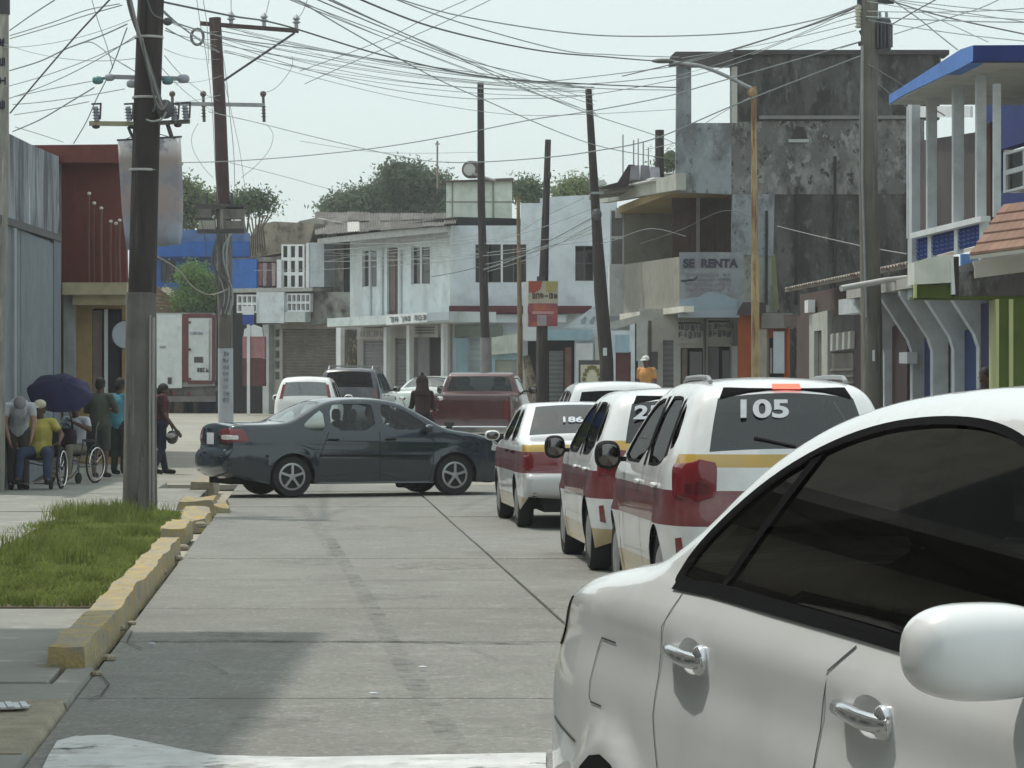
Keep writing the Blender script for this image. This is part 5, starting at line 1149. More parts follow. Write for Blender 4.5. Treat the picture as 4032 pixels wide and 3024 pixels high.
MB().hexa([(x, y, zf_) for x, y in cr4] + [(x, y, zf_ + .12) for x, y in cr4]).build('balcony_floor', WH('soffit_grey', (.36, .35, .32)), E_)
slab(pd, 'roof_fascia', [(2362, 800), (2662, 748), (2662, 682), (2600, 702), (2362, 758)], WH('fascia_concrete', (.42, .43, .38), .6), E_, .25, .05)
for k in range(4):
    slab(pd, 'roof_sheet', [(2372 + k * 24, 752 - 9 * k), (2560 + k * 14, 712 - 9 * k), (2560 + k * 14, 707 - 9 * k), (2372 + k * 24, 746 - 9 * k)], M_frame_w, E_, .5, .2 - .35 * k)
# inner balcony wall of brown timber boards, seen over the sign
pbk = Pl(2600, 79.2, 2900, 79.2)
for k in range(7): slab(pbk, 'timber_board', rect(2648 + k * 34, 745, 2680 + k * 34, 1215), mat('brown_timber', (.105, .062, .048), .85, .35, 3, rnd=.2), E_, .06, .004 * (k % 2))
slab(pbk, 'door_post', rect(2742, 760, 2756, 1010), mat('pale_timber', (.34, .30, .27), .8), E_, .1, .1)
slab(Pl(2400, 86.2, 2760, 86.2), 'inner_wall', rect(2456, 828, 2760, 1240), M_beige, E_, .1, 0)
slab(pbk, 'board_backing', rect(2646, 745, 2890, 1220), mat('dark_board_back', (.05, .032, .026), .9, .2), E_, .05, -.08)
# sign on the balcony end
psn = Pl(2600, 75.0, 3000, 75.0)
sn = slab(psn, 'rental_sign', rect(2675, 993, 2928, 1222), mat('grey_sign_sheet', (.23, .25, .275), .8, .12, 1, layers=[((.17, .165, .18, 1), .5, .62, 1.2, (1, 1, 1)), ((.28, .29, .285, 1), .55, .65, 2, (1, 1, 1))]), E_, .06, 0)
slab(psn, 'blue_border', [(2675, 1222), (2905, 1222), (2905, 1182), (2850, 1160), (2790, 1148), (2750, 1168), (2675, 1178)], mat('sign_blue_grey', (.23, .285, .34), .8, .08), sn, .01, .012)
M_navyink = mat('navy_letter', (.035, .035, .065), .8, .1)
text_mesh('lettering', 'SE  RENTA', M_navyink, sn, psn.pt(2797, 1052, .02), (1, 0, 0), (0, 0, 1), .205, .004, bold=.045)
marks(psn, sn, 2700, 1075, 2880, 1150, mat('faded_letter', (.24, .23, .26), .8), 4, .012, 9)
slab(psn, 'swoosh', [(2680, 1103), (2730, 1098), (2748, 1085), (2744, 1098), (2730, 1106), (2682, 1110)], M_navyink, sn, .008, .014)
slab(psn, 'sign_base', rect(2672, 1222, 2912, 1250), mat('base_blue_grey', (.27, .31, .36), .8, .1), E_, .2, .03)
# ground floor shop under the balcony
psh = Pl(2500, 77.4, 2950, 77.4); gS = psh.gv(2700); M_crs = WH('shop_cream', (.44, .44, .40), .7)
slab(psh, 'shop_wall', rect(2520, 1215, 2880, gS), M_crs, E_, .3, 0, [rect(2610, 1340, 2652, gS - 20), rect(2680, 1370, 2770, gS - 20), rect(2788, 1364, 2880 - 4, gS - 20)])
for k, (a, b) in enumerate([(2662, 2768), (2780, 2884)]):
    bd = slab(psh, 'shop_board', rect(a, 1262 - 6 * k, b, 1352 - 4 * k), M_crs, E_, .08, .06)
    marks(psh, bd, a + 10, 1276 - 6 * k, b - 8, 1336 - 6 * k, mat('grey_violet_letter', (.15, .14, .16), .8), 2, .075, 20 + k, gap=.12); slab(psh, 'board_top_line', rect(a + 8, 1268 - 6 * k, b - 8, 1275 - 6 * k), M_ink, bd, .01, .075)
shutter(psh, E_, 2610, 1340, 2652, gS - 20, M_shutg, 18)
slab(psh, 'door_dark', rect(2680, 1370, 2770, gS - 20), M_darkin, E_, .05, -.3); slab(psh, 'door_leaf', rect(2716, 1385, 2764, gS - 20), M_shutg, E_, .05, -.12); slab(psh, 'door_leaf', rect(2684, 1372, 2706, gS - 20), mat('wood_leaf', (.22, .18, .15), .8, .2), E_, .05, -.1)
slab(psh, 'door_dark', rect(2788, 1364, 2876, gS - 20), M_darkin, E_, .05, -.3); slab(psh, 'door_leaf', rect(2790, 1366, 2830, gS - 20), M_shutg, E_, .05, -.12); slab(psh, 'door_leaf', rect(2844, 1380, 2872, gS - 20), M_shutg, E_, .05, -.14)
slab(psh, 'white_jamb', rect(2882, 1362, 2904, gS), M_frame_w, E_, .2, .05); slab(psh, 'pipe', rect(2772, 1255, 2780, gS), mat('dark_pipe', (.10, .10, .09), .8), E_, .06, .12)
slab(psh, 'pillar', rect(2508, 1262, 2548, 1420), WH('pillar_pale', (.42, .44, .43)), E_, .3, .8); slab(psh, 'pillar', rect(2515, 1420, 2536, gS), WH('pillar_pale', (.42, .44, .43)), E_, .3, .8)
slab(psh, 'pipe', rect(2553, 1262, 2566, gS), mat('dark_pipe', (.10, .10, .09), .8), E_, .08, .5); slab(psh, 'meter_box', rect(2560, 1385, 2590, 1455), M_frame_d, E_, .15, .55)
slab(psh, 'shop_lintel', [(2405, 1300), (2520, 1268), (2520, 1240), (2405, 1268)], WH('lintel_pale', (.44, .44, .42)), E_, .3, .6)
# white framed bay at the far end of the balcony
bay = Pl(2395, 86.5, 2520, 86.5)
window(bay, E_, 2402, 825, 2512, 1045, 2, 2, M_frame_w, off=.1, fw=9, gm=glass('bay_glass', (.45, .42, .42)))
slab(bay, 'bay_back', rect(2405, 830, 2510, 1040), mat('brick_pink_back', (.28, .20, .18), .9, .3, 2, layers=[((.36, .37, .35, 1), .5, .55, .8, (1, 1, 1))]), E_, .1, -.5)
slab(bay, 'bay_base', rect(2400, 1045, 2456, 1245), WH('bay_white', (.58, .62, .63)), E_, 1.5, .1); slab(bay, 'lamp_box', rect(2424, 818, 2448, 858), M_frame_w, E_, .2, .4)
slab(bay, 'bay_foot', rect(2400, 1245, 2480, 1300), mat('bay_foot_grey', (.34, .38, .42), .8, .1), E_, .4, .1)

# ================================================================== orange shop, small stall and shed
po_ = Pl(2880, 75.2, 3110, 74.6); gO = po_.gv(2990)
OR = thing('orange_shop', 'small orange shop front between the rusty lamp post and the shed', 'shop', (XU(3000, 75), 75, gz(75)))
M_orange = WH('orange_wall', (.30, .065, .015), .8)
slab(po_, 'wall', rect(2905, 1240, 3100, gO), M_orange, OR, .2, 0, [rect(3020, 1330, 3086, gO - 20)])
slab(po_, 'dark_awning', [(2900, 1240), (2985, 1240), (2985, 1190), (2925, 1190), (2905, 1225)], mat('dark_canvas', (.05, .035, .04), .9), OR, .6, .5)
slab(po_, 'wall_panel', rect(2990, 1295, 3018, gO), WH('beige_pier', (.32, .29, .24)), OR, .2, .15)
slab(po_, 'white_banner', rect(3045, 1305, 3086, 1470), mat('bluish_banner', (.42, .46, .50), .8, .1), OR, .05, .12)
slab(po_, 'poster', rect(3062 - 30, 1370, 3040, 1470), mat('poster_grey', (.30, .28, .26), .8, .3, 5), OR, .03, .06)
slab(po_, 'doorway', rect(3020, 1330, 3086, gO - 20), M_darkin, OR, .05, -.3)
slab(po_, 'grey_fascia', rect(2998, 1232, 3108, 1292), mat('grey_fascia', (.19, .185, .175), .9, .2, 2), OR, .3, .2)
fx = slab(po_, 'fascia_picture', rect(3088, 1240, 3140, 1290), mat('fascia_brown', (.13, .10, .09), .9, .3, 4), OR, .1, .25)
pf = Pl(3085, 68, 3600, 55)
SH = thing('tin_roof_shed', 'brown shop shed with a rusty tin roof and white louvre slats', 'shed', (XU(3340, 61), 61, gz(61)))
M_tin = mat('rusty_tin', (.26, .235, .205), .7, .3, 2, layers=[((.13, .085, .06, 1), .5, .62, 2, (1, 1, 1))]); M_brownw = WH('dark_brown_wall', (.085, .055, .05), .8)
f0, f1 = pf.pt(3088, 1142, 1.0), pf.pt(3612, 1034, 1.0)
for k in range(9):
    a, b = f0.lerp(f1, k / 9), f0.lerp(f1, (k + 1.06) / 9); up = Vector((3.5, .2, .75))
    corrug(a, b, b + up, a + up, 6, .05, 'roof_sheet', M_tin, SH)
slab(pf, 'fascia_board', [(3090, 1150), (3610, 1046), (3610, 1034), (3090, 1140)], M_tin, SH, .08, .95)
slab(pf, 'wall', [(3150, 1700), (3600, 1760), (3600, 1075), (3150, 1160)], M_brownw, SH, .2, 0)
slab(pf, 'white_door_case', [(3186, 1690), (3258, 1700), (3258, 1222), (3186, 1240)], WH('door_case', (.42, .44, .40)), SH, .15, .12, [[(3205, 1690), (3235, 1695), (3235, 1300), (3205, 1304)]])
slab(pf, 'door', [(3205, 1690), (3235, 1695), (3235, 1300), (3205, 1304)], mat('grey_brown_door', (.13, .115, .105), .8, .2), SH, .05, .03)
slab(pf, 'white_pipe', [(3168, 1232), (3182, 1230), (3182, 1180), (3168, 1184)], M_frame_w, SH, .15, .2)
for k in range(4):
    u = 3268 + k * 23; dv = -3 * k
    slab(pf, 'louvre_slat', [(u, 1382 + dv), (u + 9, 1381 + dv), (u + 11, 1312 + dv), (u + 2, 1316 + dv)], mat('white_slat', (.62, .62, .58), .7, .1), SH, .1, .14)
slab(pf, 'louvre_back', [(3262, 1388), (3362, 1384), (3362, 1235), (3262, 1250)], mat('louvre_dark', (.09, .085, .085), .85, .3, 3), SH, .05, .03)
slab(pf, 'counter_panel', [(3266, 1690), (3360, 1690), (3360, 1388), (3266, 1392)], mat('grey_timber_panel', (.155, .14, .125), .9, .25, 2), SH, .08, .05)
for k in range(4): slab(pf, 'counter_rail', [(3268, 1460 + k * 26), (3358, 1458 + k * 26), (3358, 1450 + k * 26), (3268, 1452 + k * 26)], mat('rail_pale', (.25, .235, .20), .9, .2), SH, .04, .09)
slab(pf, 'maroon_door', [(3362, 1720), (3402, 1730), (3402, 1215), (3362, 1222)], mat('dark_maroon_door', (.04, .015, .022), .7, .2), SH, .06, .05)
slab(pf, 'white_post', [(3458, 1740), (3480, 1745), (3480, 1205), (3458, 1210)], M_frame_w, SH, .15, .2)
core('back_block', [(6.35, 68), (7.35, 55.4), (14, 55.4), (14, 68)], 0, 3.2, M_brownw, SH)

# ================================================================== blue balcony building G
pg = Pl(3500, 47.0, 4032, 37.8)
G_ = thing('blue_balcony_building', 'blue and white building with a columned upper balcony on the right', 'building', (XU(3750, 43), 43, 0))
M_blue_lit = WH('lit_blue_fascia', (.10, .22, .55), .75); M_navy_shade = WH('navy_and_shaded_blue', (.018, .032, .15), .7); M_colw = WH('column_white', (.50, .53, .55), .75)
# one blue roof fascia: sunlit street side painted light, shaded near end painted navy
slab(pg, 'roof_fascia', [(3500, 410), (3560, 372), (3780, 268), (3830, 240), (3832, 178), (3782, 194), (3640, 285), (3500, 375)], M_blue_lit, G_, .18, .9)
e0 = pg.pt(3832, 178, .9); e1 = pg.pt(3832, 240, .9)
MB().hexa([(e0.x + .0, e0.y, e1.z), (e0.x + 6, e0.y, e1.z), (e0.x + 6, e0.y + .2, e1.z), (e0.x + .0, e0.y + .2, e1.z), (e0.x, e0.y, e0.z), (e0.x + 6, e0.y, e0.z + .03), (e0.x + 6, e0.y + .2, e0.z + .03), (e0.x, e0.y + .2, e0.z)]).build('roof_fascia_end', M_navy_shade, G_)
s0, s1 = pg.pt(3502, 412, .88), pg.pt(3832, 242, .88)
MB().hexa([s0, s1, s1 + Vector((8, .2, 0)), s0 + Vector((8, .2, 0)), s0 + Vector((0, 0, .12)), s1 + Vector((0, 0, .12)), s1 + Vector((8, .2, .12)), s0 + Vector((8, .2, .12))]).build('roof_slab', WH('soffit_pale', (.48, .48, .45), .85), G_)
# columns of the upper balcony
for (u, vt, vb, w) in [(3588, 420, 935, 34), (3668, 372, 915, 40), (3772, 300, 892, 44), (3862, 270, 870, 40), (3925, 330, 850, 30)]:
    c0 = pg.pt(u, vb, .45); c1 = pg.pt(u, vt, .45); r_ = w / F * c0.y / 2
    MB().box(c0.x - r_, c0.x + r_, c0.y - r_, c0.y + r_, c0.z - .02, c1.z).build('column', M_colw, G_, bevel=.01)
# railing with blue panels
slab(pg, 'rail', [(3583, 940), (3862, 872), (3862, 850), (3583, 918)], mat('rail_white', (.62, .65, .66), .7, .1), G_, .12, .55)
for (a, b, va, vb) in [(3588, 3652, 938, 918), (3662, 3755, 912, 892), (3768, 3858, 888, 868)]:
    pn = slab(pg, 'railing_panel', [(a, va + 95), (b, vb + 92), (b, vb), (a, va)], WH('royal_blue_panel', (.022, .052, .25), .8), G_, .05, .42)
    for r_ in range(5):
        for c_ in range(max(3, int((b - a) / 16))):
            n_ = max(3, int((b - a) / 16)); q0 = a + (b - a) * (c_ + .15) / n_; q1 = a + (b - a) * (c_ + .85) / n_; vv = va + (vb - va) * (c_ + .5) / n_ + 8 + r_ * 17
            slab(pg, 'scroll_bar', [(q0, vv + 8), (q1, vv + 6), (q1, vv), (q0, vv + 2)], mat('railing_scroll', (.055, .085, .28), .7, .1), pn, .02, .44)
for (a, va) in [(3652, 915), (3756, 890), (3856, 868)]: slab(pg, 'rail_post', [(a, va + 110), (a + 14, va + 107), (a + 14, va - 2), (a, va)], _M['rail_white'], G_, .08, .445)
slab(pg, 'balcony_post', [(3574, 1180), (3590, 1175), (3590, 400), (3574, 410)], M_colw, G_, .12, .50)
# balcony back wall and far opening
slab(pg, 'upper_wall', [(3840, 1000), (4100, 950), (4100, 250), (3840, 420)], M_navy_shade, G_, .2, -1.6, [[(3905, 760), (4032, 740), (4032, 560), (3905, 600)]])
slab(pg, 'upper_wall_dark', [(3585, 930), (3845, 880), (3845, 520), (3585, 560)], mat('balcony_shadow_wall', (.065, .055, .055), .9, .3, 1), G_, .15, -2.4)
for (a, b) in [(3878, 3900), ]: slab(pg, 'timber_post', [(a, 920), (b, 905), (b, 480), (a, 500)], mat('rust_timber', (.16, .07, .05), .85, .2), G_, .12, -.3)
slab(pg, 'white_board', rect(3620, 418, 3820, 462), M_frame_w, G_, .05, -2.2)
window(pg, G_, 3950, 600, 4040, 760, 1, 2, M_frame_w, off=.1, fw=16, gm=glass('white_pane', (.6, .6, .56)), vb=-20); slab(pg, 'window_back', rect(3952, 590, 4045, 760), mat('cream_blind', (.45, .45, .40), .8, .15), G_, .05, -.1)
# lower storey: canopy edge, fins, shutters
cn = Pl(3300, 52.3, 3590, 47.0)
slab(cn, 'canopy_edge', [(3302, 1240), (3400, 1228), (3400, 1168), (3302, 1180)], M_colw, G_, .25, .2); slab(cn, 'canopy_edge', [(3460, 1212), (3592, 1198), (3590, 1132), (3460, 1152)], M_colw, G_, .25, .2)
slab(cn, 'canopy_edge', [(3400, 1228), (3460, 1214), (3460, 1154), (3400, 1168)], M_colw, G_, .25, .18)
for (a, va) in [(3366, 1172), (3464, 1156)]: slab(cn, 'canopy_box', [(a, va + 40), (a + 18, va + 38), (a + 18, va), (a, va + 2)], M_frame_w, G_, .3, .3)
c0, c1 = cn.pt(3302, 1236, .2), pg.pt(4032, 1050, 1.1)
for (u, ub, vt, vk) in [(3478, 3575, 1205, 1330), (3588, 3672, 1200, 1345), (3668, 3755, 1195, 1345), (3752, 3850, 1190, 1330), (3850, 3930, 1185, 1300)]:
    # concrete fin: upright pier with a bracket sloping out to the canopy
    t, z = pg.sz(u, 1500, .10); base = pg.w(t, 0, -.12); zt = 2.95
    dirx = Vector((-.97, .24 * -1, 0)); d2 = Vector((pg.n.x, pg.n.y, 0)); th = Vector((pg.d.x, pg.d.y, 0)) * .10
    prof = [(0, 0), (.22, 0), (.22, 2.1), (.28, 2.28), (.68, zt - .06), (.68, zt), (.0, zt)]
    MB().prism([base + d2 * x + Vector((0, 0, zz)) - th for x, zz in prof], th * 2).build('canopy_fin', M_colw, G_)
cs = [pg.w(*pg.sz(3478, 1500), .58), pg.w(*pg.sz(4080, 1500), .58)]
nn = Vector((pg.n.x, pg.n.y, 0))
z_ = 2.96
MB().hexa([(cs[0].x, cs[0].y, z_), (cs[1].x, cs[1].y, z_), tuple((cs[1] - nn * 1.2).xy) + (z_,), tuple((cs[0] - nn * 1.2).xy) + (z_,), (cs[0].x, cs[0].y, z_ + .14), (cs[1].x, cs[1].y, z_ + .14), tuple((cs[1] - nn * 1.2).xy) + (z_ + .14,), tuple((cs[0] - nn * 1.2).xy) + (z_ + .14,)]).build('canopy_slab', WH('canopy_soffit', (.40, .39, .36), .85), G_)
slab(pg, 'ground_wall', [(3470, 1800), (4100, 1990), (4100, 1100), (3470, 1180)], WH('ground_grey_wall', (.30, .31, .33), .8), G_, .2, -.15)
slab(pg, 'maroon_door', [(3482, 1700), (3572, 1720), (3572, 1262), (3482, 1300)], mat('maroon_steel_door', (.055, .016, .022), .6, .2), G_, .06, -.02)
slab(pg, 'meter_box', [(3540, 1430), (3572, 1432), (3572, 1386), (3540, 1388)], M_frame_w, G_, .15, .2)
slab(pg, 'blue_shutter', [(3640, 1740), (3668, 1745), (3668, 1320), (3640, 1330)], WH('shutter_blue', (.02, .035, .12), .8), G_, .06, -.04)
slab(pg, 'blue_shutter', [(3798, 1790), (3848, 1800), (3848, 1290), (3798, 1300)], WH('shutter_blue2', (.025, .045, .14), .8), G_, .06, -.04)
slab(pg, 'indigo_column', [(3862, 1800), (3915, 1810), (3915, 1190), (3862, 1195)], WH('indigo_paint', (.025, .022, .075), .8), G_, .3, .1)
g0 = pg.w(*pg.sz(3500, 1500), -.4); g1 = pg.w(*pg.sz(4100, 1500), -.4)
core('ground_block', [tuple(g0.xy), tuple(g1.xy), (14, g1.y), (14, g0.y)], 0, 3.05, M_darkin, G_)
g0 = pg.w(*pg.sz(3500, 1500), -3.0); g1 = pg.w(*pg.sz(4100, 1500), -3.0)
core('upper_block', [tuple(g0.xy), tuple(g1.xy), (14, g1.y), (14, g0.y)], 3.05, 5.6, mat('upper_dark', (.05, .045, .045), .9, .2), G_)
# white water spout pipe
wp = thing('drain_pipe', 'long white drain pipe sticking out from the canopy across the concrete pole', 'pipe', tuple(P(3500, 1110, 44.6)))
MB().tube([P(3312, 1136, 42.8), P(3480, 1105, 43.2), P(3610, 1088, 43.6)], [.045, .042, .035], 10).build('pipe', mat('pvc_white', (.55, .55, .52), .6, .1), wp, smooth=True)
MB().tube([P(3610, 1088, 43.6), P(3716, 1080, 44.0), P(3718, 1115, 44.0)], .018, 8).build('pipe_end', M_hub, wp)
MB().tube([P(3636, 1087, 43.7), P(3636, 1115, 43.9)], .015, 6).build('pipe_hanger', M_hub, wp)

# ================================================================== near right: green building H
ph = Pl(3500, 35.5, 4100, 35.5)
Hh = thing('green_building', 'green fronted shop with a grey concrete beam and terracotta tile awning', 'building', (XU(4000, 35.5), 35.5, 0))
M_green = WH('olive_green_wall', (.075, .105, .018), .8); M_lime = mat('lime_edge', (.42, .46, .22), .8, .1)
slab(ph, 'concrete_beam', rect(3775, 1072, 4200, 1165), mat('stained_beam', (.105, .095, .095), .95, .25, 1, layers=[((.26, .27, .27, 1), .56, .66, 1.6, (1, 1, .5)), ((.04, .035, .035, 1), .5, .65, 2.5, (1, 1, .4))]), Hh, .4, 0)
slab(ph, 'beam_soffit', rect(3600, 1166, 4200, 1178), M_green, Hh, .45, 0)
slab(ph, 'white_tank_box', [(3600, 1120), (3755, 1112), (3755, 1005), (3690, 1008), (3600, 1032)], WH('box_white', (.60, .62, .56), .8), Hh, .6, .2)
slab(ph, 'white_box_leg', [(3600, 1172), (3610, 1172), (3610, 1118), (3600, 1118)], M_lime, Hh, .1, .21); slab(ph, 'white_box_leg', [(3748, 1160), (3762, 1158), (3754, 1020), (3744, 1022)], M_frame_w, Hh, .1, .22)
slab(ph, 'green_panel', rect(3611, 1120, 3746, 1172), M_green, Hh, .4, .12)
slab(ph, 'beam_end', rect(3756, 1010, 3776, 1165), mat('dark_beam_end', (.06, .045, .045), .95, .2), Hh, .4, .1)
slab(ph, 'blue_wall', rect(3785, 1000, 3862, 1070), mat('light_blue_wall', (.13, .26, .55), .8, .1), Hh, .1, -1.2); slab(ph, 'white_jamb', rect(3858, 990, 3872, 1070), M_frame_w, Hh, .1, -1.1)
slab(ph, 'navy_panel', rect(3895, 1025, 4200, 1064), M_navy_shade, Hh, .1, -.9); slab(ph, 'beige_wall', rect(3870, 960, 4200, 1072), WH('beige_backing', (.36, .33, .29)), Hh, .1, -1.0)
for (a, b, m_) in [(3922, 3934, M_lime), (3935, 3972, M_green), (3973, 3990, M_lime), (3991, 4200, M_green)]:
    slab(ph, 'green_pier' if m_ is M_green else 'lime_edge', rect(a, 1178, b, 1990), m_, Hh, .5 if m_ is M_green else .52, .1 if m_ is M_green else .12)
core('back_block', [(XU(3995, 36.0), 35.95), (13, 35.95), (13, 37), (XU(3995, 37), 37)], 0, 2.6, M_green, Hh)
# terracotta awning, tile by tile
M_terra = mat('terracotta_tile', (.23, .135, .10), .85, .15, 2, rnd=.12)
t00, t10 = P(3818, 1005, 34.2), P(4130, 965, 34.2); up = Vector((.55, 1.1, .62))
nr, nc = 5, 9
for r_ in range(nr):
    for c_ in range(nc):
        a = t00.lerp(t10, c_ / nc) + up * (r_ / nr); b = t00.lerp(t10, (c_ + .97) / nc) + up * (r_ / nr); q = up / nr * 1.12; lift = Vector((0, 0, .03))
        if r_ * .19 > c_ + 1.0: continue
        MB().hexa([a, b, b + q - lift * .8, a + q - lift * .8, a + lift, b + lift, b + q + lift * .2, a + q + lift * .2]).build('roof_tile', M_terra, Hh)
MB().hexa([t00 - Vector((0, 0, .05)), t10 - Vector((0, 0, .05)), t10 + up - Vector((0, 0, .05)), t00 + up - Vector((0, 0, .05)), t00 - Vector((0, 0, .01)), t10 - Vector((0, 0, .01)), t10 + up - Vector((0, 0, .015)), t00 + up - Vector((0, 0, .015))]).build('awning_board', mat('awning_soffit', (.40, .38, .33), .9, .1), Hh)
MB().bar(t00 + Vector((.2, 1.0, -.12)), t10 + Vector((.2, 1.0, -.12)), .12, .2).build('awning_beam', _M['awning_soffit'], Hh)
for q in (0.15, .7): MB().bar(t00.lerp(t10, q) + Vector((.1, 1.0, -.1)), t00.lerp(t10, q) + Vector((.1, 2.4, -.1)), .08, .1).build('awning_bracket', M_frame_d, Hh)
# right pavement along the shops
rpv = MB(); yl = [20, 34, 52, 78]; 
for a, b in zip(yl[:-1], yl[1:]): rpv.hexa([(RX(6.42, a), a, gz(a) - .09), (12, a, gz(a) - .09), (12, b, gz(b) - .09), (RX(6.42, b), b, gz(b) - .09), (RX(6.42, a), a, gz(a) + .16), (12, a, gz(a) + .16), (12, b, gz(b) + .16), (RX(6.42, b), b, gz(b) + .16)])
tag(rpv.build('right_pavement', M_pave), kind='structure')
# ------------------------------------------------------------------ truck, poles, banner, overhead lines
TY = 113.0; pT = Pl(500, TY, 1000, TY); gT = gz(TY)
tr = thing('box_truck', 'white box truck with red door posts parked far left behind the man with the helmet', 'truck', (XU(740, TY), TY, gT))
M_twhite = WH('truck_white', (.66, .70, .70), .85); M_tred = mat('truck_red_post', (.14, .035, .04), .7, .2)
slab(pT, 'cargo_box', [(612, 1525), (846, 1520), (846, 1232), (612, 1232)], mat('truck_box_grey', (.36, .37, .37), .7, .1), tr, 5.5, -.06)
slab(pT, 'rear_door', rect(618, 1238, 716, 1528), M_twhite, tr, .06, .05); d2 = slab(pT, 'rear_door', rect(742, 1252, 834, 1498), M_twhite, tr, .06, .02)
slab(pT, 'door_post', rect(717, 1236, 740, 1505), M_tred, tr, .12, .06); slab(pT, 'door_post', rect(835, 1240, 846, 1505), M_tred, tr, .12, .03); slab(pT, 'door_header', rect(741, 1234, 834, 1250), M_tred, tr, .12, .05); slab(pT, 'door_sill', rect(741, 1499, 834, 1512), M_tred, tr, .12, .05)
slab(pT, 'lock_rod', rect(822, 1256, 827, 1496), M_chrome, d2, .03, .06)
for v in (1265, 1372, 1488): slab(pT, 'hinge', rect(738, v, 752, v + 8), M_tred, d2, .04, .07)
slab(pT, 'door_label', rect(764, 1405, 800, 1428), M_frame_d, d2, .01, .035); marks(pT, d2, 776, 1448, 824, 1466, M_frame_d, 1, .04, 31, gap=0); marks(pT, d2, 750, 1306, 800, 1318, mat('grey_script', (.30, .34, .40), .8), 1, .04, 33, gap=0)
slab(pT, 'door_badge', rect(660, 1486, 676, 1512), M_frame_d, tr, .02, .07); slab(pT, 'door_handle', rect(628, 1362, 652, 1370), M_hub, tr, .03, .08)
# right flank with shade painted in as dark colour; bumper, lamps, wheels
xr = XU(847, TY)
MB().hexa([(xr, TY - .02, ZV(1500, TY)), (xr + .05, TY - .02, ZV(1500, TY)), (xr + .95, TY + 4.5, ZV(1500, TY)), (xr + .90, TY + 4.5, ZV(1500, TY)), (xr, TY - .02, ZV(1236, TY)), (xr + .05, TY - .02, ZV(1236, TY)), (xr + .95, TY + 4.5, ZV(1240, TY)), (xr + .90, TY + 4.5, ZV(1240, TY))]).build('right_flank', mat('truck_flank_shade', (.11, .12, .13), .6, .15), tr)
slab(pT, 'chassis', rect(640, 1515, 955, 1562), M_concd, tr, 4.5, -.2); slab(pT, 'rear_bumper', rect(660, 1560, 850, 1582), mat('bumper_grey', (.18, .17, .165), .8, .2), tr, .2, .0)
for u in (680, 735): slab(pT, 'tail_lamp', rect(u, 1545, u + 14, 1558), M_red, tr, .05, .05)
for u, w_ in ((640, .34), (880, .30), (945, .26)):
    X = XU(u, TY); mb = MB().lathe((X, TY + .5, gT + .48), [(.26, -w_), (.46, -w_), (.48, -w_ * .8), (.48, w_ * .8), (.46, w_), (.26, w_)], 22, 'x'); o = mb.build('wheel', M_tyre, tr, smooth=True)
    MB().lathe((X, TY + .5, gT + .48), [(.27, -w_ * .9), (.1, -w_ * .6), (0, -w_ * .6)], 16, 'x').build('hub', M_hub, o)
# ---------------- main pole
M_pole = mat('dark_wood_pole', (.040, .030, .030), .8, .35, 1.5, .3, 20, layers=[((.10, .085, .08, 1), .55, .68, 2.2, (6, 6, .25)), ((.015, .012, .012, 1), .55, .7, 3, (6, 6, .3))])
M_polel = mat('grey_weathered_pole', (.145, .135, .125), .9, .3, 1.5, .3, 20, layers=[((.24, .225, .21, 1), .52, .64, 2.0, (5, 5, .3)), ((.04, .038, .036, 1), .56, .66, 3, (5, 5, .35))])
M_galv = mat('galvanised', (.30, .31, .32), .5, .2, 6, metal=.5); M_porc = mat('porcelain_grey', (.30, .31, .36), .3, .1); M_porcb = mat('porcelain_brown', (.11, .075, .075), .35, .2); M_teal = mat('teal_glass', (.10, .22, .22), .15, .1)
M_cable = mat('cable_black', (.09, .095, .095), .7, .1); M_cableg = mat('cable_grey', (.27, .30, .30), .7, .1)
Y1 = 37.3
mp = thing('utility_pole', 'thick dark main utility pole standing at the end of the grass', 'utility pole', (XU(551, Y1), Y1, 0), group='utility poles')
MB().tube([Vector((XU(551, Y1), Y1, -.05)), P(552, 1700, Y1), P(556, 1152, Y1)], [.215, .20, .183], 20).build('lower_pole', M_polel, mp, smooth=True)
MB().tube([P(560, 1165, Y1), P(568, 800, Y1), P(580, 400, Y1), P(596, -60, Y1)], [.172, .168, .165, .160], 20).build('upper_pole', M_pole, mp, smooth=True)
MB().lathe(P(556, 1160, Y1) - Vector((0, 0, .02)), [(.186, 0), (.186, .03), (.17, .04)], 20).build('splice_collar', M_polel, mp)
for (u, v) in [(586, 148), (566, 670), (578, 385)]:
    MB().lathe(P(u, v, Y1), [(.178, -.015), (.182, 0), (.178, .015)], 20).build('steel_strap', mat('pale_strap', (.42, .41, .40), .5, .1, metal=.3), mp, smooth=True)
MB().tube([P(605, 1250, Y1 - .2), P(603, 1600, Y1 - .21), P(604, 2000, Y1 - .22)], .018, 8).build('riser_conduit', mat('pale_conduit', (.30, .29, .28), .6, .1), mp, smooth=True)
MB().tube([P(592, 1240, Y1 - .2), P(590, 1600, Y1 - .22), P(590, 1990, Y1 - .23)], .013, 6).build('riser_conduit', mat('pale_conduit', (.30, .29, .28), .6, .1), mp, smooth=True)
for k, pts in enumerate([[(500, -20), (512, 40), (535, 110), (560, 165), (590, 260), (618, 350), (640, 420)], [(510, -20), (528, 60), (550, 140), (572, 220), (600, 310), (628, 400), (645, 430)], [(580, 0), (600, 60), (640, 75)], [(560, 150), (585, 280), (610, 400), (640, 440), (660, 400)], [(575, 470), (600, 480), (640, 470), (655, 440)], [(560, 160), (575, 250), (600, 350), (615, 420), (600, 440)]]):
    MB().tube(chaikin([tuple(P(u, v, Y1 - .24 - .015 * k)) for u, v in pts], 2), [.022, .02, .012, .014, .012, .012][k], 6).build('hanging_cable', [M_cable, mat('cable_pale', (.24, .22, .21), .7), M_cable, _M.get('cable_pale', M_cableg), M_cableg, M_cable][k], mp, smooth=True)
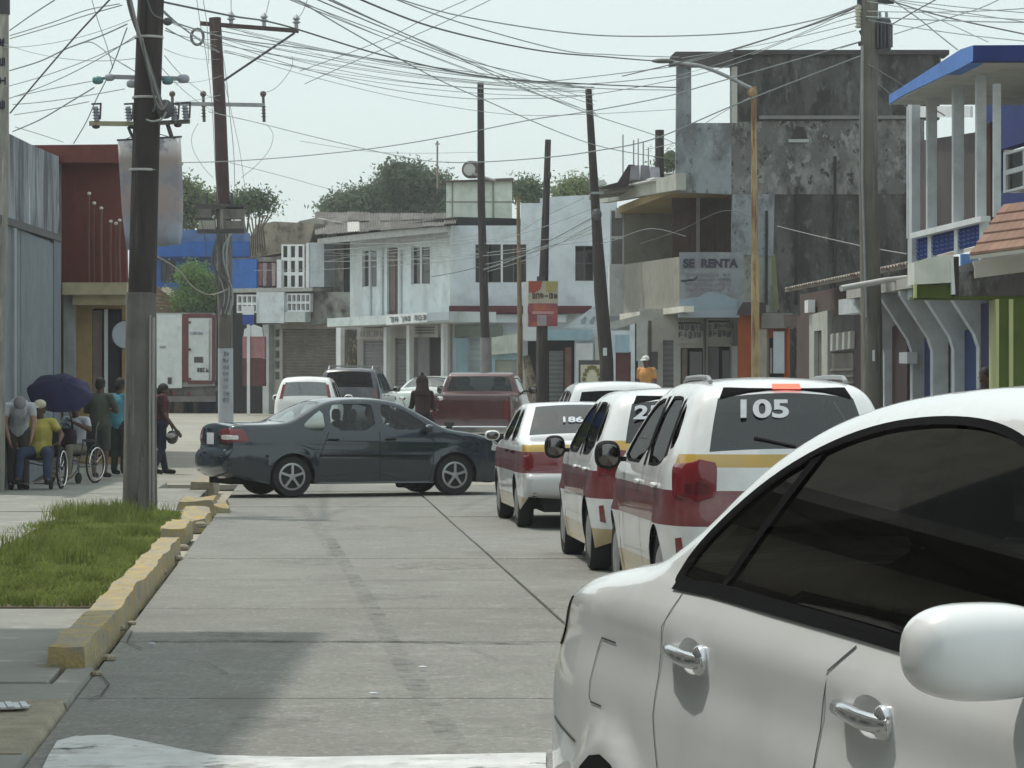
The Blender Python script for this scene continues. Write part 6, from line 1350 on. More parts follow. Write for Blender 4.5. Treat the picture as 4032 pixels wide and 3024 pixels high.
MB().ell(P(650, 430, Y1 - .15), (.11, .09, .12), 10, 8).build('splice_bundle', M_cable, mp); MB().ell(P(660, 85, Y1 - .1), (.06, .05, .05), 8, 6).build('wire_clamp', M_cable, mp)
# upper cross-arm with suspension discs
MB().bar(P(420, 302, Y1 + .05), P(725, 310, Y1 + .05), .05, .05).build('cross_arm', M_galv, mp)
for (u, v, m_, r_) in [(385, 316, M_teal, .05), (432, 305, M_porc, .045), (520, 330, M_porc, .05), (722, 310, M_porc, .055), (660, 318, M_teal, .05)]:
    MB().ell(P(u, v, Y1 + .02), (r_ * 1.4, r_, r_), 10, 8, .8).build('disc_insulator', m_, mp, smooth=True)
MB().bar(P(365, 318, Y1 + .05), P(425, 305, Y1 + .05), .03, .03).build('arm_link', M_teal, mp)
# lower arm carrying fuse cut-outs
MB().bar(P(352, 486, Y1 - .05), P(545, 488, Y1 - .05), .055, .055).build('cross_arm', mat('yellowed_arm', (.28, .26, .16), .7, .3, 3), mp); MB().bar(P(545, 488, Y1 - .05), P(748, 478, Y1 - .05), .05, .05).build('cross_arm', M_polel, mp)
for (u, v) in [(382, 440), (510, 440), (690, 440), (734, 436)]:
    q = MB(); q.cyl(P(u, v + 36, Y1 - .08), P(u - 6, v - 20, Y1 - .08), .035, .03, 10)
    for k in range(4): q.lathe(P(u - 1 - k * 1.2, v + 26 - k * 12, Y1 - .08), [(.03, -.01), (.055, 0), (.03, .012)], 10)
    o = q.build('fuse_cutout', M_porc, mp, smooth=True)
    MB().bar(P(u - 22, v - 30, Y1 - .1), P(u + 18, v - 32, Y1 - .1), .03, .02).build('contact', M_frame_d, o); MB().bar(P(u + 15, v - 30, Y1 - .1), P(u + 12, v + 30, Y1 - .1), .022).build('fuse_tube', M_porcb, o)
for (u, v) in [(378, 492), (520, 492), (700, 486)]: MB().ell(P(u, v + 6, Y1 - .05), (.05, .04, .03), 8, 6).build('arm_bolt', M_frame_d, mp)
MB().tube([P(505, 500, Y1), P(515, 525, Y1), P(525, 545, Y1)], .02, 6).build('drop_lead', M_cable, mp); MB().tube([P(660, 490, Y1), P(668, 515, Y1), P(676, 540, Y1)], .028, 6).build('drop_lead', M_cable, mp)
# faded banner hung behind the pole
bnY = Y1 + .45
bn = thing('hanging_banner', 'faded pink and blue cloth banner hanging behind the main pole', 'banner', tuple(P(600, 560, bnY)))
def cloth(name, Lt, Rt, n, m, parent, amp=.03, seed=0):
    vs = []; fs = []; k = len(Lt)
    for i in range(k):
        for j in range(n + 1):
            t = j / n; u = Lt[i][0] + (Rt[i][0] - Lt[i][0]) * t; v = Lt[i][1] + (Rt[i][1] - Lt[i][1]) * t
            p = P(u, v, bnY); p.y += amp * math.sin(t * 9 + i * .5 + seed) * (i / k); vs.append(p)
    for i in range(k - 1):
        for j in range(n): fs.append((i * (n + 1) + j, i * (n + 1) + j + 1, (i + 1) * (n + 1) + j + 1, (i + 1) * (n + 1) + j))
    o = MB().add(vs, fs).build(name, m, parent, smooth=True); sd = o.modifiers.new('thick', 'SOLIDIFY'); sd.thickness = .006; return o
m_, t_, o_ = nt('faded_banner_print'); b_ = N(t_, 'ShaderNodeBsdfPrincipled'); t_.links.new(b_.outputs[0], o_.inputs[0]); b_.inputs['Roughness'].default_value = .9
tcn = N(t_, 'ShaderNodeTexCoord'); spn = N(t_, 'ShaderNodeSeparateXYZ'); t_.links.new(tcn.outputs['Object'], spn.inputs[0]); mrn = N(t_, 'ShaderNodeMapRange'); mrn.inputs[1].default_value = ZV(960, bnY); mrn.inputs[2].default_value = ZV(540, bnY); t_.links.new(spn.outputs[2], mrn.inputs[0])
rp_ = N(t_, 'ShaderNodeValToRGB'); cr_ = rp_.color_ramp
for pos, c in [(.0, (.34, .40, .50, 1)), (.18, (.40, .42, .48, 1)), (.32, (.44, .35, .35, 1)), (.5, (.46, .38, .37, 1)), (.62, (.40, .39, .40, 1)), (.8, (.46, .38, .36, 1)), (1., (.40, .38, .37, 1))]:
    e = cr_.elements.new(pos); e.color = c
cr_.elements.remove(cr_.elements[0]); t_.links.new(mrn.outputs[0], rp_.inputs[0])
t_.links.new(mixc(t_, ramp(t_, noise(t_, 4, 5), .5, .62), rp_.outputs[0], (.34, .33, .38, 1)), b_.inputs['Base Color'])
cloth('banner_cloth', [(464, 550), (468, 640), (474, 740), (480, 840), (490, 920), (498, 985)], [(712, 540), (716, 640), (720, 740), (722, 840), (718, 920), (714, 962)], 14, m_, bn)
MB().cyl(P(460, 552, bnY), P(716, 538, bnY), .012, n=8).build('top_rod', M_frame_d, bn)
for u in (500, 580, 690): MB().tube([P(u, 546, bnY), P(min(max(u, 555), 600), 520, Y1 + .15)], .006, 5).build('tie_cord', M_cable, bn)
# ---------------- second pole, far
Y2 = 75.0
p2 = thing('utility_pole', 'far reddish pole with two cross-arms and a white painted base left of the sedan', 'utility pole', (XU(888, Y2), Y2, gz(Y2)), group='utility poles')
M_steelr = mat('red_brown_steel', (.062, .030, .032), .7, .3, 2, layers=[((.13, .10, .10, 1), .55, .68, 2, (4, 4, .3))])
MB().tube([P(880, 815, Y2), P(866, 430, Y2), P(846, 70, Y2)], [.17, .155, .15], 14).build('upper_pole', M_steelr, p2, smooth=True)
MB().tube([Vector((XU(889, Y2), Y2, gz(Y2) - .05)), P(888, 1400, Y2), P(884, 1000, Y2), P(880, 805, Y2)], [.19, .175, .20, .18], 14).build('lower_pole', M_polel, p2, smooth=True)
MB().tube([Vector((XU(889, Y2), Y2, gz(Y2))), P(888, 1372, Y2)], [.195, .19], 14).build('white_base', mat('white_base_paint', (.40, .43, .47), .8, .15, 3), p2, smooth=True)
pp2 = Pl(800, Y2 - .2, 1000, Y2 - .2)
for k in range(8): marks(pp2, p2, 878, 1385 + k * 26, 900, 1402 + k * 26, mat('faint_pole_letter_%d' % (k > 1), (.31, .33, .36) if k > 1 else (.20, .21, .23), .8), 1, .0, 40 + k, name='painted_letter', gap=0)
MB().bar(P(788, 92, Y2), P(1176, 122, Y2), .10, .10).build('cross_arm', M_steelr, p2); MB().bar(P(1160, 130, Y2), P(880, 318, Y2), .05, .05).build('arm_brace', M_frame_d, p2); MB().bar(P(690, 408, Y2), P(1042, 414, Y2), .09, .09).build('cross_arm', M_galv, p2)
for (u, v) in [(910, 62), (1040, 68), (1167, 75)]:
    q = MB(); q.cyl(P(u, v + 38, Y2), P(u, v, Y2), .05, .045, 10); q.lathe(P(u, v + 2, Y2), [(.03, -.12), (.11, -.07), (.05, -.02), (.10, .02), (.04, .10), (0, .14)], 12); q.build('pin_insulator', M_porc, p2, smooth=True)
for (u, v) in [(800, 410), (1036, 410), (678, 410)]:
    q = MB(); q.cyl(P(u, v - 40, Y2), P(u + 4, v + 70, Y2), .035, .04, 8); q.ell(P(u, v - 40, Y2), (.08, .08, .08), 8, 6); 
    for k in range(4): q.lathe(P(u + 2, v + 10 + k * 13, Y2), [(.03, -.02), (.07, 0), (.03, .02)], 10)
    q.build('surge_arrester', M_porcb, p2, smooth=True)
MB().tube([tuple(P(777 + 24 * math.cos(a), 145 + 31 * math.sin(a), Y2 - .1)) for a in [2 * math.pi * k / 24 for k in range(25)]], .035, 6).build('cable_coil', M_cable, p2, smooth=True)
for (u0, v0, u1, v1, m_) in [(770, 806, 962, 822, M_frame_d), (775, 822, 832, 858, M_concd), (884, 816, 960, 862, M_concd), (768, 860, 842, 868, M_frame_d), (782, 868, 846, 902, mat('pale_meter', (.30, .31, .27), .8, .2)), (888, 868, 960, 900, M_concd), (776, 902, 962, 918, M_frame_d)]:
    slab(pp2, 'junction_box', rect(u0, v0, u1, v1), m_, p2, .3, .0)
for (u, v) in [(813, 760), (912, 760)]: MB().cyl(P(u, 806, Y2 - .15), P(u, v, Y2 - .15), .045, .03, 8).build('bushing', M_frame_d, p2)
for k in range(9):
    g = random.Random(k); u0 = 880 + g.uniform(-35, 35); u1 = 885 + g.uniform(-40, 45)
    MB().tube(chaikin([tuple(P(u0, 920, Y2 - .3)), tuple(P(u0 + g.uniform(-50, 30), 1040 + g.uniform(-60, 40), Y2 - .3)), tuple(P(u1, 1120 + g.uniform(0, 60), Y2 - .3)), tuple(P(885 + g.uniform(-20, 25), 1240, Y2 - .25))], 2), g.uniform(.015, .035), 5).build('cable_loop', g.choice([M_cable, M_cableg, M_polel]), p2, smooth=True)
# ---------------- other poles
def pole(label, Y, pts, rad, m, name='utility_pole', grp='utility poles', n=12):
    t = thing(name, label, 'utility pole' if name == 'utility_pole' else 'post', (XU(pts[0][0], Y), Y, gz(Y)), group=grp)
    P0 = [Vector((XU(pts[0][0], Y), Y, gz(Y) - .05))] + [P(u, v, Y) for u, v in pts[1:]]
    MB().tube(P0, rad, n).build('shaft', m, t, smooth=True); return t
a3 = pole('thin dark pole in front of the water tank', 88., [(1918, 0), (1912, 1380), (1895, 800), (1892, 325)], [.16, .14, .115, .095], M_pole)
MB().tube([Vector((XU(1918, 87.8), 87.8, gz(88))), P(1913, 1330, 87.8)], [.175, .165], 12).build('grey_base', mat('pole_base_grey', (.25, .24, .25), .9, .2, 3), a3, smooth=True)
a4 = pole('short dark pole carrying the colourful hanging sign', 84., [(2130, 0), (2134, 1300), (2150, 800), (2158, 550)], [.17, .16, .10, .085], M_pole)
MB().ell(P(2164, 690, 83.9), (.05, .05, .12), 8, 6).build('bracket', M_frame_d, a4)
a5 = pole('thick leaning dark pole right of the hanging sign', 78., [(2392, 0), (2388, 1420), (2365, 1150), (2345, 820), (2317, 352)], [.20, .18, .175, .12, .085], M_pole)
MB().obox(P(2352, 760, 77.85), (.16, 0, 0), (0, .05, 0), (0, 0, .03)).build('cross_bracket', M_galv, a5); MB().ell(P(2350, 845, 77.85), (.13, .12, .16), 8, 6).build('cable_bundle', M_cable, a5)
MB().obox(P(2382, 1385, 77.78), (.05, 0, 0), (0, .015, 0), (0, 0, .10)).build('white_notice', M_frame_w, a5)
a9 = pole('thin rusty pipe mast left of the hanging sign', 86., [(2048, 0), (2047, 1300), (2043, 1000), (2040, 775)], [.085, .075, .06, .05], mat('rusty_pipe', (.24, .17, .10), .8, .35, 2, layers=[((.12, .06, .03, 1), .5, .62, 3, (4, 4, .5)), ((.40, .36, .28, 1), .58, .66, 3, (4, 4, .5))]), 'pipe_mast', None)
# palm-like stump wrapped with bark beside it
st = thing('tree_stump', 'pale barkless tree trunk between the rusty mast and the sign pole', 'tree', (XU(2090, 85.5), 85.5, gz(85)))
MB().tube([Vector((XU(2092, 85.5), 85.5, gz(85))), P(2085, 1480, 85.5), P(2070, 1400, 85.5)], [.17, .15, .10], 10).build('trunk', mat('pale_bark', (.30, .26, .20), .9, .4, 3, layers=[((.08, .07, .06, 1), .5, .6, 4, (1, 1, .5))]), st, smooth=True); MB().tube([P(2088, 1470, 85.4), P(2108, 1520, 85.3), P(2112, 1600, 85.3)], [.09, .11, .12], 8).build('limb', _M['pale_bark'], st, smooth=True)
# hanging sign box
hs = thing('hanging_sign', 'faded red and yellow double sign box fixed on the short dark pole', 'sign', tuple(P(2138, 1200, 83.6)))
ph_ = Pl(2000, 83.7, 2300, 83.7)
slab(ph_, 'upper_board', rect(2080, 1106, 2198, 1194), mat('sign_cream', (.46, .43, .34), .7, .2, 4), hs, .16, 0); slab(ph_, 'lower_board', rect(2080, 1195, 2196, 1284), mat('sign_magenta_red', (.30, .07, .09), .6, .3, 3, layers=[((.42, .12, .06, 1), .5, .6, 1.5, (1, 1, 1))]), hs, .16, .0)
slab(ph_, 'red_corner', [(2082, 1150), (2100, 1154), (2128, 1140), (2136, 1107), (2082, 1107)], mat('sign_red', (.36, .06, .035), .6, .2), hs, .01, .012); slab(ph_, 'yellow_corner', [(2150, 1150), (2186, 1150), (2196, 1112), (2150, 1108)], mat('sign_yellow', (.44, .38, .14), .6, .2), hs, .01, .012)
marks(ph_, hs, 2096, 1154, 2186, 1176, mat('sign_dark_letter', (.10, .05, .035), .7), 1, .014, 51, gap=0); slab(ph_, 'pink_band', rect(2096, 1226, 2180, 1236), mat('sign_pink', (.52, .28, .30), .6), hs, .01, .012); slab(ph_, 'grey_patch', rect(2115, 1240, 2152, 1282), mat('sign_grey_patch', (.34, .30, .33), .6), hs, .01, .014)
slab(ph_, 'white_stay', rect(2060, 1110, 2078, 1340), M_frame_w, hs, .05, -.05); slab(ph_, 'top_bracket', rect(2114, 1088, 2146, 1106), M_frame_d, hs, .2, .02)
# rusty street lamp
sl_ = pole('rusty yellow street lamp post with an arm reaching left', 72., [(2975, 0), (2974, 1200), (2970, 800), (2968, 340)], [.10, .095, .075, .06], mat('rusty_yellow_pipe', (.34, .25, .12), .8, .3, 2, layers=[((.16, .07, .035, 1), .5, .6, 2.5, (4, 4, .4)), ((.42, .38, .30, 1), .58, .66, 3, (4, 4, .4))]), 'street_lamp', None)
MB().tube(chaikin([tuple(P(2968, 350, 72)), tuple(P(2940, 340, 72)), tuple(P(2860, 298, 72)), tuple(P(2760, 258, 72)), tuple(P(2700, 252, 72))], 2), .045, 8).build('lamp_arm', M_galv, sl_, smooth=True)
MB().ell(P(2610, 240, 72), (.28, .12, .06), 12, 6).build('lamp_head', mat('lamp_grey', (.10, .11, .10), .6), sl_, smooth=True); MB().cyl(P(2650, 245, 72), P(2705, 252, 72), .04, n=8).build('lamp_neck', M_galv, sl_)
MB().ell(P(2962, 365, 72), (.12, .10, .14), 8, 6).build('joint_box', _M['rusty_yellow_pipe'], sl_)
# right concrete pole with transformer
Y7 = 44.0
p7 = pole('grey concrete pole with a transformer at its top in front of the blue building', Y7, [(3436, 0), (3432, 1300), (3418, 700), (3425, -60)], [.165, .155, .135, .12], mat('grey_pole_concrete', (.155, .145, .125), .92, .3, 1.5, .2, 20, layers=[((.26, .245, .21, 1), .52, .64, 2, (5, 5, .3)), ((.06, .056, .05, 1), .56, .68, 2.4, (5, 5, .3))]), n=16)
MB().cyl(P(3480, 196, Y7), P(3480, 82, Y7), .105, n=18).build('transformer_tank', mat('transformer_grey', (.085, .085, .095), .6, .15), p7, smooth=True); MB().ell(P(3480, 82, Y7), (.105, .105, .05), 16, 6).build('tank_lid', _M['transformer_grey'], p7, smooth=True)
for u in (3466, 3492): MB().cyl(P(u, 78, Y7), P(u - 2, 48, Y7), .025, .02, 8).build('bushing', M_porc, p7)
for k in range(5): MB().box(XU(3452 + k * 14, Y7) - .01, XU(3452 + k * 14, Y7) + .01, Y7 - .135, Y7 - .10, ZV(190, Y7), ZV(95, Y7)).build('cooling_fin', _M['transformer_grey'], p7)
q = MB().cyl(P(3382, 110, Y7), P(3378, 20, Y7), .035, .045, 10)
for k in range(6): q.lathe(P(3381, 105 - k * 14, Y7), [(.03, -.02), (.065, 0), (.03, .02)], 12)
q.build('cream_insulator', mat('porcelain_cream', (.55, .53, .46), .35, .1), p7, smooth=True); MB().bar(P(3385, 120, Y7), P(3410, 175, Y7), .03).build('insulator_bracket', M_frame_d, p7); MB().bar(P(3380, 175, Y7), P(3480, 160, Y7), .05, .05).build('hanger_bar', M_frame_d, p7); MB().bar(P(3375, 6, Y7), P(3520, 4, Y7), .06, .08).build('cross_arm', M_frame_d, p7)
MB().tube([P(3396, 180, Y7 - .13), P(3396, 700, Y7 - .15), P(3412, 1250, Y7 - .17)], .018, 6).build('riser_conduit', M_galv, p7)
MB().obox(P(3440, 1400, Y7 - .18), (.018, 0, 0), (0, .01, 0), (0, 0, .08)).build('white_notice', M_frame_w, p7)
# pole at the left edge of the frame
p8 = pole('pale concrete pole cut by the left edge of the photograph', 45., [(-14, 0), (-8, 1300), (6, 600), (8, -60)], [.12, .115, .11, .10], mat('pale_pole_concrete', (.27, .26, .23), .9, .25, 2, layers=[((.42, .40, .34, 1), .5, .62, 2, (4, 4, .4))]), n=16)
pp8 = Pl(-60, 44.88, 80, 44.88)
for k, v in enumerate([150, 225, 300, 395]): marks(pp8, p8, -2, v, 14, v + 34, M_ink, 1, .0, 60 + k, name='painted_number', gap=0)
MB().lathe(P(8, 25, 45) , [(.118, -.12), (.118, .12)], 16).build('dark_band', M_frame_d, p8)
# roof odds and ends
for i, (u, v0, v1, Y, r_, nm, lab, m_) in enumerate([(2597, 512, 700, 82, .12, 'roof_post', 'thick dark post standing on the roof beside the concrete building', M_pole), (1722, 555, 712, 118, .035, 'antenna_mast', 'thin rusty mast with a small cross above the tree', mat('mast_rust', (.30, .22, .18), .8)),
        (2453, 530, 690, 84, .018, 'rebar', 'leftmost thin bare rod above the tin roof', M_galv), (2495, 552, 690, 84, .018, 'rebar', 'second thin bare rod above the tin roof', M_galv), (2513, 545, 690, 84, .016, 'rebar', 'third thin bare rod above the tin roof', M_galv), (2533, 560, 690, 84, .018, 'rebar', 'fourth thin bare rod above the tin roof', M_galv), (2553, 580, 690, 84, .016, 'rebar', 'fifth thin bare rod above the tin roof, nearest the thick post', M_galv)]):
    t = thing(nm, lab, 'post' if i < 1 else 'mast' if i == 1 else 'rebar', tuple(P(u, v1, Y)), group='rods on the far roof' if i > 1 else None)
    MB().cyl(P(u, v1 + 30, Y), P(u, v0, Y), r_, n=8).build('rod', m_, t)
    if i == 1: MB().bar(P(u - 9, 567, Y), P(u + 9, 567, Y), .05).build('cross_piece', m_, t)
# rusted sheets piled on the far roof
sp = thing('scrap_roof_sheets', 'pile of rusty and grey scrap sheets on the far roof left of the thick post', 'scrap', tuple(P(2480, 720, 82)))
q0 = Pl(2300, 82, 2700, 82)
for k, (pts, m_) in enumerate([([(2360, 742), (2430, 720), (2475, 648), (2500, 648), (2470, 735)], mat('rust_dark', (.055, .035, .04), .9, .3)), ([(2480, 708), (2520, 708), (2518, 650), (2486, 652)], mat('sheet_grey', (.24, .23, .25), .8, .3, 3)), ([(2522, 708), (2560, 706), (2558, 652), (2524, 650)], _M['sheet_grey']), ([(2562, 706), (2600, 700), (2596, 660), (2562, 655)], mat('sheet_pale', (.33, .33, .36), .8, .3, 3)), ([(2350, 735), (2390, 722), (2378, 706), (2350, 712)], M_frame_w)]):
    slab(q0, 'scrap_sheet', pts, m_, sp, .4, .3 * k % .5)
slab(q0, 'roof_deck', [(2330, 760), (2660, 720), (2660, 690), (2500, 702), (2330, 742)], M_grime, sp, 3, -.6)
# ---------------- overhead lines
WL = []
def wire(pts, Ya, Yb, r, label, m=None, n=None, group='overhead cables'):
    """pts: photo points along the cable; distance runs evenly from Ya to Yb"""
    # Catmull-Rom resample
    out = []; k = len(pts)
    for i in range(k - 1):
        p0 = pts[max(i - 1, 0)]; p1 = pts[i]; p2 = pts[i + 1]; p3 = pts[min(i + 2, k - 1)]
        for j in range(8):
            t = j / 8; out.append(tuple(.5 * ((2 * b) + (-a + c) * t + (2 * a - 5 * b + 4 * c - d) * t * t + (-a + 3 * b - 3 * c + d) * t ** 3) for a, b, c, d in zip(p0, p1, p2, p3)))
    out.append(pts[-1]); L = len(out) - 1
    o = MB().tube([P(u, v, Ya + (Yb - Ya) * i / L) for i, (u, v) in enumerate(out)], r * .74, 5).build('overhead_cable', m or M_cableg, None, smooth=True)
    return tag(o, label, 'cable', group)
WD = [
 ([(560, -10), (900, 60), (1100, 95), (1500, 215), (1900, 300), (2300, 330), (2672, 345)], 37, 76, .020, 'thick dark cable sagging from the main pole to the concrete building', M_cable),
 ([(1400, -10), (1700, 105), (2100, 195), (2400, 225), (2580, 240)], 40, 72, .020, 'thick dark cable running down to the rusty street lamp head', M_cable),
 ([(1540, -10), (1800, 85), (2200, 195), (2400, 215), (2672, 225)], 40, 74, .014, 'thinner cable just above the one reaching the street lamp', None),
 ([(1550, -10), (1800, 60), (2200, 125), (2500, 143), (2900, 130), (3200, 80), (3390, 15)], 42, 44, .013, 'highest cable sweeping across the sky to the concrete pole', None),
 ([(1180, 5), (1400, 135), (1700, 300), (1900, 390), (2200, 520), (2400, 585), (2672, 630)], 38, 80, .013, 'cable slanting down past the thin pole to the scrap roof', None),
 ([(1230, -10), (1500, 105), (1800, 225), (2100, 300), (2320, 345), (2672, 355)], 38, 78, .014, 'cable slanting from the top left to the leaning pole head', None),
 ([(1290, -10), (1500, 90), (1800, 225), (2000, 320), (2300, 440), (2600, 540), (2720, 600)], 38, 76, .012, 'cable dropping steeply behind the leaning pole', None),
 ([(660, 80), (900, 150), (1200, 190), (1500, 235), (1900, 290), (2320, 350)], 37.3, 78, .014, 'cable from the main pole clamp to the leaning pole', None),
 ([(860, 120), (1100, 165), (1400, 225), (1700, 280), (2000, 315), (2320, 330), (2720, 290)], 75, 76, .016, 'cable from the far cross-arm towards the concrete building', None),
 ([(870, 150), (1200, 215), (1500, 270), (1800, 310), (2100, 325), (2672, 260)], 75, 74, .015, 'second cable from the far cross-arm, slightly lower', None),
 ([(870, 165), (1180, 265), (1500, 345), (1800, 385), (2000, 388), (2310, 375), (2720, 300), (2960, 230)], 75, 72, .013, 'sagging cable crossing just under the thin pole top', None),
 ([(880, 200), (1200, 295), (1600, 390), (2000, 450), (2300, 450), (2672, 430)], 75, 80, .010, 'faint thin cable sagging below the others', M_cableg),
 ([(820, 440), (1000, 480), (1200, 530), (1500, 600), (1700, 635), (1890, 638), (2150, 620), (2340, 595), (2580, 545), (2900, 410), (3400, 215)], 75, 44, .014, 'long sagging cable behind the tank joining the lamp and concrete pole', None),
 ([(700, 640), (900, 635), (1180, 615), (1500, 580), (1800, 530), (2100, 470), (2310, 440), (2600, 385), (2800, 330), (3400, 160)], 60, 44, .012, 'cable rising from left to right above the tree', None),
 ([(1200, 330), (1400, 240), (1700, 110), (1930, 0)], 60, 50, .010, 'faint cable rising steeply to the top edge, left one', M_cableg),
 ([(1180, 280), (1500, 160), (1700, 60), (1860, -10)], 60, 50, .010, 'faint cable rising steeply to the top edge, upper one', M_cableg),
 ([(905, 640), (1100, 690), (1300, 745), (1420, 775)], 75, 105, .010, 'thin cable dropping behind the tree from the second pole', M_cableg),
 ([(1180, 555), (1500, 600), (1880, 600)], 75, 88, .008, 'very thin cable between the second pole and the thin pole', M_cableg),
 ([(40, 445), (170, 290), (300, 140), (440, -10)], 44, 37, .016, 'dark cable rising steeply from the left edge pole', M_cable),
 ([(38, 120), (130, 55), (215, 0)], 44, 37, .012, 'short cable at the top left corner', None),
 ([(40, 140), (200, 90), (340, 40), (470, 15)], 44, 37, .010, 'upper one of two parallel cables at the top left', M_cableg),
 ([(40, 152), (200, 105), (340, 60), (480, 20)], 44, 37, .010, 'lower one of two parallel cables at the top left', M_cableg),
 ([(38, 278), (160, 240), (270, 188), (400, 140), (500, 95)], 44, 37, .013, 'cable from the left edge pole to the main pole shoulder', None),
 ([(280, 185), (350, 165), (400, 190), (440, 225), (530, 280)], 40, 37, .011, 'cable bending over and down to the main pole', None),
 ([(50, 518), (160, 470), (270, 405), (370, 345)], 44, 37, .012, 'cable from the left edge up to the upper cross-arm', None),
 ([(60, 380), (200, 350), (360, 320)], 44, 37, .008, 'thin cable nearly level at the left, upper', M_cableg),
 ([(50, 412), (200, 398), (380, 370), (490, 350)], 44, 37, .008, 'thin cable nearly level at the left, middle', M_cableg),
 ([(55, 452), (200, 430), (350, 400)], 44, 37, .008, 'thin cable nearly level at the left, lower', M_cableg),
 ([(290, 565), (340, 480), (380, 390), (440, 270), (500, 110)], 48, 37, .011, 'cable climbing from the red parapet past the cross-arms', None),
 ([(60, 500), (160, 530), (250, 560)], 47, 58, .008, 'thin cable dropping onto the red parapet', M_cableg),
 ([(362, 0), (385, 80), (420, 180), (445, 270)], 37, 37.2, .007, 'thin lead hanging down to the upper cross-arm', M_cableg),
 ([(775, 0), (790, 100), (812, 220), (835, 420), (850, 700), (860, 800)], 60, 75, .010, 'thin lead running down beside the far pole, left', M_cableg),
 ([(800, 0), (815, 100), (822, 250)], 60, 75, .010, 'short thin lead above the far pole arm', M_cableg),
 ([(870, 170), (890, 300), (905, 450), (920, 600), (925, 780)], 75, 75.3, .012, 'pale lead hanging down the right side of the far pole', M_cableg),
 ([(885, 330), (920, 480), (945, 600), (965, 740)], 75, 80, .009, 'faint lead drooping right of the far pole', M_cableg),
 ([(910, 0), (910, 55)], 60, 75, .010, 'short vertical lead to the first pin insulator', M_cableg), ([(1060, 0), (1045, 65)], 60, 75, .010, 'short vertical lead to the second pin insulator', M_cableg), ([(1210, 0), (1190, 50), (1170, 72)], 60, 75, .010, 'short lead bending to the last pin insulator', M_cableg),
 ([(1150, 220), (1150, 260), (1120, 310), (1080, 350), (1040, 365)], 75, 75, .010, 'thin jumper curving to the lower cross-arm end', M_cableg),
 ([(780, 485), (755, 540), (765, 600), (810, 670), (840, 700)], 75, 75, .009, 'thin jumper drooping left of the far pole', M_cableg), ([(1050, 490), (1075, 530), (1060, 590), (1010, 650), (950, 700)], 75, 75, .009, 'thin jumper drooping right of the far pole', M_cableg),
 ([(3390, 20), (3200, 95), (2900, 190), (2700, 240), (2450, 300)], 44, 74, .018, 'dark cable falling left from the concrete pole', M_cable), ([(3390, 60), (3250, 100), (3000, 200), (2960, 215)], 44, 72, .010, 'thin cable falling left from the concrete pole, steeper', None),
 ([(3370, 120), (3200, 165), (3100, 195)], 44, 70, .010, 'short cable left of the transformer, upper', None), ([(3390, 165), (3310, 190)], 44, 60, .010, 'short cable left of the transformer, lower', None),
 ([(3500, 0), (3640, 45), (3800, 85), (4060, 140)], 44, 38, .014, 'cable falling right from the concrete pole, lower', M_cable), ([(3520, 2), (3700, 35), (4060, 90)], 44, 38, .010, 'cable falling right from the concrete pole, middle', None), ([(3540, 0), (3800, 30), (4060, 52)], 44, 38, .010, 'cable falling right from the concrete pole, upper', None),
 ([(3520, 5), (3620, 75), (3700, 140), (3770, 195)], 44, 43, .014, 'cable dropping from the concrete pole to the blue roof', None), ([(3620, 45), (3750, 100), (3890, 165)], 44, 40, .009, 'thin cable dropping to the blue fascia end', M_cableg),
 ([(3505, 100), (3600, 45), (3700, -10)], 44, 40, .012, 'dark cable rising right from the transformer', M_cable), ([(3520, 135), (3650, 95), (3850, 35), (3950, -10)], 44, 38, .009, 'thin cable rising right from the transformer', M_cableg),
 ([(3395, 270), (3450, 320), (3500, 365), (3580, 430)], 43.8, 46, .010, 'pale wire from the concrete pole to the blue roof corner', M_cableg), ([(3420, 255), (3480, 290), (3560, 340), (3640, 405), (3720, 455)], 43.8, 43, .013, 'dark cable sagging under the blue roof', M_cable),
 ([(3060, 890), (3200, 925), (3400, 970), (3570, 1000)], 70, 47, .014, 'pale drooping wire across the black lower wall', mat('pale_wire', (.24, .23, .22), .8)),
 ([(2345, 850), (2200, 930), (2050, 1000), (1850, 1060), (1700, 1090)], 78, 100, .016, 'upper cable from the leaning pole across the pale building', M_cable), ([(2348, 880), (2200, 960), (2080, 1020), (1900, 1075)], 78, 98, .013, 'lower cable from the leaning pole across the pale building', None),
 ([(2390, 940), (2200, 965), (2000, 985), (1880, 1000)], 78, 98, .012, 'level cable from the leaning pole behind the thin pole', None),
 ([(2300, 780), (2150, 850), (2000, 930), (1780, 960), (1500, 990), (1280, 1030)], 80, 108, .013, 'long cable sagging over both white buildings', None), ([(1890, 940), (1700, 955), (1500, 960), (1280, 960)], 88, 108, .012, 'cable running left along the white fascia', None),
 ([(1895, 1010), (1750, 1030), (1550, 1045), (1300, 1060), (1000, 1065)], 88, 110, .012, 'cable running left across the upstairs windows', None), ([(2700, 930), (2560, 900), (2420, 945), (2360, 960)], 76, 78, .012, 'cable from the timber balcony to the leaning pole', None), ([(2970, 860), (2850, 830), (2680, 905), (2520, 960)], 72, 78, .013, 'dark cable across the ochre balcony ceiling', M_cable),
 ([(2960, 380), (2850, 440), (2740, 510), (2680, 555), (2540, 590)], 72, 80, .012, 'cable crossing the empty window diagonally', None),
 ([(620, 1010), (700, 1060), (760, 1130), (830, 1160), (905, 1135)], 70, 75, .020, 'pale rope-like cable looping beside the far pole', mat('pale_rope', (.34, .32, .28), .8)),
 ([(740, 700), (800, 900), (820, 1060), (870, 1150)], 72, 75, .014, 'slack cable hanging left of the far pole', M_cable),
]
for (pts, Ya, Yb, r_, lab, m_) in WD: wire(pts, Ya, Yb, r_, lab, m_)
gw_ = random.Random(21)
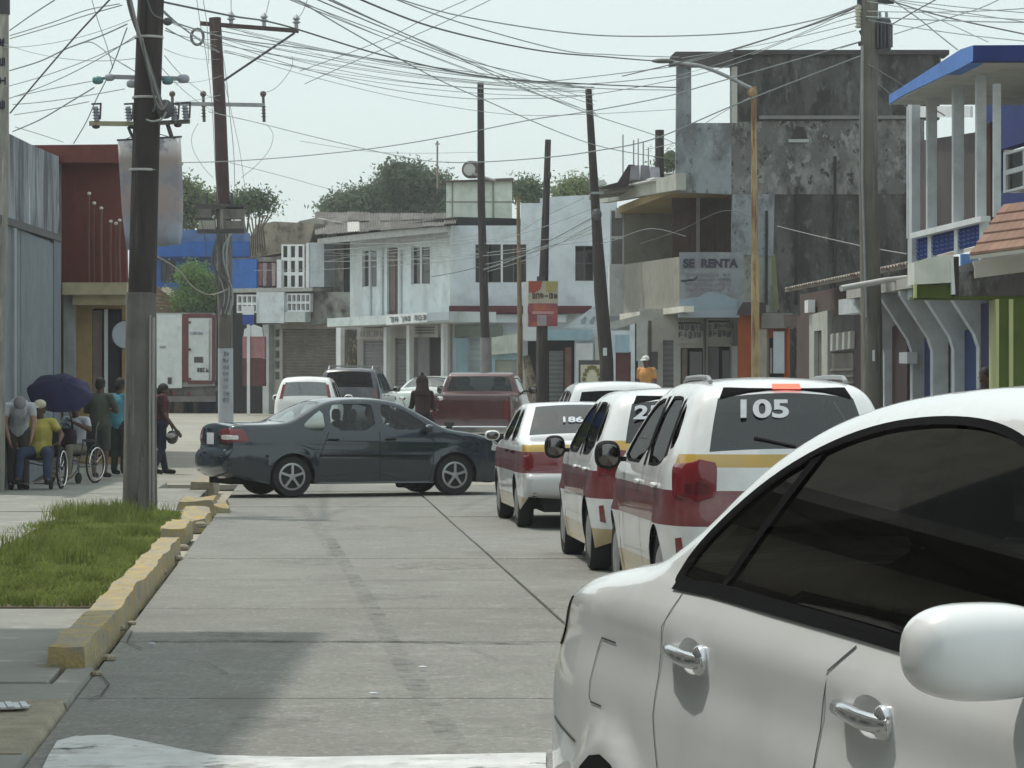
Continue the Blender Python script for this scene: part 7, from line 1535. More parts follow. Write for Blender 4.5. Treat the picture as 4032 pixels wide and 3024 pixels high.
def tangle(n, a, b, sag, Ya, Yb, lab, grp, r_=.009):
    for k in range(n):
        u0, v0 = a[0] + gw_.uniform(-a[2], a[2]), a[1] + gw_.uniform(-a[3], a[3]); u1, v1 = b[0] + gw_.uniform(-b[2], b[2]), b[1] + gw_.uniform(-b[3], b[3]); s_ = gw_.uniform(*sag)
        wire([(u0 + (u1 - u0) * q, v0 + (v1 - v0) * q + 4 * s_ * q * (1 - q)) for q in (0, .2, .4, .6, .8, 1)], Ya, Yb, r_ * gw_.uniform(.8, 1.3), lab, M_cableg, group=grp)
tangle(9, (870, 150, 15, 60), (2330, 360, 12, 30), (20, 80), 75, 78, 'thin grey cable in the bundle between the far pole and the leaning pole', 'bundle between the far pole and the leaning pole')
tangle(6, (650, 90, 10, 60), (860, 140, 8, 70), (2, 20), 37.4, 75, 'faint cable between the main pole and the far pole', 'faint cables between the two left poles')
tangle(5, (640, 300, 10, 120), (870, 300, 8, 160), (5, 30), 37.4, 75, 'faint slack lead between the two left poles', 'slack leads between the two left poles', .007)
tangle(4, (10, 250, 3, 160), (540, 120, 8, 120), (5, 35), 45, 37.3, 'faint cable across the top left sky', 'faint cables across the top left sky', .007)
tangle(5, (1240, -5, 120, 2), (2350, 420, 10, 60), (5, 40), 40, 78, 'thin cable slanting from the top edge to the leaning pole', 'cables slanting to the leaning pole')
tangle(4, (3410, 40, 5, 40), (4060, 120, 2, 110), (0, 15), 44, 37, 'thin cable fanning right from the concrete pole', 'cables fanning right from the concrete pole')
tangle(4, (3400, 60, 5, 50), (2680, 260, 10, 60), (0, 30), 44, 76, 'thin cable fanning left from the concrete pole', 'cables fanning left from the concrete pole')
tangle(6, (2340, 860, 6, 60), (1905, 1010, 8, 60), (5, 25), 78, 88, 'slack service drop between the leaning and thin poles', 'slack service drops over the pale building', .010)
tangle(5, (1905, 960, 6, 60), (1240, 1010, 40, 50), (5, 30), 88, 109, 'slack service drop over the white building', 'slack service drops over the white building', .010)
# ------------------------------------------------------------------ people
SKIN = mat('skin_brown', (.22, .115, .075), .6, .1, 12); SKIN_D = mat('skin_dark', (.10, .052, .036), .6, .1, 12); SKIN_L = mat('skin_light', (.34, .19, .14), .6, .1, 12)
HAIR = mat('dark_hair', (.015, .012, .012), .7, .2, 30); HAIR_B = mat('brown_hair', (.06, .028, .02), .7, .2, 30)
M_eye = mat('eye_dark', (.01, .01, .01), .3, 0); M_lip = mat('lip', (.14, .05, .045), .6, 0)
STAND = dict(pel=(0, 0, .93), wai=(0, -.01, 1.08), che=(0, 0, 1.27), nec=(0, .0, 1.44), hea=(0, .03, 1.585),
    shR=(.185, 0, 1.385), elR=(.23, -.03, 1.12), wrR=(.235, .05, .88), shL=(-.185, 0, 1.385), elL=(-.23, -.03, 1.12), wrL=(-.235, .05, .88),
    hiR=(.09, 0, .90), knR=(.10, .02, .49), anR=(.105, -.02, .085), toR=(.12, .13, .035), hiL=(-.09, 0, .90), knL=(-.10, .02, .49), anL=(-.105, -.02, .085), toL=(-.12, .13, .035))
def remesh(o, vox, sm=3):
    r_ = o.modifiers.new('remesh', 'REMESH'); r_.mode = 'VOXEL'; r_.voxel_size = vox; r_.use_smooth_shade = True
    s_ = o.modifiers.new('smooth', 'SMOOTH'); s_.iterations = sm; s_.factor = .5
def person(label, loc, rz, pose=None, skin=SKIN, top=None, bottom=None, shoes=None, hair=HAIR, sleeve=.95, legs=1.0, hat=None, fat=1.0, vox=.013, long_hair=False, skirt=None, face=None, group=None, build_only=None, headdir=None):
    J = {k: Vector(v) for k, v in STAND.items()}
    for k, v in (pose or {}).items(): J[k] = Vector(v)
    t = thing('person', label, 'person', (0, 0, 0), 0, group)
    hd = Vector(headdir).normalized() if headdir else (J['hea'] - J['nec']); up = (hd if headdir else hd.normalized())
    if headdir is None: up = (J['hea'] - J['nec']).normalized()
    fwd = Vector(face).normalized() if face else Vector((0, 1, 0)); fwd = (fwd - up * fwd.dot(up)).normalized(); side = fwd.cross(up)
    HM = Matrix((side, fwd, up)).transposed()
    b = MB(); f = fat
    # torso
    b.cap(J['pel'], J['wai'], .145 * f, .135 * f, 12); b.cap(J['wai'], J['che'], .135 * f, .15 * f, 12); b.cap(J['shL'], J['shR'], .065, .065, 10); b.cap(J['che'], (J['che'] + J['nec']) / 2, .14 * f, .09, 12)
    b.cap(J['hiL'], J['hiR'], .105 * f, .105 * f, 10); b.cap(J['nec'] - up * .03, J['hea'] - up * .06, .058, .052, 10)
    hc = J['hea']; b.ell(hc + up * .02, (.075, .092, .115), 14, 12, 1, HM); b.ell(hc + fwd * .025 - up * .055, (.055, .062, .058), 12, 8, 1, HM)
    b.cap(hc + fwd * .088 + up * .01, hc + fwd * .105 - up * .022, .012, .016, 6)
    for s_ in (-1, 1): b.ell(hc + side * s_ * .078 - up * .005, (.014, .022, .032), 8, 6, 1, HM)
    for S in 'LR':
        sg = 1 if S == 'R' else -1
        b.cap(J['sh' + S], J['el' + S], .055 * f, .043 * f, 10); b.cap(J['el' + S], J['wr' + S], .043 * f, .029, 10)
        d = (J['wr' + S] - J['el' + S]).normalized(); w = J['wr' + S]; pn = d.cross(Vector((0, 1, .2))).normalized() if abs(d.y) < .9 else Vector((1, 0, 0)); pw = d.cross(pn)
        b.ell(w + d * .055, (.022, .05, .042), 10, 8, .8, Matrix((pn, d, pw)).transposed())
        for q in range(4):
            o0 = w + d * .095 + pw * (.030 - .02 * q); L = (.062, .072, .068, .052)[q]; curl = pn * (.35 * -sg)
            m1 = o0 + (d + curl * .3).normalized() * L * .55; b.cap(o0, m1, .0105, .0095, 6); b.cap(m1, m1 + (d + curl * 1.3).normalized() * L * .5, .0095, .0085, 6)
        t0 = w + d * .04 + pw * .038; b.cap(t0, t0 + (d * .8 + pw * .6).normalized() * .05, .0125, .011, 6)
        b.cap(J['hi' + S], J['kn' + S], .088 * f, .058, 12); b.cap(J['kn' + S], (J['kn' + S] * .6 + J['an' + S] * .4), .056, .058, 10); b.cap(J['kn' + S] * .6 + J['an' + S] * .4, J['an' + S], .056, .038, 10); b.cap(J['an' + S], J['to' + S], .042, .034, 8)
    bo = b.build('body', skin, t); remesh(bo, vox)
    if top:
        c = MB(); e = 1.10
        c.cap(J['pel'] + Vector((0, 0, .02)), J['wai'], .152 * f * e, .142 * f * e, 12); c.cap(J['wai'], J['che'], .140 * f * e, .153 * f * e, 12); c.cap(J['shL'], J['shR'], .070, .070, 10); c.cap(J['che'], J['che'] * .35 + J['nec'] * .65, .142 * f * e, .075, 12)
        for S in 'LR':
            c.cap(J['sh' + S], J['sh' + S].lerp(J['el' + S], min(1, sleeve)), .066 * f, .058 * f, 10)
            if sleeve > 1: c.cap(J['el' + S], J['el' + S].lerp(J['wr' + S], sleeve - 1), .056 * f, .042, 10)
        o = c.build('shirt', top, t); remesh(o, vox + .002)
    if bottom:
        c = MB(); c.cap(J['pel'], J['wai'] * .5 + J['pel'] * .5, .150 * f, .145 * f, 12); c.cap(J['hiL'], J['hiR'], .115 * f, .115 * f, 10)
        for S in 'LR':
            if legs >= 1: c.cap(J['hi' + S], J['kn' + S], .100 * f, .074, 12); c.cap(J['kn' + S], J['kn' + S].lerp(J['an' + S], min(1, legs - .02)), .074, .06, 10)
            else: c.cap(J['hi' + S], J['hi' + S].lerp(J['kn' + S], min(1, legs * 2)), .104 * f, .088, 12)
        if skirt: c.cap(J['pel'], (J['knL'] + J['knR']) / 2, .15, .20, 14)
        o = c.build('trousers' if not skirt else 'skirt', bottom, t); remesh(o, vox + .002)
    for S in 'LR':
        c = MB(); c.cap(J['an' + S] - Vector((0, 0, .03)), J['to' + S], .05, .042, 8); o = c.build('shoe', shoes or M_chassis, t); remesh(o, vox)
        e = MB().ell(hc + fwd * .088 + side * (.03 if S == 'R' else -.03) + up * .022, (.012, .008, .007), 8, 5, 1, HM).build('eye', M_eye, t)
    MB().ell(hc + fwd * .084 - up * .055, (.022, .01, .006), 8, 5, 1, HM).build('mouth', M_lip, t)
    if hair is not None:
        c = MB(); c.ell(hc + up * .045 - fwd * .012, (.084, .098, .098), 14, 10, 1, HM); c.ell(hc - fwd * .055 + up * .0, (.074, .055, .09), 12, 8, 1, HM)
        if long_hair: c.ell(hc - fwd * .075 - up * .12, (.085, .05, .15), 12, 8, 1, HM)
        # keep the face clear
        c.v = [tuple(Vector(p) - fwd * max(0, (Vector(p) - hc).dot(fwd) - .055) * (1 if (Vector(p) - hc).dot(up) < .07 else 0)) for p in c.v]
        c.build('hair', hair, t, smooth=True)
    if hat:
        c = MB(); c.ell(hc + up * .075 - fwd * .005, (.095, .108, .075), 16, 10, 1, HM); o = c.build('cap', hat, t, smooth=True)
        MB().ell(hc + up * .07 + fwd * .13, (.075, .075, .012), 14, 6, 1, HM).build('cap_peak', hat, o, smooth=True)
    t.location = loc; t.rotation_euler = (0, 0, rz); t.rotation_euler.z = rz
    return t
def seat_pose(lean=0.0, hands='lap', spread=.13):
    p = dict(pel=(0, 0, .56), wai=(0, -.03, .70), che=(0, -.02 + lean, .90), nec=(0, .0 + lean, 1.07), hea=(0, .03 + lean * 1.2, 1.205), shR=(.185, lean - .01, 1.01), shL=(-.185, lean - .01, 1.01),
        hiR=(.095, .02, .55), hiL=(-.095, .02, .55), knR=(spread, .46, .56), knL=(-spread, .46, .56), anR=(spread + .02, .52, .16), anL=(-spread - .02, .52, .16), toR=(spread + .05, .68, .12), toL=(-spread - .05, .68, .12))
    if hands == 'lap': p.update(elR=(.27, .02, .80), wrR=(.20, .26, .72), elL=(-.27, .02, .80), wrL=(-.20, .26, .72))
    return p
cl = lambda n, c, v=.25: mat(n, c, .95, v, 6, .2, 120)
# wheelchair (front is +y)
M_wcf = mat('wheelchair_frame', (.10, .10, .11), .4, .2, metal=.6); M_wcs = cl('wheelchair_seat', (.025, .022, .03))
def wheelchair(label, loc, rz):
    t = thing('wheelchair', label, 'wheelchair', (0, 0, 0), 0, 'wheelchairs on the left pavement')
    MB().box(-.22, .22, -.18, .25, .44, .475).build('seat', M_wcs, t, bevel=.012); MB().hexa([(-.22, -.22, .48), (.22, -.22, .48), (.22, -.19, .48), (-.22, -.19, .48), (-.22, -.30, .92), (.22, -.30, .92), (.22, -.27, .92), (-.22, -.27, .92)]).build('backrest', M_wcs, t)
    for s_ in (-1, 1):
        x = s_ * .29; rim = [(x, -.12 + .30 * math.cos(a), .31 + .30 * math.sin(a)) for a in [2 * math.pi * k / 32 for k in range(33)]]
        w = MB().tube(rim, .016, 8).build('wheel', M_tyre, t, smooth=True)
        sp = MB(); 
        for k in range(12):
            a = 2 * math.pi * k / 12; sp.cyl((x, -.12, .31), (x, -.12 + .29 * math.cos(a), .31 + .29 * math.sin(a)), .003, n=4)
        sp.build('spokes', M_chrome, w); MB().cyl((x - .03, -.12, .31), (x + .03, -.12, .31), .03, n=10).build('hub', M_wcf, w); MB().tube([(x + s_ * .035, -.12 + .26 * math.cos(a), .31 + .26 * math.sin(a)) for a in [2 * math.pi * k / 28 for k in range(29)]], .009, 6).build('hand_rim', M_chrome, w, smooth=True)
        MB().lathe((s_ * .24, .36, .09), [(.05, -.02), (.085, -.018), (.09, 0), (.085, .018), (.05, .02)], 16, 'x').build('caster', M_tyre, t, smooth=True)
        fr = MB(); x = s_ * .24
        for pts in ([(x, -.34, .98), (x, -.26, .90), (x, -.20, .45), (x, -.18, .25)], [(x, -.2, .45), (x, .28, .45), (x, .40, .22), (x * .8, .52, .10)], [(x, -.19, .68), (x, .20, .68), (x, .26, .45)], [(x, .34, .30), (x, .36, .10)], [(x, -.19, .27), (x, .34, .27)]): fr.tube(pts, .012, 6)
        fr.build('side_frame', M_wcf, t, smooth=True)
        MB().box(x - .03, x + .03, -.15, .18, .68, .71).build('armrest', M_wcs, t, bevel=.008); MB().box(s_ * .05, s_ * .21, .50, .66, .095, .11).build('footrest', M_wcf, t)
        MB().cyl((x, -.34, .98), (x, -.46, .99), .016, n=8).build('push_handle', M_wcs, t)
    MB().bar((-.24, -.1, .30), (.24, .15, .42), .02).build('cross_brace', M_wcf, t); t.location = loc; t.rotation_euler = (0, 0, rz); return t
def at(u, v): # ground point on the left pavement (top 5 cm above the road)
    Y = F * (HC - .05) / (v - HV); return Vector((XU(u, Y), Y, .05))
# seated man in yellow
a = at(160, 1925); rz = R(176)
wheelchair('wheelchair holding the man in the yellow shirt', a, rz)
person('seated man in a yellow shirt and pale cap in a wheelchair, jeans apart', a + Vector((0, 0, -.0)), rz, dict(seat_pose(.02, 'lap', .20), elL=(-.33, .05, .82), wrL=(-.36, .28, .74), elR=(.33, .03, .80), wrR=(.31, .24, .70)), SKIN_D, cl('yellow_cotton', (.46, .40, .10)), cl('blue_denim', (.045, .065, .12)), M_chassis, HAIR, .55, 1.0, cl('straw_cap', (.52, .48, .36)), 1.08, face=(.35, 1, -.05))
# seated person with bag, second wheelchair, under the umbrella
b_ = at(298, 1902); rz2 = R(160)
wheelchair('wheelchair standing under the navy umbrella', b_, rz2)
person('seated person in a white shirt with a dark bag on the lap under the umbrella', b_, rz2, dict(seat_pose(.0, 'lap', .12), elR=(.30, .06, .84), wrR=(.16, .26, .80), elL=(-.28, .06, .86), wrL=(-.10, .24, .98)), SKIN_D, cl('white_cotton', (.50, .52, .58)), cl('khaki', (.20, .18, .15)), mat('tan_shoe', (.32, .22, .12), .8), HAIR, .6, 1.0)
bg_ = thing('hand_bag', 'dark maroon bag on the lap of the seated person under the umbrella', 'bag', b_ + Vector((0, 0, .62)), rz2)
Rm = Matrix.Rotation(rz2, 3, 'Z'); bb = MB().ell((0, 0, 0), (.19, .10, .15), 14, 8, .5); bb.v = [tuple(Rm @ (Vector(p) + Vector((.03, .30, .74))) + b_) for p in bb.v]; bb.build('bag_body', cl('dark_maroon_leather', (.035, .018, .03)), bg_, smooth=True)
hb_ = MB().tube([tuple(Rm @ Vector((.03 - .10 * math.cos(a_), .30, .86 + .10 * math.sin(a_))) + b_) for a_ in [math.pi * k / 10 for k in range(11)]], .009, 6); hb_.build('bag_strap', M_chassis, bg_, smooth=True)
# umbrella
um = thing('umbrella', 'dark navy open umbrella tilted over the second wheelchair', 'umbrella', tuple(P(238, 1560, 48.4)))
cU = P(236, 1546, 48.35); ax = Vector((.12, -.58, .80)).normalized(); ux = Vector((1, 0, -.1)); ux = (ux - ax * ux.dot(ax)).normalized(); uy = ax.cross(ux); vs = []; fs = []; nr = 6
for i in range(nr + 1):
    r_ = .53 * i / nr; h = .22 * (1 - (i / nr) ** 2) 
    for k in range(32):
        a_ = 2 * math.pi * k / 32; sc_ = 1 - .06 * (.5 + .5 * math.cos(8 * a_ + math.pi)) * (i / nr); vs.append(cU + (ux * math.cos(a_) + uy * math.sin(a_)) * r_ * sc_ + ax * (h - .02 * (.5 + .5 * math.cos(8 * a_ + math.pi)) * (i / nr)))
for i in range(nr):
    for k in range(32): fs.append((i * 32 + k, i * 32 + (k + 1) % 32, (i + 1) * 32 + (k + 1) % 32, (i + 1) * 32 + k))
cn_ = MB().add(vs, fs).build('canopy', cl('navy_nylon', (.015, .015, .055), .15), um, smooth=True, weld=True)
for k in range(8):
    a_ = 2 * math.pi * k / 8; MB().tube([cU + (ux * math.cos(a_) + uy * math.sin(a_)) * .51 - ax * .005, cU + (ux * math.cos(a_) + uy * math.sin(a_)) * .27 + ax * .14, cU + ax * .205], .005, 4).build('rib', M_wcf, um)
hw = Rm @ Vector((-.10, .30, .98)) + b_
MB().cyl(cU + ax * .30, hw, .011, n=8).build('shaft', M_wcf, um); MB().tube([hw, hw - Vector((0, 0, .10))], .018, 8).build('grip', M_chassis, um)
# helper bending over the yellow man
c_ = at(62, 1930); rz3 = R(192)
person('person in a white shirt and grey cap bending down at the left edge', c_ + Vector((0, .25, 0)), rz3, dict(pel=(0, -.22, .90), wai=(0, -.12, 1.05), che=(-.0, .08, 1.22), nec=(0, .24, 1.28), hea=(0, .38, 1.27), shR=(.19, .16, 1.25), shL=(-.19, .16, 1.25), elR=(.22, .26, 1.00), wrR=(.16, .30, .78), elL=(-.22, .26, 1.00), wrL=(-.18, .32, .80),
    hiR=(.09, -.20, .87), hiL=(-.09, -.20, .87), knR=(.10, -.10, .48), knL=(-.10, -.14, .48)), SKIN_L, cl('white_tee', (.52, .53, .58)), cl('dark_olive', (.06, .058, .05)), M_chassis, HAIR, .5, 1.0, cl('grey_cap', (.26, .25, .27)), 1.05, headdir=(0, .75, .35), face=(0, .3, -1))
d_ = at(18, 1898)
person('person with brown hair and a dusty pink top behind the bending helper', d_ + Vector((-.12, .1, 0)), R(200), dict(), SKIN_L, cl('dusty_pink', (.42, .30, .32)), cl('black_cloth', (.018, .016, .022)), M_chassis, HAIR_B, .6, 1.0, None, 1.0, long_hair=True)
# man in olive, back to the camera
e_ = at(393, 1880)
person('standing man in olive shirt and shorts with his back to the camera', e_, R(-18), dict(elR=(.30, .04, 1.14), wrR=(.14, .20, 1.16), elL=(-.28, .03, 1.14), wrL=(-.08, .22, 1.12)), SKIN_D, cl('olive_cotton', (.065, .075, .055)), cl('olive_shorts', (.055, .065, .058)), M_chassis, HAIR, .7, .46, None, 1.12)
f_ = at(470, 1868)
person('person in a cyan shirt almost hidden by the main pole', f_, R(-30), dict(elR=(.26, .05, 1.14)), SKIN_D, cl('cyan_cotton', (.08, .26, .34)), cl('dark_trousers', (.03, .035, .035)), M_chassis, HAIR, .6, 1.0)
# man in maroon carrying a helmet
Yg = 55.0; g_ = Vector((XU(632, Yg), Yg, gz(Yg)))
person('man in a maroon shirt and jeans walking right of the main pole', g_, R(-75), dict(hea=(0, .05, 1.50), nec=(0, .02, 1.38), wrR=(.27, .24, .80), elR=(.25, .04, 1.06), anL=(-.105, .10, .085), toL=(-.12, .26, .04), anR=(.105, -.14, .10), toR=(.12, .0, .04)), SKIN_D, cl('maroon_cotton', (.075, .022, .028)), cl('navy_denim', (.022, .026, .05)), M_chassis, HAIR, .75, 1.0)
hm_ = thing('helmet', 'black open helmet dangling from the hand of the man in maroon', 'helmet', tuple(P(676, 1720, 54.8)))
MB().ell(P(678, 1722, 54.8), (.11, .13, .125), 16, 12).build('shell', mat('helmet_black', (.02, .02, .024), .25, .1, coat=.5), hm_, smooth=True); MB().ell(P(672, 1716, 54.7), (.085, .05, .05), 12, 6).build('visor', mat('helmet_lining', (.35, .33, .33), .6), hm_, smooth=True); MB().tube([P(680, 1694, 54.8), P(662, 1650, 54.85)], .012, 6).build('chin_strap', M_chassis, hm_)
# far man in orange with a white cap, and a head by the green shop
Yo = 74.0; o_ = Vector((XU(2545, Yo), Yo, gz(Yo) + .16))
person('man in an orange shirt and white cap on the far right pavement', Vector((o_.x, o_.y, ZV(1402, Yo) - 1.72)), R(150), dict(), SKIN_D, cl('orange_cotton', (.55, .27, .09)), cl('beige_trousers', (.34, .27, .18)), M_chassis, HAIR, .7, 1.0, cl('white_cap_cloth', (.62, .62, .60)), 1.05, vox=.018)
stp = tag(MB().box(o_.x - 1.2, o_.x + .5, Yo - .5, Yo + .8, gz(Yo) - .05, ZV(1402, Yo) - 1.72).build('raised_step', M_pave), kind='structure')
Yd = 38.0; person('dark-haired person in a maroon top in front of the green piers', Vector((XU(3890, Yd), Yd, ZV(1452, Yd) - 1.70)), R(120), dict(), SKIN_D, cl('dark_maroon_top', (.06, .02, .025)), cl('dark_skirt', (.02, .02, .025)), M_chassis, HAIR, .7, 1.0, None, 1.0, long_hair=True)
# driver of the crossing sedan
drv = Vector(ds.loc) + Matrix.Rotation(ds.rz, 3, 'Z') @ Vector((1.32, -.36, 0)); 
person('driver of the dark sedan seen as a dark shape at the window', drv + Vector((0, 0, .02)), ds.rz - R(90), dict(seat_pose(.02), elR=(.26, .20, .86), wrR=(.16, .42, .92), elL=(-.26, .20, .86), wrL=(-.16, .42, .92)), SKIN_D, cl('black_tee', (.02, .02, .022)), cl('black_jeans', (.02, .02, .022)), M_chassis, HAIR, .6, 1.0, vox=.016)
# motorcyclist waiting left of the pickup
Ym = 62.5; mx_ = XU(1662, Ym); mz = gz(Ym); rzm = R(4)
mc = thing('motorcycle', 'motorcycle with a glowing red tail lamp waiting left of the red pickup', 'motorcycle', (0, 0, 0))
for y_ in (-.62, .66):
    w = MB().lathe((0, y_, .30), [(.20, -.05), (.28, -.055), (.30, 0), (.28, .055), (.20, .05)], 22, 'x').build('wheel', M_tyre, mc, smooth=True); MB().lathe((0, y_, .30), [(.20, -.03), (.05, -.06), (.05, .06), (.20, .03)], 14, 'x').build('rim', M_hub, w, smooth=True)
MB().ell((0, .12, .78), (.14, .28, .13), 12, 8, .8).build('fuel_tank', mat('bike_dark_red', (.10, .015, .02), .3, .1, coat=.5), mc, smooth=True); MB().ell((0, -.38, .80), (.13, .34, .06), 12, 6, .7).build('saddle', M_wcs, mc, smooth=True); MB().ell((0, .05, .42), (.15, .22, .18), 10, 8, .7).build('engine', M_hub, mc, smooth=True)
MB().tube([(-.36, .38, 1.02), (-.12, .52, .98), (.12, .52, .98), (.36, .38, 1.02)], .014, 6).build('handlebar', M_wcf, mc, smooth=True)
for s_ in (-1, 1): MB().tube([(s_ * .08, .50, .98), (s_ * .07, .66, .30)], .025, 8).build('fork_leg', M_chrome, mc, smooth=True); o = MB().tube([(s_ * .30, .42, 1.02), (s_ * .38, .44, 1.22)], .007, 5).build('mirror_stem', M_wcf, mc); MB().ell((s_ * .39, .44, 1.26), (.07, .015, .045), 10, 6).build('mirror_face', M_chrome, o, smooth=True); MB().tube([(s_ * .10, .0, .35), (s_ * .16, -.6, .38)], .03, 8).build('exhaust' if s_ > 0 else 'swing_arm', M_chrome, mc, smooth=True)
MB().ell((0, -.80, .80), (.10, .05, .06), 10, 6).build('tail_lamp', emit('bike_tail_lamp', (.9, .08, .06), .9), mc, smooth=True); MB().box(-.08, .08, -.84, -.83, .55, .68).build('number_plate', M_plate, mc); MB().ell((0, .62, .95), (.10, .07, .09), 10, 6).build('headlamp', M_clear, mc, smooth=True); MB().hexa([(-.07, -.9, .45), (.07, -.9, .45), (.07, -.86, .45), (-.07, -.86, .45), (-.09, -.75, .78), (.09, -.75, .78), (.09, -.70, .78), (-.09, -.70, .78)]).build('mudguard', M_blacktrim, mc)
mc.location = (mx_, Ym, mz); mc.rotation_euler = (0, 0, rzm)
rd = person('motorcycle rider in a dark maroon hooded coat beside the pickup', (mx_, Ym, mz), rzm, dict(pel=(0, -.25, .92), wai=(0, -.22, 1.06), che=(0, -.14, 1.25), nec=(0, -.08, 1.42), hea=(0, -.03, 1.55), shR=(.17, -.12, 1.36), shL=(-.17, -.12, 1.36), elR=(.21, .04, 1.10), wrR=(.27, .34, 1.02), elL=(-.21, .04, 1.10), wrL=(-.27, .34, 1.02),
    hiR=(.12, -.22, .88), hiL=(-.12, -.22, .88), knR=(.22, .18, .70), knL=(-.22, .18, .70), anR=(.20, .05, .34), anL=(-.20, .05, .34), toR=(.22, .20, .30), toL=(-.22, .20, .30)), SKIN_D, cl('maroon_coat', (.026, .011, .014)), cl('bike_trousers', (.025, .025, .03)), M_chassis, HAIR, 2.0, 1.0, vox=.016)
hd_ = MB(); hd_.ell((0, -.05, 1.60), (.13, .15, .15), 14, 10); hd_.cap((0, -.10, 1.50), (0, -.14, 1.36), .13, .17, 12); hd_.cap((0, -.07, 1.66), (0, -.09, 1.78), .08, .02, 10)
Mr = Matrix.Translation((mx_, Ym, mz)) @ Matrix.Rotation(rzm, 4, 'Z'); hd_.v = [tuple(Mr @ Vector(p)) for p in hd_.v]
ho = hd_.build('hood', cl('maroon_coat', (.026, .011, .014)), None); ho.parent = rd; ho.matrix_parent_inverse = rd.matrix_basis.inverted()
# ------------------------------------------------------------------ trees and bushes
M_bark = mat('tree_bark', (.10, .085, .07), .95, .3, 4)
def leafmat(n, c): return leafy(n, tuple(x * 2.0 for x in c), .45, .6)
def tree(label, base, crown, nleaf, m, seed, trunk_r=.25, leaf=.22, name='leafy_tree', cat='tree', clumps=26, group=None):
    """crown: list of (centre, radii) lobes; leaves sit in clumps on limb ends"""
    g = random.Random(seed); t = thing(name, label, cat, tuple(base), 0, group); b = Vector(base)
    top = sum((Vector(c) for c, r in crown), Vector()) / len(crown); fork = b.lerp(top, .5); fork.x = b.x * .7 + top.x * .3
    trk = MB(); trk.tube([b - Vector((0, 0, .1)), b.lerp(fork, .5) + Vector((g.uniform(-.1, .1), 0, 0)), fork], [trunk_r, trunk_r * .8, trunk_r * .62], 10)
    vs = []; fs = []; ends = []
    for (c, r) in crown:
        c = Vector(c); r = Vector(r); trk.tube([fork, fork.lerp(c, .6) + Vector((g.uniform(-.3, .3), g.uniform(-.3, .3), 0)), c], [trunk_r * .5, trunk_r * .3, trunk_r * .16], 7)
        for k in range(clumps):
            while True:
                d = Vector((g.gauss(0, 1), g.gauss(0, 1), g.gauss(0, 1))).normalized()
                if d.z > -.55: break
            q = c + Vector((d.x * r.x, d.y * r.y, d.z * r.z)) * g.uniform(.45, 1.05); ends.append(q)
            if k % 3 == 0: trk.tube([c, c.lerp(q, .6) + Vector((0, 0, g.uniform(-.1, .2))), q], [trunk_r * .14, trunk_r * .09, trunk_r * .04], 5)
    trk.build('trunk', M_bark, t, smooth=True)
    per = max(8, nleaf // len(ends))
    for q in ends:
        rr = g.uniform(.5, 1.1) * leaf * 3.4
        for k in range(per):
            p = q + Vector((g.gauss(0, .5), g.gauss(0, .5), g.gauss(0, .38))) * rr
            n = Vector((g.gauss(0, 1), g.gauss(0, 1), g.gauss(.6, 1))).normalized(); a = n.orthogonal().normalized(); a = Matrix.Rotation(g.uniform(0, 6.28), 3, n) @ a; c2 = n.cross(a); L = leaf * g.uniform(.6, 1.2); w = L * .42
            o = len(vs); vs += [p - a * L * .5, p + c2 * w * .5 + n * .02, p + a * L * .5, p - c2 * w * .5 + n * .02]; fs.append((o, o + 1, o + 2, o + 3))
    me = bpy.data.meshes.new('crown'); me.from_pydata(vs, [], fs); me.materials.append(m); link(bpy.data.objects.new('crown', me), t); return t
YT = 150.
def lobes(Y, L): return [((XU(u, Y), Y + dy, ZV(v, Y)), (ru / F * Y, ru / F * Y * .8, rv / F * Y)) for (u, v, ru, rv, dy) in L]
gy = gz(YT)
tree('broad grey green tree behind the white building beside the tank', (XU(1560, YT), YT, gy), lobes(YT, [(1640, 740, 110, 75, 0), (1540, 780, 110, 60, 1), (1440, 800, 90, 45, 0), (1345, 820, 70, 35, 1), (1590, 710, 60, 45, -1), (1700, 780, 70, 70, 1), (1500, 850, 140, 40, 0), (1650, 850, 120, 50, 0)]), 30000, leafmat('leaf_grey_green', (.060, .078, .050)), 3, .4, .26, clumps=26)
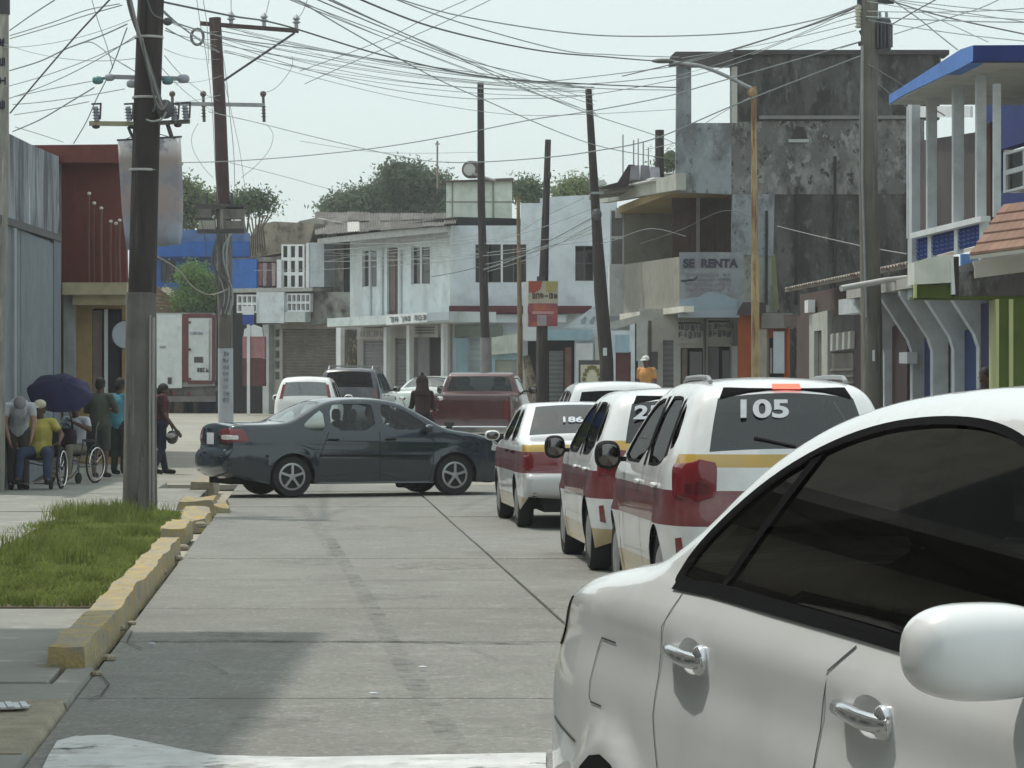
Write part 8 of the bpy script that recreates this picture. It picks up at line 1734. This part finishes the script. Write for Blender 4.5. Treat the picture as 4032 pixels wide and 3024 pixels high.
tree('small dark tree top right of the tank house', (XU(2085, 135), 135, gz(135)), lobes(135, [(2080, 760, 35, 24, 0), (2060, 740, 20, 16, 0), (2105, 775, 25, 18, 0)]), 2600, leafmat('leaf_dark', (.055, .080, .040)), 4, .2, .22, clumps=14)
tree('pale green tree top left of the leaning pole', (XU(2275, 140), 140, gz(140)), lobes(140, [(2275, 745, 50, 28, 0), (2240, 765, 30, 18, 0)]), 3200, leafmat('leaf_pale', (.10, .125, .055)), 5, .2, .22, clumps=14)
tree('dark tree peeking behind the banner and the far pole', (XU(770, 135), 135, gz(135)), lobes(135, [(745, 790, 45, 40, 0), (715, 760, 32, 36, 0), (800, 812, 45, 28, 1), (720, 860, 50, 50, 0)]), 7000, leafmat('leaf_mid', (.075, .095, .045)), 6, .25, .24, clumps=18)
tree('small scrubby tree behind the junction boxes', (XU(990, 135), 135, gz(135)), lobes(135, [(985, 795, 35, 22, 0), (1025, 805, 30, 20, 0), (950, 800, 30, 20, 0)]), 2600, leafmat('leaf_dark', (.055, .080, .040)), 7, .2, .22, clumps=12)
tree('bright green bushy shrub between the blue building and the far pole', (XU(775, 117.3), 117.3, gz(117)), lobes(117.3, [(745, 1090, 50, 45, 0), (790, 1130, 60, 50, 0), (760, 1180, 85, 60, 0), (830, 1190, 40, 50, 0)]), 9000, leafmat('leaf_bright', (.085, .135, .045)), 8, .14, .16, name='leafy_shrub', cat='shrub', clumps=22)
tree('far tree top just left of the thick roof post', (XU(2640, 130), 130, gz(130)), lobes(130, [(2630, 645, 22, 16, 0), (2655, 640, 18, 20, 0)]), 1200, leafmat('leaf_dark', (.055, .080, .040)), 9, .15, .2, clumps=10)
# ------------------------------------------------------------------ the humid haze of the street
hz = MB().box(-262, 262, -62, 705, -1.2, 40).build('haze')
m, t, o = nt('humid_haze'); pv_ = N(t, 'ShaderNodeVolumePrincipled'); pv_.inputs['Color'].default_value = (.93, .97, .97, 1); pv_.inputs['Density'].default_value = .0007; pv_.inputs['Anisotropy'].default_value = .2
t.links.new(pv_.outputs[0], o.inputs['Volume']); hz.data.materials.append(m); tag(hz, 'thin pale humid haze filling the street', 'haze', kind='stuff')
